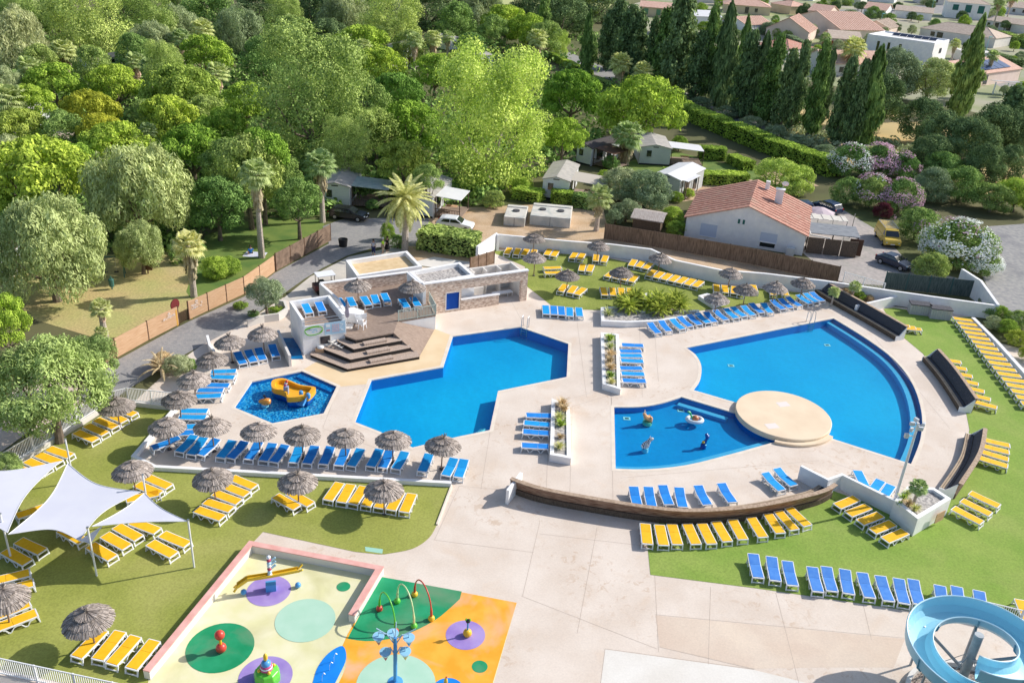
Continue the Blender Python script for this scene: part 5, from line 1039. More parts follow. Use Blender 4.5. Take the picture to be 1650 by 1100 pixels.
def crown_pts(kind):
    """unit crowns: radius about 1, centre at origin"""
    if kind == 'pine':
        cs, rs = [(0, 0, 0)], [(.66, .66, .52)]
        for i in range(52):
            a = rng.uniform(0, 2*PI); e = rng.uniform(-.55, 1.45); cs.append((.8*math.cos(a)*math.cos(e), .8*math.sin(a)*math.cos(e), .66*math.sin(e))); rs.append(rng.uniform(.14, .25))
        return (*puffs(cs, rs, 6000, (.75, 1.08), -.6), .032, 2.2, (0, 0, 1), .38)
    if kind == 'plane':
        cs, rs = [(0, 0, 0), (0, 0, -.3)], [(.66, .66, 1.0), (.55, .55, .7)]
        for i in range(80):
            a = rng.uniform(0, 2*PI); z = rng.uniform(-1.1, 1.05); rr = math.sqrt(max(.02, 1-(z/1.35)**2))*rng.uniform(.62, .9); cs.append((rr*math.cos(a), rr*math.sin(a), z)); rs.append(rng.uniform(.14, .29))
        return (*puffs(cs, rs, 8200, (.82, 1.12), -.85), .025, 1.1, None, .42)
    if kind == 'pepper':
        cs, rs = [(0, 0, 0)], [(.75, .75, .65)]
        for i in range(70):
            a = rng.uniform(0, 2*PI); e = rng.uniform(-.6, 1.4); cs.append((.82*math.cos(a)*math.cos(e), .82*math.sin(a)*math.cos(e), .72*math.sin(e)-.05)); q = rng.uniform(.1, .24); rs.append((q, q, q*1.7))
        return (*puffs(cs, rs, 7200, (.78, 1.12), -.95), .018, 4.2, (0, 0, 1), .42)
    if kind == 'round':
        cs, rs = [(0, 0, 0)], [(.6, .6, .55)]
        for i in range(60):
            a = rng.uniform(0, 2*PI); e = rng.uniform(-.8, 1.5); cs.append((.75*math.cos(a)*math.cos(e), .75*math.sin(a)*math.cos(e), .7*math.sin(e))); rs.append(rng.uniform(.14, .29))
        return (*puffs(cs, rs, 5600, (.8, 1.1), -.85), .035, 1.2, None, .42)
    if kind == 'cypress':       # height 2 (from -1 to 1), radius 1 -> scaled
        n = 7500; z = rng.uniform(0, 1, n)**.9; ph = rng.uniform(0, 6, 3); prof = np.minimum(1, (z*9+.35)**.7)*np.clip((1-z)*1.9, 0, 1)**.6; a = rng.uniform(0, 2*PI, n)
        r = prof*(.72+.2*np.sin(a*2+z*9+ph[0])+.16*np.sin(a*5-z*31+ph[1])+.14*np.sin(z*23+ph[2])+rng.normal(0, .1, n)); P = np.stack([r*np.cos(a)+.12*np.sin(z*7+ph[1]), r*np.sin(a), z*2-1+.05*np.sin(a*4)], 1); N = np.stack([np.cos(a), np.sin(a), np.full(n, .3)], 1); return P, N, .08, 1.3, (0, 0, 1), .5
    if kind == 'conifer':
        P = []; N = []
        for i in range(130):
            z = rng.uniform(0, 1)**.85; R = min(1, (z*6+.4))*(1-z)**.6*rng.uniform(.45, 1.15); a = rng.uniform(0, 2*PI); n = 85; t = rng.uniform(.1, 1, n)**.7
            w_ = .17*(1-t*.5); P.append(np.stack([R*t*math.cos(a)+rng.normal(0, 1, n)*w_, R*t*math.sin(a)+rng.normal(0, 1, n)*w_, z*2-1+.14*t+rng.normal(0, .05, n)], 1)); N.append(np.tile([math.cos(a)*.5, math.sin(a)*.5, .8], (n, 1)))
        return np.vstack(P), np.vstack(N), .075, 1.3, None, .6
    if kind == 'box':           # hedge piece, unit box 1 x 1 x 1 (z 0..1)
        n = 2600; P = rng.uniform(-.5, .5, (n, 3)); ax = rng.choice([0, 1, 2, 2], n); sg = rng.choice([-.5, .5], n); P[np.arange(n), ax] = sg; P[:, 2] = np.where((ax == 2), .5, P[:, 2]); P += rng.normal(0, .035, (n, 3))
        N = np.zeros((n, 3)); N[np.arange(n), ax] = np.sign(P[np.arange(n), ax]); P[:, 2] += .5; return P, N, .07, 1.2, None, .6
UNIT = {}
def crown_mesh(kind, m, var):
    k = (kind, m, var)
    if k not in UNIT:
        P, N, s, asp, up, jit = crown_pts(kind); UNIT[k] = leaves_mesh('crown', P, N, s, asp, jit, LM[m], up)
    return UNIT[k]
VAR = {}
def trunk(o, h, r, m=None, spread=None):
    b = MB(); lean = Vector((random.uniform(-.3, .3), random.uniform(-.3, .3), 0)); b.tube([(0, 0, -.1), lean*.5+Vector((0, 0, h*.5)), lean+Vector((0, 0, h))], [r*1.25, r*.85, r*.6], 8)
    if spread:
        for i in range(5):
            a = 2*PI*i/5+random.random(); e = Vector((spread*.6*math.cos(a), spread*.6*math.sin(a), h+spread*.35)); b.tube([lean*.6+Vector((0, 0, h*.6)), (lean+e)*.5+Vector((0, 0, .3)), lean+e], [r*.5, r*.35, r*.12], 6)
    return b.build('trunk', m or BARK, o)
def tree(x, y, R, kind, m, label, group, zc, sz=1.0, cat='tree', nm=None, tm=None, nv=3, tilt=0):
    """x,y: photo pixel of the crown centre which stands zc above ground; R: crown radius in photo pixels"""
    g = G(x, y, zc); r = R*mpp(g); v = VAR.get((kind, m), 0); VAR[(kind, m)] = v+1; v %= nv
    o = empty(nm or {'pine': 'stone_pine', 'plane': 'plane_tree', 'pepper': 'pepper_tree', 'cypress': 'cypress', 'conifer': 'conifer', 'round': 'broadleaf_tree'}[kind], (g.x, g.y, 0), random.uniform(0, 6), label, cat, group)
    c = bpy.data.objects.new('crown', crown_mesh(kind, m, v)); COL.objects.link(c); c.parent = o; c.location = (0, 0, zc); c.scale = (r*random.uniform(.9, 1.12), r*random.uniform(.9, 1.12), r*sz*random.uniform(.93, 1.1))
    low = zc-r*sz*.35
    trunk(o, max(.4, low), max(.1, min(.55, r*.07)), tm, r if kind in ('plane', 'pepper', 'round', 'pine') else None); return o
def shrub(x, y, R, m, label, zc=1.2, sz=.75, group='shrubs', nm='shrub', fl=None, cat='shrub', kind='round'):
    r0 = R*mpp(G(x, y, zc)); zc = max(.25, r0*sz*.8); zc = max(.25, R*mpp(G(x, y, zc))*sz*.8)
    o = tree(x, y, R, kind, m, label, group, zc, sz, cat, nm)
    if fl:
        for j, (fm, n, sect) in enumerate(fl):
            key = ('fl', fm, n, j, sect)
            if key not in UNIT:
                d = sph(n*3); d = d[d[:, 2] > -.35]; q = np.sin(d[:, 0]*5+j*2.1)+np.sin(d[:, 1]*6-j*1.7)+np.sin(d[:, 2]*7+j); d = d[q > sect][:n]
                P = d*rng.uniform(.9, 1.06, (len(d), 1)); UNIT[key] = leaves_mesh('blossom', P, d, .05, 1, .4, LM[fm])
            c = bpy.data.objects.new('blossom', UNIT[key]); COL.objects.link(c); c.parent = o; g = G(x, y, zc); r = R*mpp(g); c.location = (0, 0, zc); c.scale = (r*1.02, r*1.02, r*sz*1.02)
    return o
# ---- named big trees
tree(500, 158, 100, 'plane', 'plane', 'huge green plane tree rising behind the mobile homes and the shaded lawn', 'plane trees', 9.5, 1.05)
tree(790, 200, 108, 'plane', 'planeb', 'huge bright yellow-green plane tree beside the parked white car', 'plane trees', 8.2, 1.04, tm=BARKW)
tree(78, 405, 88, 'pepper', 'pepper', 'weeping pepper tree with trunk on the dry park lawn', 'pepper trees', 4.8, .95)
tree(222, 310, 92, 'pepper', 'pepper', 'wide grey-green weeping pepper tree above the dry park lawn swings', 'pepper trees', 5.8, .92)
tree(225, 395, 42, 'pepper', 'pepper', 'low skirt of weeping foliage under the wide pepper tree', 'pepper trees', 3.0, .9)
tree(78, 618, 94, 'pepper', 'peppern', 'big near pepper tree hanging over the white railing', 'pepper trees', 4.6, .68)
tree(145, 575, 46, 'pepper', 'peppern', 'outer limb foliage of pepper tree reaching the asphalt path', 'pepper trees', 3.4, .7)
tree(6, 752, 30, 'pepper', 'peppern', 'pale weeping shrub at the frame edge against the white railing', 'pepper trees', 1.2, .8)
tree(5, 520, 46, 'pine', 'pine', 'bright stone pine at the frame edge between two pepper trees', 'stone pines', 4.0, 1.25)
tree(62, 290, 86, 'pine', 'pine', 'largest bright stone pine behind the park pepper trees', 'stone pines', 5.6, .9)
tree(400, 285, 62, 'round', 'green', 'dark tree shading the picnic lawn beside the tall palm', 'shade trees', 6, 1.1)
tree(480, 322, 44, 'round', 'green', 'dark tree casting shade on the picnic lawn end', 'shade trees', 4.5, .9); tree(350, 330, 50, 'round', 'green', 'dark low tree at the edge of the picnic lawn', 'shade trees', 4, 1.0)
tree(420, 250, 52, 'pine', 'pine', 'bright stone pine just behind the tall skirted palm', 'stone pines', 8, .9)
tree(1035, 178, 72, 'pine', 'pine', 'big solitary stone pine above the two grey mobile homes', 'stone pines', 5.4, .82)
tree(921, 155, 50, 'pine', 'pine', 'stone pine between the bright plane tree and the big solitary pine', 'stone pines', 5.2, .9)
tree(908, 222, 40, 'pine', 'pine', 'lower stone pine tucked beside the bright plane tree', 'stone pines', 5, .95)
for x, y, R, m, wh in ((331, 90, 40, 'pine', 'beside three skirted palms'), (185, 138, 42, 'pine', 'behind the yellowish pine'), (90, 138, 42, 'pine', 'near the far palm trunk'), (50, 165, 38, 'pine', 'above the pale palm by the frame edge'), (145, 186, 50, 'piney', 'with yellowish crown, the widest of the two yellow ones'), (165, 222, 44, 'piney', 'with yellowish crown, the lower one'), (295, 150, 62, 'pined', 'with dull deep green dome'), (272, 198, 50, 'pine', 'in front of the dull green dome'), (190, 240, 56, 'pine', 'below the yellowish pines'),
    (310, 245, 52, 'pine', 'beside the half-hidden palm'), (120, 262, 40, 'pine', 'above the big bright one'), (582, 76, 44, 'pine', 'behind the huge green plane tree'), (612, 112, 46, 'pine', 'lower down behind the huge green plane tree'), (640, 155, 44, 'pined', 'between the two plane trees'), (660, 205, 52, 'pine', 'nearest the gap between the two plane trees'), (650, 262, 46, 'pined', 'above the date palm'), (700, 118, 36, 'pine', 'left of the camp road palms'), (815, 40, 40, 'pine', 'beyond the bright plane tree'), (850, 52, 34, 'pine', 'next to the small yellow tree'), (395, 165, 38, 'pine', 'under the huge plane tree crown'), (360, 205, 40, 'pine', 'next to the upright palm in the grove'), (30, 215, 45, 'pined', 'above the largest bright pine')):
    tree(x, y, R*1.12, 'pine', m, 'stone pine '+wh, 'stone pines', 4.6, .85)
# ---- background grove
k = 0
BGL = [('round', 'green', 'dark broadleaf tree'), ('plane', 'plane', 'pale plane tree'), ('pepper', 'grey', 'grey-green tree'), ('round', 'dark', 'very dark tree'), ('pine', 'pined', 'dull green pine')]
for x, y, R, t, wh in ((20, 72, 58, 2, 'at the frame edge near the meadow'), (145, 50, 68, 1, 'with a wide crown above the palms'), (92, 28, 40, 0, 'beside the far meadow'), (235, 40, 46, 1, 'at the back of the grove'), (245, 75, 40, 2, 'among the skirted palms'), (200, 10, 46, 3, 'on the skyline behind the wide plane'), (340, 30, 52, 0, 'behind the palms in the grove'), (385, 55, 44, 2, 'near the dark trees'), (300, 12, 40, 0, 'at the top of the grove'), (420, 18, 44, 3, 'above the huge plane tree'), (455, 28, 34, 1, 'small, above the huge plane tree'), (505, 22, 46, 3, 'behind the huge plane tree top'), (555, 30, 44, 2, 'beside the darkest crown'), (625, 38, 54, 1, 'over the white caravans'), (600, 8, 40, 3, 'on the skyline by the caravans'), (690, 18, 44, 3, 'left of the camp road'), (735, 40, 40, 0, 'right of the camp road palms'), (770, 22, 44, 2, 'beyond the camp road'), (795, 52, 30, 0, 'behind the bright plane top'), (865, 18, 50, 3, 'in the dark clump by the lane'), (905, 30, 46, 3, 'at the front of the dark clump'), (880, 62, 30, 0, 'pale green beside the lane'), (955, 12, 40, 3, 'behind the slender cypress'), (930, 10, 36, 0, 'with light top near the lane'), (20, 20, 40, 1, 'at the corner by the meadow'), (65, 105, 36, 0, 'above the twin pines'), (215, 85, 34, 0, 'in the shadowed centre of the grove'), (262, 108, 34, 1, 'between palms in the grove'), (430, 105, 50, 0, 'half hidden by the huge plane tree'), (100, 215, 42, 0, 'in the shade beside the yellow pine'), (235, 190, 36, 0, 'between two domed pines'), (330, 190, 44, 0, 'dark, behind the grove palm'), (370, 260, 46, 0, 'over the edge of the picnic lawn'), (450, 285, 40, 0, 'behind the second skirted palm'), (558, 232, 38, 1, 'low, behind the mobile home roof'), (605, 215, 48, 0, 'between the huge plane and the pines'), (590, 165, 40, 0, 'shaded behind the huge plane'), (690, 290, 30, 0, 'small beside the mobile home terrace'), (20, 250, 38, 2, 'pale, at the frame edge by the palm'), (475, 60, 40, 0, 'behind the huge plane crown shoulder'), (530, 60, 34, 3, 'small by the huge plane crown shoulder'), (285, 45, 36, 2, 'between two dark crowns'), (660, 75, 28, 0, 'behind the camp road hedge'), (760, 75, 26, 0, 'beside the camp road end'), (1, 140, 36, 2, 'at the frame edge above the pale palm'), (150, 110, 40, 0, 'in shade under the wide plane'), (5, 5, 40, 0, 'in the corner of the grove')):
    kd, m, d = BGL[t]; tree(x, y, R, kd, m, d+' '+wh, 'grove trees', 4.6 if kd != 'plane' else 6, 1.05 if kd == 'plane' else .95)
# small specials
tree(900, 72, 16, 'plane', 'planeb', 'small bright yellow tree beside the lane and its hedge', 'shade trees', 2.5, 1.2)
tree(876, 42, 18, 'conifer', 'cyp', 'small light green pyramidal conifer by the lane', 'cypresses', 5, 2.2)
tree(428, 470, 34, 'round', 'olive', 'olive tree in the curved wall bed near the kiosk', 'olive trees', 2.5, .8, nm='olive_tree')
tree(1440, 125, 42, 'round', 'olive', 'tall grey-green tree in the gap below the white modern house', 'shade trees', 5, 1.1); tree(1420, 165, 40, 'round', 'dark', 'dark leaning tree on the dry field', 'shade trees', 5, 1.2)
tree(1500, 128, 44, 'round', 'pepper', 'feathery pale green tree behind the tall cypress', 'shade trees', 5, .8); tree(1548, 135, 30, 'round', 'pepper', 'feathery pale green tree at the solar roof house', 'shade trees', 4, .9)
tree(1368, 32, 22, 'round', 'olive', 'grey-green round tree in front of the pink gabled house', 'shade trees', 4, .8)
# ---- cypress and conifer rows
def cy(x, y0, y1, w, m='cyp', label='', kind='cypress', group='cypresses', nm=None):
    """y0 top pixel, y1 base pixel, w half width in pixels"""
    g = G(x, y1); hz = 1.0
    lo, hi = 1, 60
    for _ in range(30):
        z = (lo+hi)/2; q = Vector((g.x, g.y, z-H)); yy = 550+F*q.dot(DN)/q.dot(FW)
        if yy > y0: lo = z
        else: hi = z
    z = (lo+hi)/2; v = VAR.get((kind, m), 0); VAR[(kind, m)] = v+1
    o = empty(nm or ('cypress' if kind == 'cypress' else 'conifer'), (g.x, g.y, 0), random.uniform(0, 6), label, 'tree', group); r = w*mpp(g)*1.05
    c = bpy.data.objects.new('crown', crown_mesh(kind, m, v % 3)); COL.objects.link(c); c.parent = o; c.location = (0, 0, .3+z/2); c.scale = (r, r, z/2)
    trunk(o, z*.5, max(.12, r*.12)); return o
cy(943, 20, 123, 12, 'cyp', 'slender dark cypress standing alone beside the lane')
cy(1540, 30, 190, 19, 'cyp', 'tallest tapering cypress in front of the solar roof house')
for i, (x, y0, y1, w) in enumerate(((1062, 26, 140, 26), (1085, -8, 150, 36), (1118, 62, 160, 26), (1132, 22, 160, 20), (1154, 8, 165, 16), (1160, 38, 178, 16), (1182, 30, 172, 11), (1192, 62, 190, 26), (1215, 58, 192, 18), (1232, 70, 200, 26), (1256, 92, 208, 22), (1273, 82, 212, 20), (1301, 82, 222, 20), (1319, 82, 200, 12), (1345, 104, 232, 22), (1385, 80, 238, 19), (1394, 92, 225, 10), (1365, 110, 238, 20))):
    cy(x, y0, y1, w, 'dark' if i % 3 else 'cyp', f'dark conifer in the row along the back lane, {ORD[i]} from the slender cypress', 'conifer' if w > 19 else 'cypress', 'conifer row along the lane')
for i, (x, y0, y1, w) in enumerate(((1008, 22, 128, 30), (1022, 30, 130, 22), (990, 10, 112, 26), (975, 28, 112, 22), (1045, 38, 135, 18))):
    cy(x, y0, y1, w, 'dark', f'dark conifer in the clump behind the lane palms, {ORD[i]} from the row', 'conifer', 'conifer clump')
for x, y, R, wh in ((1485, 195, 40, 'below the white modern house'), (1520, 222, 46, 'at the foot of the tallest cypress'), (1560, 235, 48, 'in the middle of the dark clump'), (1600, 215, 46, 'with stepped branches'), (1640, 225, 40, 'at the frame edge'), (1500, 250, 34, 'above the oleander hedge'), (1625, 268, 34, 'over the car park'), (1585, 270, 36, 'low, behind the green shrubs')):
    shrub(x, y, R, 'dark', 'dark juniper tree '+wh, 4.5, 1.1, 'junipers', 'juniper', None, 'tree')
cy(1610, 150, 245, 34, 'dark', 'dark stepped fir in front of the white pergola house', 'conifer', 'junipers', 'fir_tree')
# undergrowth under the row
for i, (x, y) in enumerate(((1090, 155), (1130, 168), (1170, 182), (1210, 198), (1250, 214), (1290, 228), (1330, 244), (1065, 145))):
    tree(x, y, 20, 'round', 'olive', f'low olive-green bush under the lane conifers, {ORD[i]} from the white house end', 'lane bushes', .9, .6, 'bush', 'bush')
# ---- hedges and shrubs
def hedge(a, b_, w_, h_, m, label, nm='hedge', cat='hedge', group=None, z0=0):
    A_, B_ = G(*a), G(*b_); L = (B_-A_).length; an = math.atan2((B_-A_).y, (B_-A_).x); n = max(1, round(L/(w_*1.3))); o = empty(nm, (*((A_+B_)/2).xy, z0), an, label, cat, group)
    for i in range(n):
        c = bpy.data.objects.new('foliage', crown_mesh('box', m, i % 2)); COL.objects.link(c); c.parent = o; c.location = (-L/2+(i+.5)*L/n, random.uniform(-.1, .1), 0); c.scale = (L/n*1.08, w_*random.uniform(.92, 1.1), h_*random.uniform(.93, 1.07)); c.rotation_euler.z = random.choice((0, PI))
    MB().box((0, 0, h_*.46), (L*.97, w_*.86, h_*.9)).build('inner_growth', mat('inner_growth', (.012, .025, .008), .95), o)  # near-black filler; shade between the hedge leaves is put into its colour
    return o
for i, (a, b_) in enumerate((((1085, 177), (1130, 200)), ((1130, 200), (1180, 222)), ((1180, 222), (1230, 242)), ((1230, 242), (1285, 262)), ((1285, 262), (1342, 284)))):
    hedge(a, b_, 3.0, 2.4, 'hedge', f'long clipped hedge along the back lane, {ORD[i]} stretch from the big stone pine', group='lane hedge')
hedge((886, 95), (950, 125), 1.6, 1.5, 'hedge', 'low clipped hedge between the lane and the slender cypress'); hedge((950, 135), (1000, 152), 1.6, 1.6, 'green', 'dark low hedge under the twin pale palms')
hedge((1128, 255), (1164, 257), 2.0, 1.7, 'hedge', 'small square hedge beside the white caravan awning'); hedge((1070, 292), (1200, 298), 2.4, 1.6, 'hedge', 'long bright hedge behind the white house'); hedge((1178, 262), (1205, 275), 2, 1.4, 'hedge', 'small round hedge on the lane corner')
hedge((682, 396), (766, 410), 3.0, 2.0, 'green', 'glossy green oleander hedge behind the stone building'); hedge((832, 318), (870, 325), 2.0, 1.4, 'hedge', 'low hedge in front of the caravan window'); hedge((890, 325), (920, 327), 2.0, 1.6, 'hedge', 'bright hedge below the striped caravan'); hedge((925, 332), (960, 336), 1.8, 1.6, 'green', 'dark hedge beside the storage tanks')
hedge((665, 105), (752, 93), 1.6, 1.4, 'hedge', 'bright hedge along the pale camp road'); hedge((1300, 98), (1345, 108), 2, 1.8, 'hedge', 'clipped hedge in front of the pink village houses'); hedge((1255, 62), (1300, 82), 2, 2, 'olive', 'dull hedge beside the red roofed village house')
hedge((1610, 60), (1660, 80), 3, 2.2, 'green', 'hedge along the village road at the frame edge'); hedge((1560, 88), (1640, 112), 3, 2.4, 'dark', 'dark hedge behind the village street lamp'); 
for x, y, R, m, lab in ((795, 322, 20, 'green', 'shrub under the bright plane tree beside the white car'), (840, 300, 18, 'hedge', 'bush between the bright plane tree and the striped mobile home'), (700, 318, 16, 'green', 'shrub against the half-hidden mobile home'), (985, 262, 16, 'green', 'bush beneath the bushy cabin palm'), (940, 232, 18, 'green', 'bush behind the bluish mobile home'), (1095, 232, 16, 'hedge', 'bush behind the grey mobile home awning'), (975, 285, 15, 'hedge', 'bush at the corner of the striped mobile home terrace'), (600, 330, 12, 'green', 'shrub at the terrace of the glass-roofed mobile home')):
    shrub(x, y, R, m, lab, 1.2, .9, 'cabin shrubs')
TUFTS = {}
def tuft(x, y, R, m, label, z0, group):
    if m not in TUFTS:
        b = MB()
        for i in range(130):
            a = random.uniform(0, 2*PI); e = random.uniform(.5, 1.5); l = random.uniform(.6, 1.1); d = Vector((math.cos(a)*math.cos(e), math.sin(a)*math.cos(e), math.sin(e))); p = Vector((random.uniform(-.18, .18), random.uniform(-.18, .18), 0)); s_ = Vector((-math.sin(a), math.cos(a), 0))*.035; q = p+d*l*.6; t = p+d*l+Vector((math.cos(a), math.sin(a), 0))*.15-Vector((0, 0, .12)); b.add([p-s_*.6, p+s_*.6, q+s_, q-s_], [(0, 1, 2, 3)]); b.add([q-s_, q+s_, t], [(0, 1, 2)])
        o_ = b.build('blades', LM[m]); TUFTS[m] = o_.data; bpy.data.objects.remove(o_)
    g = G(x, y, z0+.3); o = empty('grass_tuft', (g.x, g.y, z0), random.uniform(0, 6), label, 'grass tuft', group); c = bpy.data.objects.new('blades', TUFTS[m]); COL.objects.link(c); c.parent = o; r = R*mpp(g)*1.25; c.scale = (r, r, r*1.1)
WF = [('white', 2000, 0)]; PF = [('pink', 1300, .3)]
shrub(1545, 395, 58, 'green', 'biggest white-flowering oleander beside the car park', 2.8, .72, 'oleanders', 'oleander', [('white', 2300, .35), ('pink', 600, .9), ('white', 500, -1)])
shrub(1585, 425, 30, 'green', 'low white oleander bough by the end of the green screen fence', 1.6, .7, 'oleanders', 'oleander', WF)
shrub(1370, 262, 36, 'green', 'white and pink oleander at the top of the flowering hedge', 3, .85, 'oleanders', 'oleander', [('white', 1300, .1), ('pink', 500, .7)])
shrub(1415, 262, 36, 'green', 'pale pink oleander at the top of the flowering hedge', 3, .85, 'oleanders', 'oleander', [('pink', 1900, -.2)])
shrub(1450, 270, 32, 'green', 'dusky pink oleander above the yellow van', 3, .85, 'oleanders', 'oleander', [('pink', 1300, .3)])
shrub(1405, 310, 34, 'green', 'oleander with scattered white and pink flowers behind the van', 2.5, .9, 'oleanders', 'oleander', [('white', 500, .9), ('pink', 1000, .5)])
shrub(1452, 318, 34, 'green', 'mauve-flowered oleander beside the red-leaved bush', 2.5, .9, 'oleanders', 'oleander', [('pink', 1500, .1)])
shrub(1480, 362, 38, 'green', 'oleander with few mauve flowers between van and white oleander', 2.2, .85, 'oleanders', 'oleander', [('pink', 600, .8)])
LM['redleaf'] = leafmat('red_leaves', (.08, .02, .03), (.26, .08, .1), .2, 0)
shrub(1423, 340, 16, 'redleaf', 'dark red-leaved bush behind the yellow van', 1.8, 1.0); shrub(1365, 310, 28, 'green', 'plain green shrub beside the blue parked car', 2.2, .9)
shrub(1505, 300, 38, 'olive', 'grey-green shrub above the white oleander', 3, .85); shrub(1550, 300, 42, 'green', 'large dark green shrub above the white oleander', 3.2, .8); shrub(1600, 320, 34, 'green', 'green shrub at the car park edge', 2.6, .8); shrub(1640, 315, 34, 'hedge', 'bright green shrub at the frame edge above the car park', 2.6, 1.0)
shrub(1500, 430, 30, 'green', 'dark shrub between the blue car and white oleander', 1.5, .8); shrub(1520, 270, 36, 'green', 'shrub under the junipers over the oleanders', 3, .8)
shrub(1252, 286, 40, 'planeb', 'bright yellow-green tree right behind the red roof chimney', 2.6, .8, 'shade trees', 'broadleaf_tree', None, 'tree'); shrub(1285, 292, 32, 'planeb', 'bright yellow-green tree beside the blue car by the house', 2.6, .85, 'shade trees', 'broadleaf_tree', None, 'tree')
shrub(1040, 308, 46, 'olive', 'large pale oleander thicket behind the brown shed', 2.6, .8, 'oleanders', 'oleander'); shrub(1000, 300, 36, 'olive', 'pale oleander thicket beside the yellow palm', 2.6, .9, 'oleanders', 'oleander'); shrub(1010, 340, 24, 'olive', 'small oleander under the thicket by the reed fence', 1.2, .9, 'oleanders', 'oleander'); shrub(990, 350, 18, 'olive', 'smallest oleander at the end of the reed fence', .8, .8, 'oleanders', 'oleander')
shrub(1083, 350, 20, 'hedge', 'yellow-green bush between the brown shed and white house', .9, .9); shrub(1090, 368, 18, 'hedge', 'low bush against the white house corner', .7, .8); shrub(1090, 318, 12, 'hedge', 'small round bush on the caravan lawn', .6, .8); shrub(1110, 312, 11, 'hedge', 'small bush next to the long bright hedge', .6, .8)
shrub(346, 432, 26, 'hedge', 'glossy green bush against the tan board fence', 1.1, .8); shrub(368, 428, 22, 'hedge', 'glossy green bush at the picnic lawn edge', 1.0, .8)
shrub(624, 374, 13, 'hedge', 'bright upright shrub behind the three standing people', 1.8, 1.3); shrub(640, 390, 13, 'green', 'dark shrub at the foot of the date palm', 1.2, 1.0)
shrub(285, 590, 24, 'olive', 'rounded olive-green shrub with dry palm fronds by the path', .9, .8); shrub(262, 582, 20, 'tawny', 'dry tawny tuft of fronds beside the asphalt path', 1.0, .9); shrub(305, 588, 14, 'green', 'small dark shrub behind the thatched umbrella', .6, .8)
shrub(388, 492, 14, 'hedge', 'low green groundcover left of the olive trunk', .4, .5); shrub(445, 500, 14, 'hedge', 'low green groundcover right of the olive trunk', .5, .5); shrub(408, 505, 10, 'green', 'small groundcover clump in front of the olive tree', .4, .5)
for i, (x, y, R, m) in enumerate(((1592, 500, 16, 'green'), (1612, 505, 18, 'hedge'), (1600, 520, 16, 'olive'), (1625, 528, 18, 'hedge'), (1640, 515, 20, 'green'), (1640, 545, 20, 'sago'), (1660, 570, 20, 'sago'), (1588, 486, 12, 'dark'))): shrub(x, y, R, m, f'shrub in the bed above the long lounger column, {ORD[i]} from the white wall', .7, .8, 'bed shrubs')
for i, (x, y, R, m) in enumerate(((1345, 462, 10, 'palm'), (1362, 472, 12, 'tawny'), (1385, 478, 11, 'hedge'), (1400, 482, 9, 'tawny'))): shrub(x, y, R, m, f'grassy tuft in the little bed behind the first dark bench, {ORD[i]} from the wall', .5, .9, 'bed tufts')
for i, (x, y, R, m) in enumerate(((983, 543, 11, 'hedge'), (984, 556, 10, 'palmy'), (984, 568, 11, 'tawny'), (983, 579, 11, 'tawny'), (985, 590, 11, 'tawny'), (984, 602, 10, 'hedge'), (986, 612, 9, 'palmy'))): tuft(x, y, R, m, f'grass tuft in the long narrow planter, {ORD[i]} from its far end', .45, 'planter grasses')
for i, (x, y, R, m) in enumerate(((906, 648, 13, 'tawny'), (909, 656, 11, 'tawny'), (902, 670, 12, 'palmy'), (904, 680, 11, 'hedge'), (904, 700, 8, 'tawny'), (902, 716, 11, 'palmy'))): tuft(x, y, R, m, f'grass tuft in the short narrow planter, {ORD[i]} from its far end', .5, 'planter grasses')
for i, (x, y, R, m) in enumerate(((1465, 808, 11, 'tawny'), (1456, 798, 10, 'hedge'), (1476, 816, 11, 'palmy'), (1462, 792, 10, 'palmy'), (1450, 808, 8, 'hedge'))): tuft(x, y, R, m, f'grass tuft in the corner planter, {ORD[i]} from the floodlight mast', 1.2, 'planter grasses')
# ---- sago palms
def rosette(n, L, w_, m, name='frond', droop=.6, up=(.1, 1.2), seg=6, leaflets=False):
    b = MB()
    for i in range(n):
        a = 2*PI*i*.618+random.uniform(-.2, .2); e = up[0]+(up[1]-up[0])*(i/n); l = L*random.uniform(.8, 1.1); pts = []
        p = Vector((0, 0, 0)); ang = e
        for s in range(seg+1): pts.append(p.copy()); p = p+Vector((math.cos(a)*math.cos(ang), math.sin(a)*math.cos(ang), math.sin(ang)))*l/seg; ang -= droop*2/seg
        side = Vector((-math.sin(a), math.cos(a), 0))
        if leaflets:
            for s in range(seg*4):
                t = (s+.8)/(seg*4); q = t*seg; k = min(seg-1, int(q)); c = pts[k].lerp(pts[k+1], q-k); d = (pts[k+1]-pts[k]).normalized(); ww = w_*math.sin(PI*min(1, t*.9+.12))**.6
                for sg in (-1, 1):
                    e2 = c+(side*sg*.85+d*.55+Vector((0, 0, -.35)))*ww; th = d*L*.022; b.add([c-th, c+th, e2+th*.3, e2-th*.3], [(0, 1, 2, 3)])
        else:
            for s in range(seg):
                w0 = w_*math.sin(PI*(s+.3)/(seg+.6)); w1 = w_*math.sin(PI*(s+1.3)/(seg+.6)) if s < seg-1 else .01
                for sg in (-1, 1): b.add([pts[s], pts[s+1], pts[s+1]+side*sg*w1-Vector((0, 0, w1*.45)), pts[s]+side*sg*w0-Vector((0, 0, w0*.45))], [(0, 1, 2, 3)])
    return b
sagos = []
for i in range(2): sagos.append(rosette(46, 1.35, .2, None, up=(-.1, 1.35), droop=.5, leaflets=True).build('fronds', LM['sago']).data)
for o in [o for o in bpy.data.objects if o.name.startswith('fronds') and o.parent is None]: bpy.data.objects.remove(o)
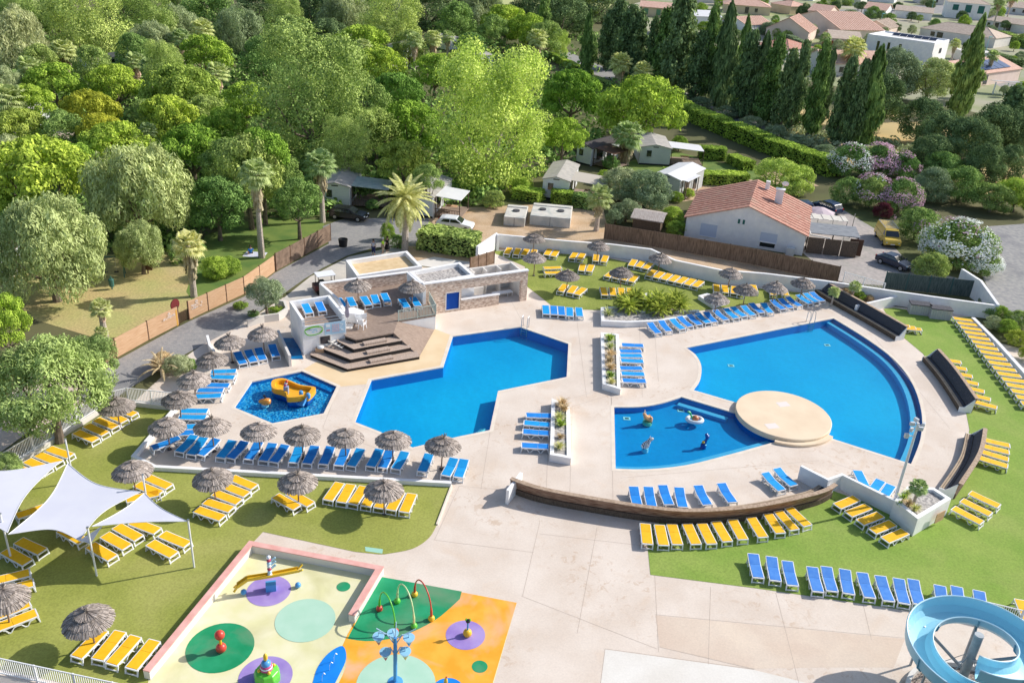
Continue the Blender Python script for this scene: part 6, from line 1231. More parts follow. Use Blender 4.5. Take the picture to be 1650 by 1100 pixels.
for i, (x, y, s) in enumerate(((1012, 500, 1.1), (1022, 489, 1.2), (1045, 497, 1.1), (1058, 492, 1.15), (1072, 499, 1.1), (1086, 491, 1.15), (1095, 499, .95), (1003, 492, .9), (1062, 506, .95))):
    o = empty('sago_palm', G(x, y, .5), random.uniform(0, 6), f'sago palm in the angular planter, {ORD[i]} from its grassy end', 'palm', 'sago palms'); c = bpy.data.objects.new('fronds', sagos[i % 2]); COL.objects.link(c); c.parent = o; c.scale = (s,)*3; c.location.z = .45; MB().tube([(0, 0, 0), (0, 0, .5)], .16, 8).build('trunk', BARKP, o)
o = empty('yucca', G(980, 506, .5), 0, 'spiky pale yucca at the grassy end of the angular planter', 'plant'); rosette(30, .8, .05, None, up=(.1, 1.4), droop=.15, seg=3).build('leaves', LM['palm'], o)
# ---- palms
def fan_crown(n=34, L=2.0, seed=0, droop=1.0):
    random.seed(seed); b = MB()
    for i in range(n):
        a = 2*PI*i*.618+random.uniform(-.2, .2); e = -.6+1.9*(i/n); st = L*random.uniform(.35, .5); d = Vector((math.cos(a)*math.cos(e), math.sin(a)*math.cos(e), math.sin(e))); side = Vector((-math.sin(a), math.cos(a), 0)); c = d*st
        b.bar((0, 0, 0), c, .04); nb = 13
        for j in range(nb):
            t = (j/(nb-1)-.5)*2.4; v = (d*math.cos(t)+side*math.sin(t)).normalized(); l = L*.58*(1-.25*abs(t)/1.2)*random.uniform(.9, 1.1); mid = c+v*l*.6; tip = c+v*l*.95+Vector((0, 0, -.28*l*droop)); s = v.cross(d.cross(side)).normalized()*.1*L/2
            b.add([c, mid-s, tip, mid+s], [(0, 1, 2, 3)])
    return b
def skirt(h, r, seed, n=90):
    random.seed(seed); b = MB()
    for i in range(n):
        a = random.uniform(0, 2*PI); t = random.random(); z = -h*t; rr = r*(1-.55*t)*random.uniform(.6, 1.0); p = Vector((rr*.55*math.cos(a), rr*.55*math.sin(a), z+.2)); q = Vector((rr*math.cos(a+.1), rr*math.sin(a+.1), z-h*.35)); s = Vector((-math.sin(a), math.cos(a), 0))*random.uniform(.08, .18)
        b.add([p-s*.4, p+s*.4, q+s, q-s], [(0, 1, 2, 3)])
    return b
FANS = [fan_crown(36, 2.0, s).build('fronds', LM['palm']).data for s in (1, 2)]+[fan_crown(30, 2.0, 3).build('fronds', LM['palmy']).data]; SK = [skirt(2.2, 1.0, s).build('dead_fronds', LM['skirt']).data for s in (1, 2)]
for o in [o for o in bpy.data.objects if o.type == 'MESH' and o.parent is None and o.data in FANS+SK]: bpy.data.objects.remove(o)
def palm(x, y, R, zc, label, v=0, sk=1.0, nm='fan_palm', tr=.24, group='fan palms'):
    """x,y pixel of the crown centre, R crown radius px, zc its height"""
    g = G(x, y, zc); s = R*mpp(g)/1.9; o = empty(nm, (g.x, g.y, 0), random.uniform(0, 6), label, 'palm', group)
    c = bpy.data.objects.new('fronds', FANS[v]); COL.objects.link(c); c.parent = o; c.location.z = zc; c.scale = (s, s, s)
    if sk: k = bpy.data.objects.new('dead_fronds', SK[random.randrange(2)]); COL.objects.link(k); k.parent = o; k.location.z = zc-.15*s; k.scale = (s, s, s*sk)
    MB().tube([(0, 0, -.1), (.05, 0, zc*.5), (0, 0, zc)], [tr*1.4, tr, tr*.9], 9).build('trunk', BARKP, o)
def base_h(x, yb, yc):
    """height of a crown at pixel row yc standing at base pixel (x,yb)"""
    g = G(x, yb); lo, hi = .3, 40
    for _ in range(30):
        z = (lo+hi)/2; q = Vector((g.x, g.y, z-H)); yy = 550+F*q.dot(DN)/q.dot(FW)
        if yy > yc: lo = z
        else: hi = z
    return z
palm(412, 280, 31, base_h(424, 415, 280), 'tall palm with brown skirt and pale trunk by the picnic blanket', 1, 1.3, tr=.26); palm(516, 265, 30, base_h(515, 358, 265), 'tall palm with dark skirt beside the parked black car', 0, 1.1, tr=.26)
palm(303, 395, 30, base_h(307, 478, 395), 'palm with ragged brown skirt beside the park gate', 2, 1.4, tr=.24); palm(162, 497, 20, base_h(165, 545, 497), 'young palm on the dry lawn in front of the board fence', 2, .7); palm(163, 535, 13, .8, 'smallest palm sprouting by the board fence', 2, .4)
palm(966, 318, 26, base_h(966, 372, 318), 'yellow-green palm between the storage tanks and the reed fence', 2, .8); palm(1012, 218, 30, base_h(1012, 265, 218), 'bushy palm between the two mobile homes', 0, 1.2)
for x, y, R, wh in ((102, 82, 24, 'with tan skirt at the far left clearing'), (45, 108, 22, 'beside the grey tree at the frame'), (14, 160, 32, 'largest at the frame edge of the grove'), (218, 100, 20, 'behind the dull domed pine'), (240, 108, 18, 'next to the domed pine top'), (268, 35, 18, 'high at the back of the grove'), (326, 48, 22, 'in front of the dark grey tree'), (292, 62, 20, 'close beside its twin in the back grove'), (350, 118, 22, 'standing clear right of the domed pine'), (238, 210, 16, 'half buried below the domed pine'), (470, 40, 20, 'poking above the huge plane tree'), (585, 75, 16, 'behind the plane crown shoulder'), (668, 66, 17, 'left one of the camp road pair'), (698, 62, 17, 'right one of the camp road pair'), (722, 60, 13, 'thin one behind the camp road pair'), (866, 62, 20, 'near the small yellow tree'), (1000, 102, 22, 'pale, left of the lane pair'), (1036, 115, 20, 'pale, right of the lane pair'), (1376, 78, 24, 'in the village garden by the flat white house'), (1330, 62, 12, 'small, in the village garden'), (1600, 90, 12, 'small, by the village street'), (1540, 70, 10, 'in the garden of the solar house')):
    palm(x, y, R, 6.5 if y < 100 else 5.5, 'fan palm '+wh, 1 if x > 900 else 0, 1.0)
for x, lab in ((1612, 'tall bare-trunked village palm, the nearer of two'), (1632, 'tall bare-trunked village palm, the farther of two')): palm(x, 2 if x < 1620 else -4, 12, 11, lab, 0, .8)
palm(1344, 470, 11, 1.6, 'little palm in the bed behind the first dark bench, by the gate', 0, 0, tr=.08); palm(1378, 462, 12, 1.9, 'spindly palm in the bed behind the first dark bench', 0, 0, tr=.08)
palm(1480, 785, 17, 2.6, 'young palm in the white corner planter', 0, 0, 'young_palm', .1)
# date palm
g = G(652, 402); zc = base_h(652, 402, 322); o = empty('date_palm', g, 0, 'big date palm with arching fronds behind the sandy roof block', 'palm')
dl = rosette(62, 4.2, .55, None, up=(-.75, 1.45), droop=.62, seg=7, leaflets=True).build('fronds', LM['palmy'], o, (0, 0, zc)); MB().tube([(0, 0, -.1), (.1, 0, zc*.5), (0, 0, zc)], [.42, .3, .36], 10).build('trunk', BARKP, o)
dl.scale = (.86, .86, .86)
b = skirt(1.6, .7, 9, 40).build('dead_fronds', LM['skirt'], o, (0, 0, zc-.1))
# dry fronds by the path
o = empty('dry_palm', G(262, 606), 0, 'withered palm with bare tawny fronds by the asphalt path', 'palm'); rosette(16, 2.0, .16, None, up=(.3, 1.4), droop=.7, leaflets=True).build('fronds', LM['tawny'], o, (0, 0, .7)); MB().tube([(0, 0, 0), (0, 0, .8)], .15, 8).build('trunk', BARKP, o)

# ---- undergrowth between the grove trees: one uncountable mass
def inside(p, poly):
    r = False; j = len(poly)-1
    for i in range(len(poly)):
        if (poly[i][1] > p[1]) != (poly[j][1] > p[1]) and p[0] < (poly[j][0]-poly[i][0])*(p[1]-poly[i][1])/(poly[j][1]-poly[i][1])+poly[i][0]: r = not r
        j = i
    return r
FOREST = [(-80, 30), (700, 10), (960, 60), (1060, 130), (1030, 215), (930, 240), (860, 330), (790, 335), (700, 330), (640, 330), (560, 330), (515, 350), (420, 345), (330, 370), (300, 425), (60, 440), (-60, 450)]
KEEP = [[(595, 115), (610, 125), (750, 96), (740, 80)], [(870, 85), (905, 75), (1060, 135), (1050, 152)], [(800, 300), (1200, 240), (1200, 420), (800, 420)], [(60, 440), (300, 430), (290, 402), (120, 415)]]
PP = []; NN = []; random.seed(11); k = 0
while k < 1500:
    x, y = random.uniform(-60, 1060), 450-430*random.random()**.8
    if not inside((x, y), FOREST) or any(inside((x, y), q) for q in KEEP): continue
    g = G(x, y); n = 44; d = sph(n); r = random.uniform(.8, 2.2)*(1 if y > 200 else 1.6); PP.append(np.array([g.x, g.y, r*.35])+d*np.array([r, r, r*.6])); NN.append(d); k += 1
PP = np.vstack(PP); PP[:, 2] = np.maximum(PP[:, 2], .03)
me = leaves_mesh('undergrowth', PP, np.vstack(NN), .5, 1.2, .6, LM['green']); o = bpy.data.objects.new('undergrowth', me); COL.objects.link(o); tag(o, 'dark green undergrowth filling the ground between the grove trees', 'undergrowth', kind='stuff')
PP = []; NN = []; k = 0
BANK = [(1060, 140), (1290, 236), (1360, 255), (1500, 300), (1500, 240), (1280, 205), (1080, 130)]
while k < 260:
    x, y = random.uniform(1060, 1500), random.uniform(130, 300)
    if not inside((x, y), BANK): continue
    g = G(x, y); n = 40; d = sph(n); r = random.uniform(.5, 1.3); PP.append(np.array([g.x, g.y, r*.3])+d*np.array([r, r, r*.6])); NN.append(d); k += 1
PP = np.vstack(PP); PP[:, 2] = np.maximum(PP[:, 2], .03)
me = leaves_mesh('bank_weeds', PP, np.vstack(NN), .35, 1.6, .6, LM['olive']); o = bpy.data.objects.new('bank_weeds', me); COL.objects.link(o); tag(o, 'rough olive-green weeds on the bank under the lane conifers', 'weeds', kind='stuff')

# ================================================================ VEHICLES
GLASS = mat('car_glass', (.02, .025, .03), .08, spec=.9); TYRE = mat('tyre', (.02, .02, .02), .8); RIM = mat('rim', (.45, .46, .48), .35, metal=.6); LAMP = mat('headlamp', (.75, .78, .8), .15); TAIL = mat('taillamp', (.4, .01, .01), .3)
def vehicle(loc, an, L, W, Hh, paint, label, cat, kind='hatch', rack=False):
    o = empty('parked_van' if kind == 'van' else 'parked_car', loc, an, label, cat); hw = W/2
    if kind == 'hatch': low = [(-L/2, .3), (-L/2, .72), (-L/2+.08, .95), (L*.2, .97), (L/2-.15, .78), (L/2, .6), (L/2, .3)]; top = [(-L/2+.12, .94), (-L*.4, Hh*.93), (-L*.28, Hh), (L*.05, Hh), (L*.24, .95)]
    elif kind == 'van': low = [(-L/2, .35), (-L/2, 1.15), (L*.32, 1.15), (L/2-.2, 1.0), (L/2, .75), (L/2, .35)]; top = [(-L/2+.02, 1.14), (-L/2+.08, Hh*.95), (-L/2+.2, Hh), (L*.18, Hh), (L*.24, Hh*.95), (L*.37, 1.13)]
    else: low = [(-L/2, .3), (-L/2, .7), (-L/2+.1, .9), (L*.2, .92), (L/2-.12, .74), (L/2, .58), (L/2, .3)]; top = [(-L*.4, .9), (-L*.26, Hh*.97), (-L*.1, Hh), (L*.04, Hh*.98), (L*.2, .9)]
    def hull(prof, w0, w1, z0, z1):
        b = MB(); n = len(prof)
        for s in (-1, 1):
            for x, z in prof: t = (z-z0)/(z1-z0+1e-6); b.v.append((x, s*(w0+(w1-w0)*t), z))
        b.f = [tuple(range(n)), tuple(range(2*n-1, n-1, -1))]+[(i, n+i, n+(i+1) % n, (i+1) % n) for i in range(n)]; b.m = [0]*len(b.f); return b
    hull(low, hw, hw*.97, .3, 1.0).build('body', paint, o, bevel=.06, fixn=True); cab = hull(top, hw*.95, hw*.8, .93, Hh).build('cabin', paint, o, bevel=.05, fixn=True)
    # side windows as dark panels following the cabin taper, windscreens on the end faces
    def yz(z): return hw*.95+(hw*.8-hw*.95)*((z-.93)/(Hh-.93))
    for s in (-1, 1):
        if kind == 'van': qs = [[(L*.17, 1.22), (L*.34, 1.22), (L*.24, Hh*.87), (L*.17, Hh*.87)]]
        else: qs = [[(-L*.37, 1.0), (-L*.12, 1.0), (-L*.12, Hh-.1), (-L*.29, Hh-.12)], [(-L*.1, 1.0), (L*.19, 1.0), (L*.05, Hh-.1), (-L*.1, Hh-.1)]]
        for q in qs: b = MB(); b.add([(x, s*(yz(z)+.012), z) for x, z in q], [(0, 1, 2, 3)]); b.build('side_window', GLASS, o)
    f0, f1 = (top[-1], top[-2]); 
    def scr(p, q, nm, dx):
        (x0, z0), (x1, z1) = p, q; a, c = .12, .9; P = (x0+(x1-x0)*a, z0+(z1-z0)*a); Q = (x0+(x1-x0)*c, z0+(z1-z0)*c); b = MB(); b.add([(P[0]+dx, -yz(P[1])*.9, P[1]+.015), (P[0]+dx, yz(P[1])*.9, P[1]+.015), (Q[0]+dx, yz(Q[1])*.9, Q[1]+.015), (Q[0]+dx, -yz(Q[1])*.9, Q[1]+.015)], [(0, 1, 2, 3)]); b.build(nm, GLASS, o)
    scr(f0, f1, 'windscreen', .015); scr(top[0], top[1] if kind == 'van' else top[1], 'rear_window', -.015)
    for sx in (-L*.31, L*.32):
        for s in (-1, 1):
            w_ = MB().tube([(sx, s*(hw-.18), .32), (sx, s*(hw+.02), .32)], .32, 18).build('wheel', TYRE, o); MB().tube([(sx, s*(hw+.015), .32), (sx, s*(hw+.035), .32)], .2, 12).build('rim', RIM, w_)
    for s in (-1, 1):
        MB().ball((L/2-.1, s*(hw-.25), .68), (.14, .2, .09), 8).build('headlight', LAMP, o); MB().box((-L/2, s*(hw-.15), .8), (.05, .2, .18)).build('taillight', TAIL, o); MB().box((L*.2, s*(hw+.08), .98), (.1, .16, .12)).build('mirror', paint, o)
    MB().box((L/2+.005, 0, .5), (.02, .5, .11)).build('number_plate', WHITEP, o); MB().box((L/2-.01, 0, .37), (.04, W*.8, .14)).build('bumper_grille', BLACKP, o)
    if rack:
        m = MB(); 
        for x in range(7): m.box((-L*.42+x*.5, 0, Hh+.1), (.05, W*.8, .04))
        for s in (-1, 1): m.box((-L*.12, s*W*.4, Hh+.08), (L*.62, .05, .05))
        m.build('roof_rack', RIM, o)
    return o
def paintm(n, c, metal=.0): return mat(n, c, .25, metal=metal, spec=.6)
def carat(rear, front, L, W, Hh, p, label, cat='car', kind='hatch', rack=False):
    A_, B_ = G(*rear, .3), G(*front, .3); c = (A_+B_)/2; c.z = .02; return vehicle(c, math.atan2((B_-A_).y, (B_-A_).x), L, W, Hh, p, label, cat, kind, rack)
carat((706, 362), (761, 368), 4.3, 1.8, 1.45, paintm('paint_white', (.75, .77, .8)), 'white hatchback parked on the dirt beside the bright plane tree')
carat((534, 345), (590, 352), 4.5, 1.8, 1.4, paintm('paint_black', (.008, .008, .01)), 'black car parked in shade beside the white mobile home', kind='hatch')
carat((1418, 372), (1440, 400), 5.0, 1.95, 1.95, paintm('paint_van', (.72, .5, .08)), 'yellow panel van with roof rack parked by the oleanders', 'van', 'van', True)
carat((1422, 418), (1460, 432), 4.0, 1.7, 1.35, paintm('paint_navy', (.01, .025, .06)), 'dark blue coupe parked in front of the yellow van', kind='coupe')
carat((1345, 342), (1318, 332), 4.1, 1.75, 1.5, paintm('car_navy_blue', (.012, .03, .08)), 'blue car parked behind the white house under the trees'); carat((1300, 342), (1285, 330), 4.0, 1.7, 1.45, paintm('car_night_blue', (.012, .03, .08)), 'blue car half hidden behind the red roof edge')
carat((1475, 20), (1453, 15), 4.4, 1.8, 1.5, MATS['paint_white'], 'white car on the village street below the two-storey house'); carat((1334, 42), (1350, 40), 4.2, 1.8, 1.45, paintm('paint_silver', (.5, .55, .62)), 'pale blue car parked beside the gabled pink houses')
# service cart with white roof
o = empty('service_cart', G(523, 470), .5, 'small brown service cart with a white canopy roof behind the terrace wall', 'cart')
MB().box((0, 0, .6), (2.1, 1.15, .6)).build('body', mat('maroon', (.1, .03, .03), .5), o, bevel=.06); MB().box((.1, 0, 1.85), (1.8, 1.3, .07)).build('canopy', WHITEP, o, bevel=.02)
for a in (-.7, .85):
    for s in (-.55, .55): MB().bar((a, s, .8), (a, s, 1.85), .05).build('pillar', BLACKP, o)
for a in (-.7, .7):
    for s in (-.6, .6): MB().tube([(a, s-.06, .25), (a, s+.06, .25)], .25, 12).build('wheel', TYRE, o)
MB().box((-.2, 0, 1.0), (.5, 1.0, .3)).build('seat', BLACKP, o, bevel=.04)
o = MB().lathe((0, 0, 0), [(.42, 0), (.52, .85), (.46, .85), (.4, .7)], 18).build('round_tub', BLACKP, loc=G(553, 397)); thing(o, 'black round planter tub standing alone on the asphalt', 'planter tub')
# ---------------------------------------------------------------- people
SKIN = mat('skin', (.45, .27, .19), .6); SKIN2 = mat('skin_dark', (.18, .1, .07), .6)
def person(x, y, an, label, top, legs, hair, skin=SKIN, pose='stand', dress=False):
    o = empty('person', G(x, y, .03), an, label, 'person'); o.location.z = .03
    if pose == 'stand':
        ch = [(0, 0, .95, None), (0, 0, 1.2, 0), (0, 0, 1.42, 1), (0, 0, 1.54, 2), (.01, 0, 1.66, 3), (0, .2, 1.4, 2), (.03, .27, 1.12, 5), (.14, .25, .9, 6), (0, -.2, 1.4, 2), (.03, -.27, 1.12, 8), (.14, -.22, .95, 9), (0, .1, .88, 0), (.02, .12, .5, 11), (-.02, .13, .08, 12), (.14, .14, .05, 13), (0, -.1, .88, 0), (-.02, -.12, .5, 15), (-.04, -.13, .08, 16), (.12, -.14, .05, 17)]
    else:
        ch = [(0, 0, .14, None), (-.08, 0, .4, 0), (-.1, 0, .6, 1), (-.08, 0, .72, 2), (-.06, 0, .84, 3), (-.08, .2, .58, 2), (-.2, .28, .32, 5), (-.3, .3, .05, 6), (-.08, -.2, .58, 2), (-.0, -.28, .36, 8), (.2, -.2, .35, 9), (.1, .1, .14, 0), (.5, .14, .36, 11), (.8, .12, .06, 12), (.9, .12, .1, 13), (.1, -.1, .14, 0), (.52, -.12, .1, 15), (.9, -.12, .08, 16), (1.0, -.12, .12, 17)]
    rad = [.15, .13, .15, .06, .1, .06, .045, .035, .06, .045, .035, .09, .06, .04, .04, .09, .06, .04, .04]
    body(ch, rad, skin, 'body', o, 2)
    idx = {'top': ([0, 1, 2, 5, 8], [.165, .155, .165, .08, .08]), 'legs': ([0, 11, 12, 15, 16], [.16, .115, .085, .115, .085])}
    t = [ch[0], ch[1], ch[2]]; a = ch[5]; b_ = ch[8]; mid = lambda p, q, f: tuple(p[i]+(q[i]-p[i])*f for i in range(3))
    body([(*ch[0][:3], None), (*ch[1][:3], 0), (*ch[2][:3], 1), (*a[:3], 2), (*mid(a, ch[6], .7), 3), (*b_[:3], 2), (*mid(b_, ch[9], .7), 5)], [.18, .165, .17, .09, .075, .09, .075], top, 'shirt', o, 2)
    f = .85 if not dress else 1.6
    if dress: MB().lathe((0, 0, 0), [(.3, .35), (.25, .6), (.17, 1.0)], 14).build('skirt', legs, o)
    else: body([(ch[0][0], ch[0][1], ch[0][2]-.03, None), (*ch[11][:3], 0), (*mid(ch[11], ch[12], .9), 1), (*mid(ch[12], ch[13], f-.3), 2), (*ch[15][:3], 0), (*mid(ch[15], ch[16], .9), 4), (*mid(ch[16], ch[17], f-.3), 5)], [.165, .125, .095, .08, .125, .095, .08], legs, 'trousers', o, 2)
    h = ch[4]; MB().ball((h[0]-.02, h[1], h[2]+.05), (.125, .115, .12), 12).build('hair', hair, o, smooth=True)
    MB().box((h[0]+.12, 0, h[2]), (.03, .03, .05)).build('nose', skin, o)
HB_, HW_ = mat('hair_brown', (.05, .03, .02), .8), mat('cap_white', (.7, .7, .65), .8)
person(602, 411, 1.2, 'person in pale shirt and dark blue trousers facing two others', mat('shirt_pale', (.5, .5, .55), .8), mat('trousers_navy', (.02, .03, .1), .8), HB_)
person(617, 408, 3.0, 'person in bright hi-vis yellow vest and pale cap', mat('hivis', (.5, .85, .05), .7), mat('trousers_sand', (.4, .33, .25), .8), HW_)
person(624, 406, 2.8, 'person in long black dress next to the hi-vis vest', mat('dress_black', (.01, .01, .012), .8), MATS.get('dress_black') or BLACKP, HB_, dress=True)
person(404, 409, 2.0, 'person in blue top sitting on a picnic blanket under the tall palm', mat('shirt_blue', (.03, .2, .6), .8), mat('shorts_dark', (.03, .05, .1), .8), HB_, pose='sit')
o = MB().box((0, 0, .0), (2.2, 1.5, .02)).build('picnic_blanket', mat('blanket', (.5, .55, .75), .9, (.75, .72, .72), 4), loc=G(411, 410, .035)); thing(o, 'pale blue and pink picnic blanket on the shaded lawn', 'blanket')
# park swing and figure-like spring post
o = empty('swing_frame', G(180, 445), .3, 'small swing frame with two seats under the pepper tree', 'swing')
for s in (-1, 1):
    for q in (-1, 1): MB().bar((s*1.2, q*.5, 0), (s*1.2, 0, 2.0), .08).build('leg', mat('swing_green', (.05, .15, .13), .5), o)
    MB().box((s*.5, 0, .45), (.4, .2, .06)).build('seat', BLACKP, o); MB().bar((s*.5, 0, .45), (s*.5, 0, 2.0), .02).build('chain', STEEL, o)
MB().bar((-1.2, 0, 2.0), (1.2, 0, 2.0), .08).build('top_bar', MATS['swing_green'], o)
o = empty('bin_post', G(181, 466), 0, 'dark green litter bin post on the dry park lawn', 'bin'); MB().lathe((0, 0, 0), [(.22, .3), (.25, 1.0), (.2, 1.05)], 10).build('bin', MATS['swing_green'], o); MB().bar((0, 0, 0), (0, 0, 1.3), .1).build('post', MATS['swing_green'], o)
o = empty('park_board', G(239, 441), 0, 'small brown noticeboard beside the pepper tree trunk', 'noticeboard'); MB().box((0, 0, 1.0), (.9, .1, 1.2)).build('panel', POSTB, o); MB().box((0, 0, .2), (.1, .1, .4)).build('post', POSTB, o)
# ---------------------------------------------------------------- storage boxes, tanks
for (x, y, lab) in ((1479, 505, 'grey slatted storage box with dark lid, the one nearer the bench'), (1512, 512, 'grey slatted storage box with dark lid, the one nearer the lounger column')):
    g = G(x, y); o = empty('storage_box', (g.x, g.y, .03), -.12, lab, 'box', 'storage boxes'); m = MB(); [m.box((-.87+i*.22, 0, .5), (.2, 1.0, 1.0)) for i in range(9)]; m.build('slatted_body', mat('resin_grey', (.5, .49, .52), .7), o, bevel=.01); MB().box((0, 0, 1.06), (2.05, 1.1, .1)).build('lid', SLATE, o, bevel=.02)
CT = mat('tank_concrete', (.58, .55, .5), .9, (.68, .65, .6), 1, 6, c3=(.36, .4, .4), scale3=.6)
def tank(a, b_, dep, h_, lab, nl):
    A_, B_ = G(*a), G(*b_); L = (B_-A_).length; an = math.atan2((B_-A_).y, (B_-A_).x); o = empty('concrete_tank', A_, an, lab, 'tank')
    MB().box((L/2, dep/2, h_/2), (L, dep, h_)).build('block', CT, o, bevel=.06); MB().box((L/2, dep*.8, h_+.06), (L*.96, .3, .1)).build('ridge', CT, o)
    for i in range(nl): MB().tube([(L*(i+.6)/(nl+.2), dep*.5, h_), (L*(i+.6)/(nl+.2), dep*.5, h_+.14)], .42, 16).build('hatch', SLATE, o)
    MB().box((L/2, -.02, h_*.5), (.04, .02, h_*.9)).build('seam', SLATE, o)
tank((811, 363), (845, 366), 4.8, 1.1, 'small concrete tank with round hatch behind the white wall', 1); tank((853, 362), (918, 368), 5.0, 1.2, 'large concrete tank with round hatches behind the white wall', 2)
# ---------------------------------------------------------------- gabled buildings
TILE = mat('red_tiles', (.42, .19, .14), .9, (.58, .32, .25), 2.5, 5, c3=(.46, .3, .23), scale3=.5, bump=.4); TILEP = mat('pink_tiles', (.58, .35, .27), .9, (.7, .47, .38), 1.5, 5, bump=.3); TILEB = mat('brown_tiles', (.5, .39, .31), .9, (.62, .51, .42), 1.5, 5, bump=.3)
SHUT = mat('green_shutter', (.03, .14, .12), .6); PINKW = mat('pink_wall', (.76, .6, .52), .9, (.82, .66, .58), .5); SANDW = mat('sand_wall', (.66, .52, .34), .9, (.72, .58, .4), .5); GREYR = mat('caravan_roof', (.36, .34, .32), .8, (.46, .43, .4), 1.5, 4); SHEETW = mat('white_sheet', (.68, .68, .7), .6, (.74, .74, .75), .8)
def tilelines(b, x0, x1, ya, za, yb, zb, step, m=1):
    n = int(abs(x1-x0)/step)
    for i in range(1, n): x = x0+(x1-x0)*i/n; b.bar((x, ya, za+.05), (x, yb, zb+.05), .06, .05, m)
def house(a, b_, depth, eave, ridge, wallm, roofm, label, axis='deep', over=.3, nm='house', cat='house', windows=(), back=False, hip=False, lines=True, z0=0):
    """front wall from pixel a to pixel b_ on the ground, the house lies behind it. axis 'deep': ridge runs away from the front (gable in front); 'wide': ridge parallel to the front"""
    A_, B_ = G(*a), G(*b_); L = (B_-A_).length; an = math.atan2((B_-A_).y, (B_-A_).x); o = empty(nm, A_, an, label, cat); D = depth
    if axis == 'deep':
        b = MB(); pr = [(0, 0), (L, 0), (L, eave), (L/2, ridge), (0, eave)]
        for y in (0, D): b.v += [(x, y, z) for x, z in pr]
        b.f = [(0, 1, 2, 3, 4), (9, 8, 7, 6, 5), (0, 5, 6, 1), (1, 6, 7, 2), (4, 9, 5, 0)]; b.m = [0]*5; b.build('wall', wallm, o)
        for s in (0, 1):
            x0, x1 = (-over, L/2) if s == 0 else (L+over, L/2); sl_ = (ridge-eave)/(L/2); ze = eave-over*sl_+.04; zr = ridge+.04; r = MB(); r.add([(x0, -over, ze), (x1, -over, zr), (x1, D+over, zr), (x0, D+over, ze), (x0, -over, ze-.12), (x1, -over, zr-.12), (x1, D+over, zr-.12), (x0, D+over, ze-.12)], [(0, 1, 2, 3), (7, 6, 5, 4), (0, 4, 5, 1), (1, 5, 6, 2), (2, 6, 7, 3), (3, 7, 4, 0)])
            if lines:
                n = int((D+2*over)/.9)
                for i in range(1, n): y = -over+(D+2*over)*i/n; r.bar((x0, y, ze+.02), (x1, y, zr+.02), .07, .05, 1)
            r.build('roof', [roofm, mat('tile_joint', (.2, .1, .08), .9)], o, fixn=True)
    elif hip:
        MB().box((L/2, D/2, eave/2), (L, D, eave)).build('wall', wallm, o); i_ = min(L, D)*.45; r = MB(); e = eave; v = [(-over, -over, e), (L+over, -over, e), (L+over, D+over, e), (-over, D+over, e), (i_, D/2, ridge), (L-i_, D/2, ridge)]; r.add(v, [(0, 1, 5, 4), (1, 2, 5), (2, 3, 4, 5), (3, 0, 4), (3, 2, 1, 0)]); r.build('roof', roofm, o)
        for p, q in ((0, 4), (1, 5), (4, 5), (2, 5)): MB().bar(v[p], v[q], .18, .1).build('ridge_tiles', roofm, o)
    else:
        b = MB(); pr = [(0, 0), (D, 0), (D, eave), (D/2, ridge), (0, eave)]
        for x in (0, L): b.v += [(x, y, z) for y, z in pr]
        b.f = [(4, 3, 2, 1, 0), (5, 6, 7, 8, 9), (1, 6, 5, 0), (2, 7, 6, 1), (0, 5, 9, 4)]; b.m = [0]*5; b.build('wall', wallm, o, fixn=True)
        for s in (0, 1):
            y0, y1 = (-over, D/2) if s == 0 else (D+over, D/2); ze = eave-over*(ridge-eave)/(D/2)+.04; zr = ridge+.04; r = MB(); r.add([(-over, y0, ze), (L+over, y0, ze), (L+over, y1, zr), (-over, y1, zr), (-over, y0, ze-.12), (L+over, y0, ze-.12), (L+over, y1, zr-.12), (-over, y1, zr-.12)], [(0, 1, 2, 3), (7, 6, 5, 4), (0, 4, 5, 1), (1, 5, 6, 2), (2, 6, 7, 3), (3, 7, 4, 0)])
            r.build('roof', [roofm], o, fixn=True)
    for (face, u, z, w_, h_, m) in windows:       # face f: front, r: right end, l: left end
        if face == 'f': c, d = (u*L, -.02, z), (w_, .06, h_)
        elif face == 'r': c, d = (L+.02, u*D, z), (.06, w_, h_)
        else: c, d = (-.02, u*D, z), (.06, w_, h_)
        wn = MB().box(c, d).build('window', m, o); e = .06
        fr = MB()
        if face == 'f': fr.box((c[0], -.05, z-h_/2-.04), (w_+.2, .12, .08)); fr.box((c[0], -.035, z+h_/2+.03), (w_+.1, .08, .06))
        else: fr.box((c[0], c[1], z-h_/2-.04), (.12, w_+.2, .08))
        fr.build('sill', wallm, wn)
    return o, L, D
hb, L, D = house((1102, 381), (1292, 412), 11.5, 2.55, 4.9, WHITE, TILE, 'white house with red tiled gable roof and chimney behind the reed fence', windows=[('f', .2, 1.25, 1.9, 1.5, mat('shutter_white', (.55, .62, .76), .5)), ('f', .705, 1.5, 1.9, 1.1, MATS['shutter_white']), ('f', .705, .65, 1.7, .6, GLASS), ('f', .44, 2.9, .25, .55, SHUT), ('f', .48, 2.9, .25, .55, SHUT)])
ch = MB().box((L*.72, D*.55, 4.7), (.9, .6, 1.7)).build('chimney', WHITE, hb); MB().box((L*.72, D*.55, 5.6), (1.1, .8, .12)).build('chimney_cap', WHITE, ch)
c2_ = MB().box((L*.6, D*.8, 5.1), (.5, .5, 1.0)).build('chimney', WHITE, hb)
ds = MB().lathe((0, 0, 0), [(.05, -.05), (.4, .08), (.42, .1), (.05, 0)], 16, M=Matrix.Rotation(-1.0, 3, 'X')).build('satellite_dish', WHITEP, hb, (L*.75, D*.6, 6.1)); MB().bar((L*.72, D*.6, 5.5), (L*.75, D*.6, 6.1), .05).build('dish_mast', STEEL, hb)
MB().box((L*.9, -.5, .45), (.9, .5, .9)).build('air_conditioner', MATS['lamp_grey'], hb)
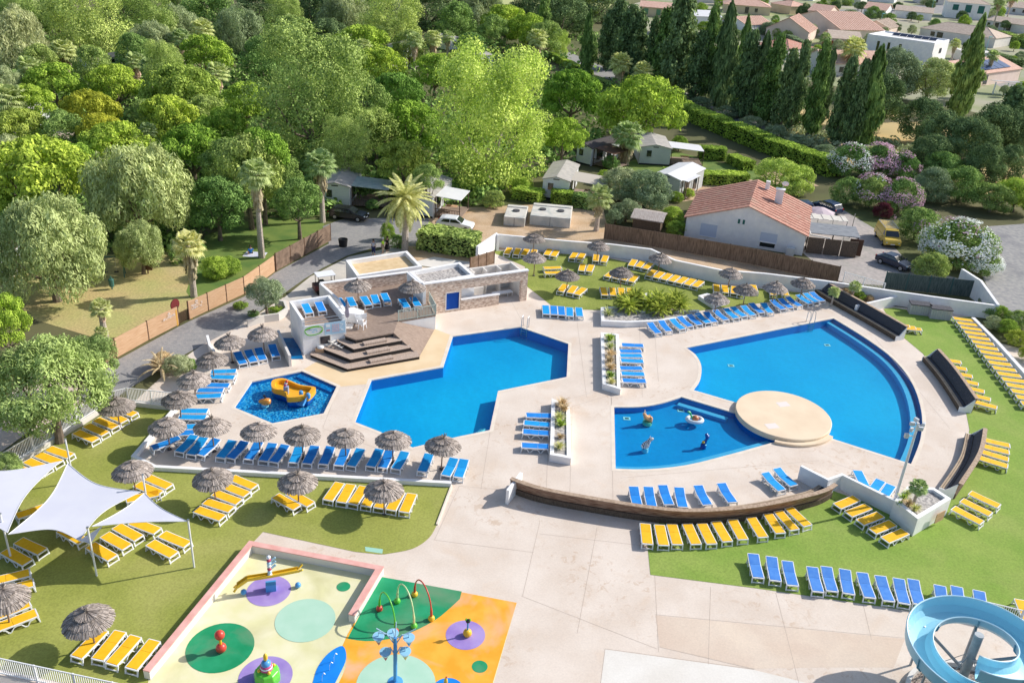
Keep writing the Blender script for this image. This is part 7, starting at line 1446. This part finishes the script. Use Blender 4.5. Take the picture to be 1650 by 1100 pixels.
# pergola shed right of the house
CORR = mat('corrugated', (.16, .17, .19), .6, (.34, .36, .38), 1.2, 3, stretch=(1, 12, 1)); AWN = mat('cream_awning', (.62, .58, .52), .8, (.7, .67, .6), 2)
o = empty('lean_to', G(1298, 408), -.12, 'dark corrugated lean-to shed attached beside the white house', 'shed')
MB().box((2.9, 2.6, 2.3), (6.0, 3.2, .08), rx=.08).build('corrugated_roof', CORR, o); 
for i in range(3): MB().box((.9+i*1.9, .1, 1.0), (1.8, .1, 1.9)).build('board_screen', WOODD, o)
for x in (.1, 2.9, 5.7): MB().bar((x, 1.2, 0), (x, 1.2, 2.2), .12).build('post', WOODD, o)
MB().box((5.5, .6, 1.1), (1.5, .1, 2.0)).build('brown_screen', POSTB, o)
fr = MB(); fr.bar((.2, .2, 2.2), (.2, 2.5, 2.3), .12); fr.bar((.2, .2, 2.2), (2.4, .2, 2.0), .12); fr.bar((2.4, .2, 2.0), (2.4, .2, .6), .12); fr.build('pale_frame', CREAM, o)
o = empty('awning', G(1298, 388), -.1, 'cream scalloped awning beside the white house', 'awning'); m = MB()
for i in range(8): m.box((.35+i*.58, 2.0, 2.5+.05*(i % 2)), (.56, 2.0, .05))
m.build('canvas', AWN, o)
for x in (.2, 4.6): MB().bar((x, 1.1, 0), (x, 1.1, 2.5), .08).build('post', STEEL, o)
o = empty('garden_parasol', G(1321, 341, 2.2), 0, 'pale pink garden parasol beside the white house', 'parasol'); o.location.z = 0; MB().lathe((0, 0, 2.2), [(1.9, 0), (1.0, .35), (.02, .62)], 8).build('canopy', mat('parasol_pink', (.58, .48, .52), .8), o); MB().tube([(0, 0, 0), (0, 0, 2.8)], .05, 8).build('pole', STEEL, o); MB().tube([(1.7, -.6, 0), (1.7, -.6, 2.4)], .05, 6).build('side_pole', STEEL, o)
o = MB().tube([(0, 0, 0), (.05, 0, 3.2)], .05, 8).build('thin_post', STEEL, loc=G(1368, 385)); thing(o, 'thin pale post on the gravel drive beside the house', 'post')
# brown shed
o, L, D = house((1018, 371), (1062, 378), 3.4, 1.7, 2.1, WOODD, mat('old_sheets', (.36, .3, .27), .8, (.5, .45, .42), 1.5, 4, stretch=(8, 1, 1)), 'brown wooden shed with weathered sheet roof behind the reed fence', 'wide', nm='shed', cat='shed')
# ---------------------------------------------------------------- mobile homes (gable at the front), each with a covered terrace
CLAD = mat('cladding', (.66, .68, .7), .7, (.72, .74, .75), .5, 3); CLADG = mat('cladding_grey', (.5, .52, .52), .7, (.57, .58, .57), .5, 3)
def mobile(a, b_, depth, label, wallm=CLAD, terr=True, eave=2.7, ridge=3.15, twid=3.4, side='r', roofm=GREYR, tm=SHEETW):
    o, L, D = house(a, b_, depth, eave, ridge, wallm, roofm, label, 'deep', .15, 'mobile_home', 'mobile home', [('f', .3, 1.75, .7, .95, GLASS), ('r', .3, 1.5, 1.6, 1.6, GLASS), ('r', .65, 1.3, 1.2, 2.0, GLASS)], lines=False)
    b = MB(); [b.box((L/2, -.012, .25+i*.2), (L, .02, .02)) for i in range(12)]; b.build('cladding_line', CLADG, o)
    MB().box((L/2, -.03, 2.75), (.8, .03, .12)).build('number_plate', BLACKP, o); MB().box((L/2, -.02, .12), (L, .05, .24)).build('skirting', BLACKP, o)
    if terr:
        x0 = L+.1 if side == 'r' else -twid-.1; MB().box((x0+twid/2, D*.3+.2, 2.55), (twid, D*.52, .07), ry=.06).build('terrace_roof', tm, o); MB().box((x0+twid/2, D*.3+.2, .3), (twid, D*.52, .12)).build('terrace_floor', DECKW, o)
        for x in (x0+.1, x0+twid-.1):
            for y in (.4, D*.54): MB().bar((x, y, 0), (x, y, 2.5), .1).build('terrace_post', WOODD, o)
        m = MB()
        for i in range(int(twid/.2)): m.box((x0+.1+i*.2, .35, .75), (.05, .04, .8))
        m.box((x0+twid/2, .35, 1.15), (twid, .07, .07)); m.build('terrace_rail', WOODD, o)
        tb = MB().box((x0+twid*.5, D*.3, 1.05), (1.3, .8, .05)).build('table', WOODL, o)
    return o
mobile((517, 333), (564, 336), 8, 'white mobile home with glass-roofed terrace behind the black car', twid=4.5, tm=mat('glass_roof', (.3, .38, .38), .4, (.45, .5, .48), 1.5))
mobile((643, 345), (697, 352), 8, 'white mobile home half hidden behind the date palm', twid=3.2)
mobile((873, 320), (915, 325), 8.5, 'striped white mobile home with terrace behind the two concrete tanks', twid=4.6, tm=mat('terrace_beige', (.5, .45, .4), .7))
mobile((928, 262), (951, 268), 7.5, 'bluish white mobile home with dark roof under the solitary pine', twid=3.6, roofm=mat('dark_roof', (.07, .06, .06), .8), tm=POSTB)
mobile((1029, 265), (1078, 268), 7.5, 'grey mobile home with flat white terrace roof and wooden rail', CLADG, twid=5.0)
mobile((1050, 312), (1092, 322), 8.0, 'pale mobile home roofs behind the big oleander thicket', CLADG, twid=.8, roofm=SHEETW)
mobile((625, 92), (655, 95), 7, 'small white caravan beside the camp road pair of palms', terr=False); mobile((725, 82), (748, 80), 7, 'small white caravan at the end of the pale camp road', terr=False); mobile((60, 245), (92, 268), 9, 'brown-roofed chalet showing between the pines', terr=False, roofm=TILEB); mobile((125, 118), (150, 122), 8, 'brown-roofed chalet in the grove clearing', terr=False, roofm=TILEB); mobile((0, 210), (22, 214), 7, 'white caravan at the frame edge under the pale palm', terr=False); mobile((735, 105), (760, 112), 6, 'white caravan top beside the bright plane tree crown', terr=False)
mobile((-8, 455), (8, 456), 6, 'dark-roofed hut at the frame edge behind the pepper tree', terr=False, roofm=WOODD)
# ---------------------------------------------------------------- village houses
W_ = lambda f, u, z, w=1.1, h=1.3, m=None: (f, u, z, w, h, m or GLASS)
mh = empty('flat_roofed_house', G(1395, 106), 0, 'modern white flat-roofed house with solar panels and slit windows', 'house')
za = 6.0; tA, tB, tD = G(1398, 57, za), G(1506, 72, za), G(1530, 72, za); B0 = G(1506, 72, za).xy; A0_ = tA.xy; e = (B0-A0_); R3 = G(1530, 66, za).xy; d_ = (R3-B0)
b0 = mh.location.xy; Qm = [A0_-b0, B0-b0, R3-b0, A0_+d_-b0]; MB().prism(Qm, 0, za).build('wall', WHITE, mh); MB().wall(offset(Qm, -.2), .35, .3, za, closed=True).build('parapet', WHITE, mh)
an = math.atan2(e.y, e.x); nn_ = Vector((e.y, -e.x)).normalized()
for u in (.19, .35, .52): p = Qm[0]+e*u+nn_*.03; MB().box((p.x, p.y, 3.6), (.7, .08, 2.6), an).build('window', GLASS, mh)
p = Qm[0]+e*.3+nn_*.03; MB().box((p.x, p.y, .9), (4, .1, 1.2), an).build('window', GLASS, mh); p = Qm[1]+d_*.5; an2 = math.atan2(d_.y, d_.x); q = Vector((d_.y, -d_.x)).normalized()*.03+p; MB().box((q.x, q.y, 3.9), (2, .08, 1.3), an2).build('window', GLASS, mh)
PV_ = mat('solar_panel', (.01, .02, .05), .2, spec=.7)
for i in range(6): p = Qm[0]+e*(.3+i*.11)+d_*.55; MB().box((p.x, p.y, za+.5), (1.9, 1.6, .06), an, rx=.4).build('solar_panel', PV_, mh)
house((1335, 78), (1385, 82), 12, 3, 4.6, PINKW, TILEB, 'pink house with brown roof and red shutters behind the village palm', 'wide', windows=[W_('f', .1, 1.5, 1.4, 1.5, mat('red_shutter', (.3, .06, .03), .6)), W_('f', .5, 1.4, 1.4, 2.2, MATS['red_shutter']), W_('f', .85, 1.6, 1.4, 1.5, MATS['red_shutter']), W_('r', .4, 1.8, 1.6, 1.6, MATS['red_shutter'])]); bpy.context.view_layer.update()
house((1384, 56), (1430, 62), 14, 3.2, 5, PINKW, TILEB, 'pink gabled house end next to the modern white house', 'deep', windows=[W_('f', .8, 2, 1.6, 1.8, MATS['red_shutter'])])
house((1480, 60), (1600, 78), 13, 3.0, 5.4, CREAM, TILEB, 'long cream villa with hipped brown roof and dark solar panels', 'wide', hip=True, windows=[W_('f', .18, 1.7, 1.4, 1.4), W_('f', .28, 1.4, 2, 2.2), W_('f', .72, 1.6, 3.0, 1.8, WHITEP)])
house((1522, 28), (1590, 34), 11, 6.2, 8.0, WHITE, TILEB, 'two-storey white house with three dark green shutters', 'wide', hip=True, windows=[W_('f', .2, 4.2, 2.2, 2.2, SHUT), W_('f', .5, 4.0, 2.4, 3.0, SHUT), W_('f', .8, 4.0, 2.4, 3.0, SHUT)])
house((1585, 45), (1650, 55), 10, 3, 4.4, CREAM, TILEB, 'low cream wing with brown roof behind the tall village palms', 'wide', windows=[W_('f', .1, 1.5), W_('f', .3, 1.4, 1.6, 2.2), W_('f', .6, 1.4, 1.6, 2.2)])
ph, L, D = house((1560, 142), (1640, 130), 13, 3.1, 5.2, PINKW, TILEP, 'house with blue solar panels on its roof and a white pergola', 'wide', windows=[W_('f', .3, 1.4, 2, 2.2), W_('r', .5, 1.6, 1.6, 1.4)])
for i in range(6): MB().box((L*(.12+.13*i), D*.22, 4.25), (L*.12, D*.33, .08), rx=math.atan(2.1/(D/2))).build('solar_panel', mat('solar_blue', (.05, .09, .2), .3), ph)
o = empty('pergola', G(1598, 152), math.radians(-5), 'white pergola with glazed roof in front of the solar roof house', 'pergola'); MB().box((3, 1.5, 2.9), (6, 3.2, .1), rx=-.12).build('roof', SHEETW, o); [MB().bar((x, 0, 0), (x, 0, 2.8), .25).build('column', WHITE, o) for x in (.2, 3, 5.8)]; m = MB(); [m.box((i*.3, -.1, .5), (.08, .08, .9)) for i in range(20)]; m.build('balustrade', WHITE, o)
o = MB().box((0, 0, 1.4), (9, 7, 2.8)).build('garage', CREAM, loc=G(1565, 98)); thing(o, 'plain flat-roofed cream annex beside the modern white house', 'annex')
house((1330, 122), (1445, 124), 11, 3.0, 5.3, CREAM, TILEP, 'cream house with pink-tan gable roof in front of the modern white house', 'wide', windows=[W_('f', .2, 1.5), W_('f', .6, 1.5)])
house((1232, 62), (1300, 70), 15, 3.2, 6.8, PINKW, TILEP, 'pink mono-pitch house, the first of two with slanted ridge walls', 'deep'); house((1270, 44), (1352, 66), 16, 3.4, 7.2, PINKW, TILEP, 'pink house with tallest slanted ridge wall and wide tan roof', 'deep')
house((1215, 88), (1268, 98), 12, 2.8, 4.6, CREAM, TILE, 'house with red hipped roof just above the conifer row', 'wide', hip=True); house((1160, 48), (1200, 56), 12, 3, 4.8, WHITE, TILEP, 'white house with pale roof and long side wall above the conifers', 'deep'); house((1100, 42), (1160, 44), 12, 3.2, 4.5, WHITE, SHEETW, 'long white house side wall behind the tallest conifer', 'wide')
house((1165, 20), (1240, 26), 12, 3, 5, SANDW, TILEP, 'yellow house with orange roof and garden door', 'wide', hip=True, windows=[W_('f', .5, 1.4, 1.4, 2.2), W_('f', .7, 1.6)]); house((1240, 18), (1272, 24), 10, 3, 4.6, SANDW, TILEP, 'small yellow house wing with orange hipped roof', 'wide', hip=True)
house((1030, 26), (1080, 30), 11, 3.2, 4.6, SANDW, TILEP, 'sand-coloured house with two green shutters behind the conifers', 'wide', windows=[W_('f', .2, 1.7, 1.5, 2.0, mat('sage_shutter', (.15, .3, .17), .6)), W_('f', .6, 1.7, 1.5, 2.0, MATS['sage_shutter'])]); house((1048, 56), (1080, 60), 10, 2.6, 4, CREAM, TILEP, 'pale low roof seen between two dark conifers', 'wide')
house((960, 4), (1008, 6), 10, 3, 4.5, WHITE, TILEP, 'far white house with pink roof on the skyline by the lane', 'wide', windows=[W_('f', .3, 1.6), W_('f', .7, 1.6)]); house((1350, 6), (1385, 10), 10, 3, 4.5, CREAM, TILEP, 'far cream house with pink roof near the parked pale car', 'wide'); house((1400, 2), (1440, 6), 10, 3, 4.5, WHITE, TILEB, 'far white house row end on the skyline', 'wide'); house((1440, 28), (1500, 34), 10, 2.9, 4.4, WHITE, TILEB, 'low white house with brown roof between the white car and the villa', 'wide'); house((1120, 4), (1160, 6), 12, 3, 4.2, CREAM, TILEP, 'far pale house behind the yellow house', 'wide')
VG = ('green', 'olive', 'dark')
VL = ['by the pink house porch', 'in front of the long cream villa', 'on the skyline by the pale house', 'between the villa and two-storey house', 'right of the pink gabled end', 'above the modern white house roof', 'behind the slanted pink roofs', 'next to the yellow house wing', 'behind the yellow house wing', 'beyond the yellow house', 'near the parked pale car', 'by the low cream wing', 'at the frame edge by the cream wing', 'beside the two-storey house', 'beyond the village road', 'by the yellow house wall', 'below the yellow house hipped roof', 'by the sand-coloured house', 'left of the sand-coloured house', 'at the frame edge by the street', 'by the skyline houses centre', 'beside the villa garden']
for i, (x, y) in enumerate(((1360, 60), (1470, 48), (1390, 10), (1510, 45), (1425, 52), (1445, 45), (1320, 10), (1298, 12), (1270, 2), (1230, 2), (1340, 20), (1620, 40), (1648, 62), (1575, 20), (1500, 8), (1190, 38), (1215, 34), (1090, 22), (1020, 45), (1645, 90), (1420, 25), (1545, 50))):
    tree(x, y, 9+(i*7) % 7, 'round', ('green', 'olive', 'dark')[i % 3], f'small {VG[i % 3]} garden tree '+VL[i], 'village garden trees', 2.4, .9, 'tree', 'garden_tree')
def streetlamp(x, y, lab): 
    o = empty('street_lamp', G(x, y), .5, lab, 'street lamp', 'village street lamps'); MB().tube([(0, 0, 0), (0, 0, 6.5)], [.1, .06], 8).build('pole', mat('lamp_teal', (.2, .5, .5), .5), o); MB().box((.5, 0, 6.6), (1.1, .4, .2)).build('lamp_head', MATS['lamp_teal'], o)
streetlamp(1584, 98, 'teal street lamp on the village road by the dark hedge'); streetlamp(1498, 28, 'teal street lamp near the parked white car'); streetlamp(1415, 55, 'teal street lamp in front of the pink gabled house')

random.seed(21); VP = [(1090, 60), (1110, -4), (1640, -4), (1650, 150), (1560, 150), (1400, 125), (1200, 105)]; k = 0
ANC = {(1360, 70): 'the pink house with red shutters', (1540, 70): 'the long cream villa', (1455, 85): 'the modern white house', (1600, 120): 'the solar roof house', (1390, 118): 'the cream gabled house', (1290, 60): 'the slanted ridge houses', (1240, 95): 'the red hipped roof', (1180, 45): 'the long white side wall', (1205, 15): 'the yellow house', (1330, 10): 'the skyline houses', (1450, 15): 'the white parked car', (1555, 20): 'the two-storey house', (1630, 50): 'the low cream wing'}
CNT = {}
while k < 84:
    x, y = random.uniform(1090, 1650), random.uniform(-2, 150)
    if not inside((x, y), VP): continue
    an_ = min(ANC, key=lambda q: (q[0]-x)**2+4*(q[1]-y)**2); kk = random.choice(('green', 'olive', 'dark', 'hedge')); cw = {'hedge': 'bright green', 'green': 'mid green', 'olive': 'olive', 'dark': 'dark'}[kk]; CNT[(an_, cw)] = CNT.get((an_, cw), 0)+1
    tree(x, y, random.uniform(6, 14), random.choice(('round', 'round', 'pepper')), kk, f'{ORD[CNT[(an_, cw)]-1]} {cw} loose garden shrub around {ANC[an_]}', 'village shrubs', 1.7, .9, 'tree', 'garden_tree'); k += 1
for i, (a, b_, wl, rf, ax, lab) in enumerate((((1440, 92), (1478, 96), CREAM, TILEB, 'wide', 'low cream outbuilding behind the modern white house'), ((1300, 30), (1332, 34), PINKW, TILEP, 'wide', 'pink house partly behind the slanted ridge house'), ((1390, 26), (1425, 30), WHITE, TILEP, 'wide', 'white house in the second village row'), ((1620, 22), (1660, 26), CREAM, TILEB, 'wide', 'cream house at the frame edge behind the tall palms'), ((1200, 2), (1240, 4), CREAM, TILEP, 'wide', 'pale house behind the yellow house chimney'), ((1270, -2), (1310, 2), WHITE, TILEP, 'wide', 'white skyline house over the yellow wing'), ((1480, 6), (1520, 9), CREAM, TILEP, 'wide', 'cream skyline house beside the two-storey house'))):
    house(a, b_, 12, 3, 5, wl, rf, lab, ax, windows=[W_('f', .3, 1.6), W_('f', .7, 1.6)])
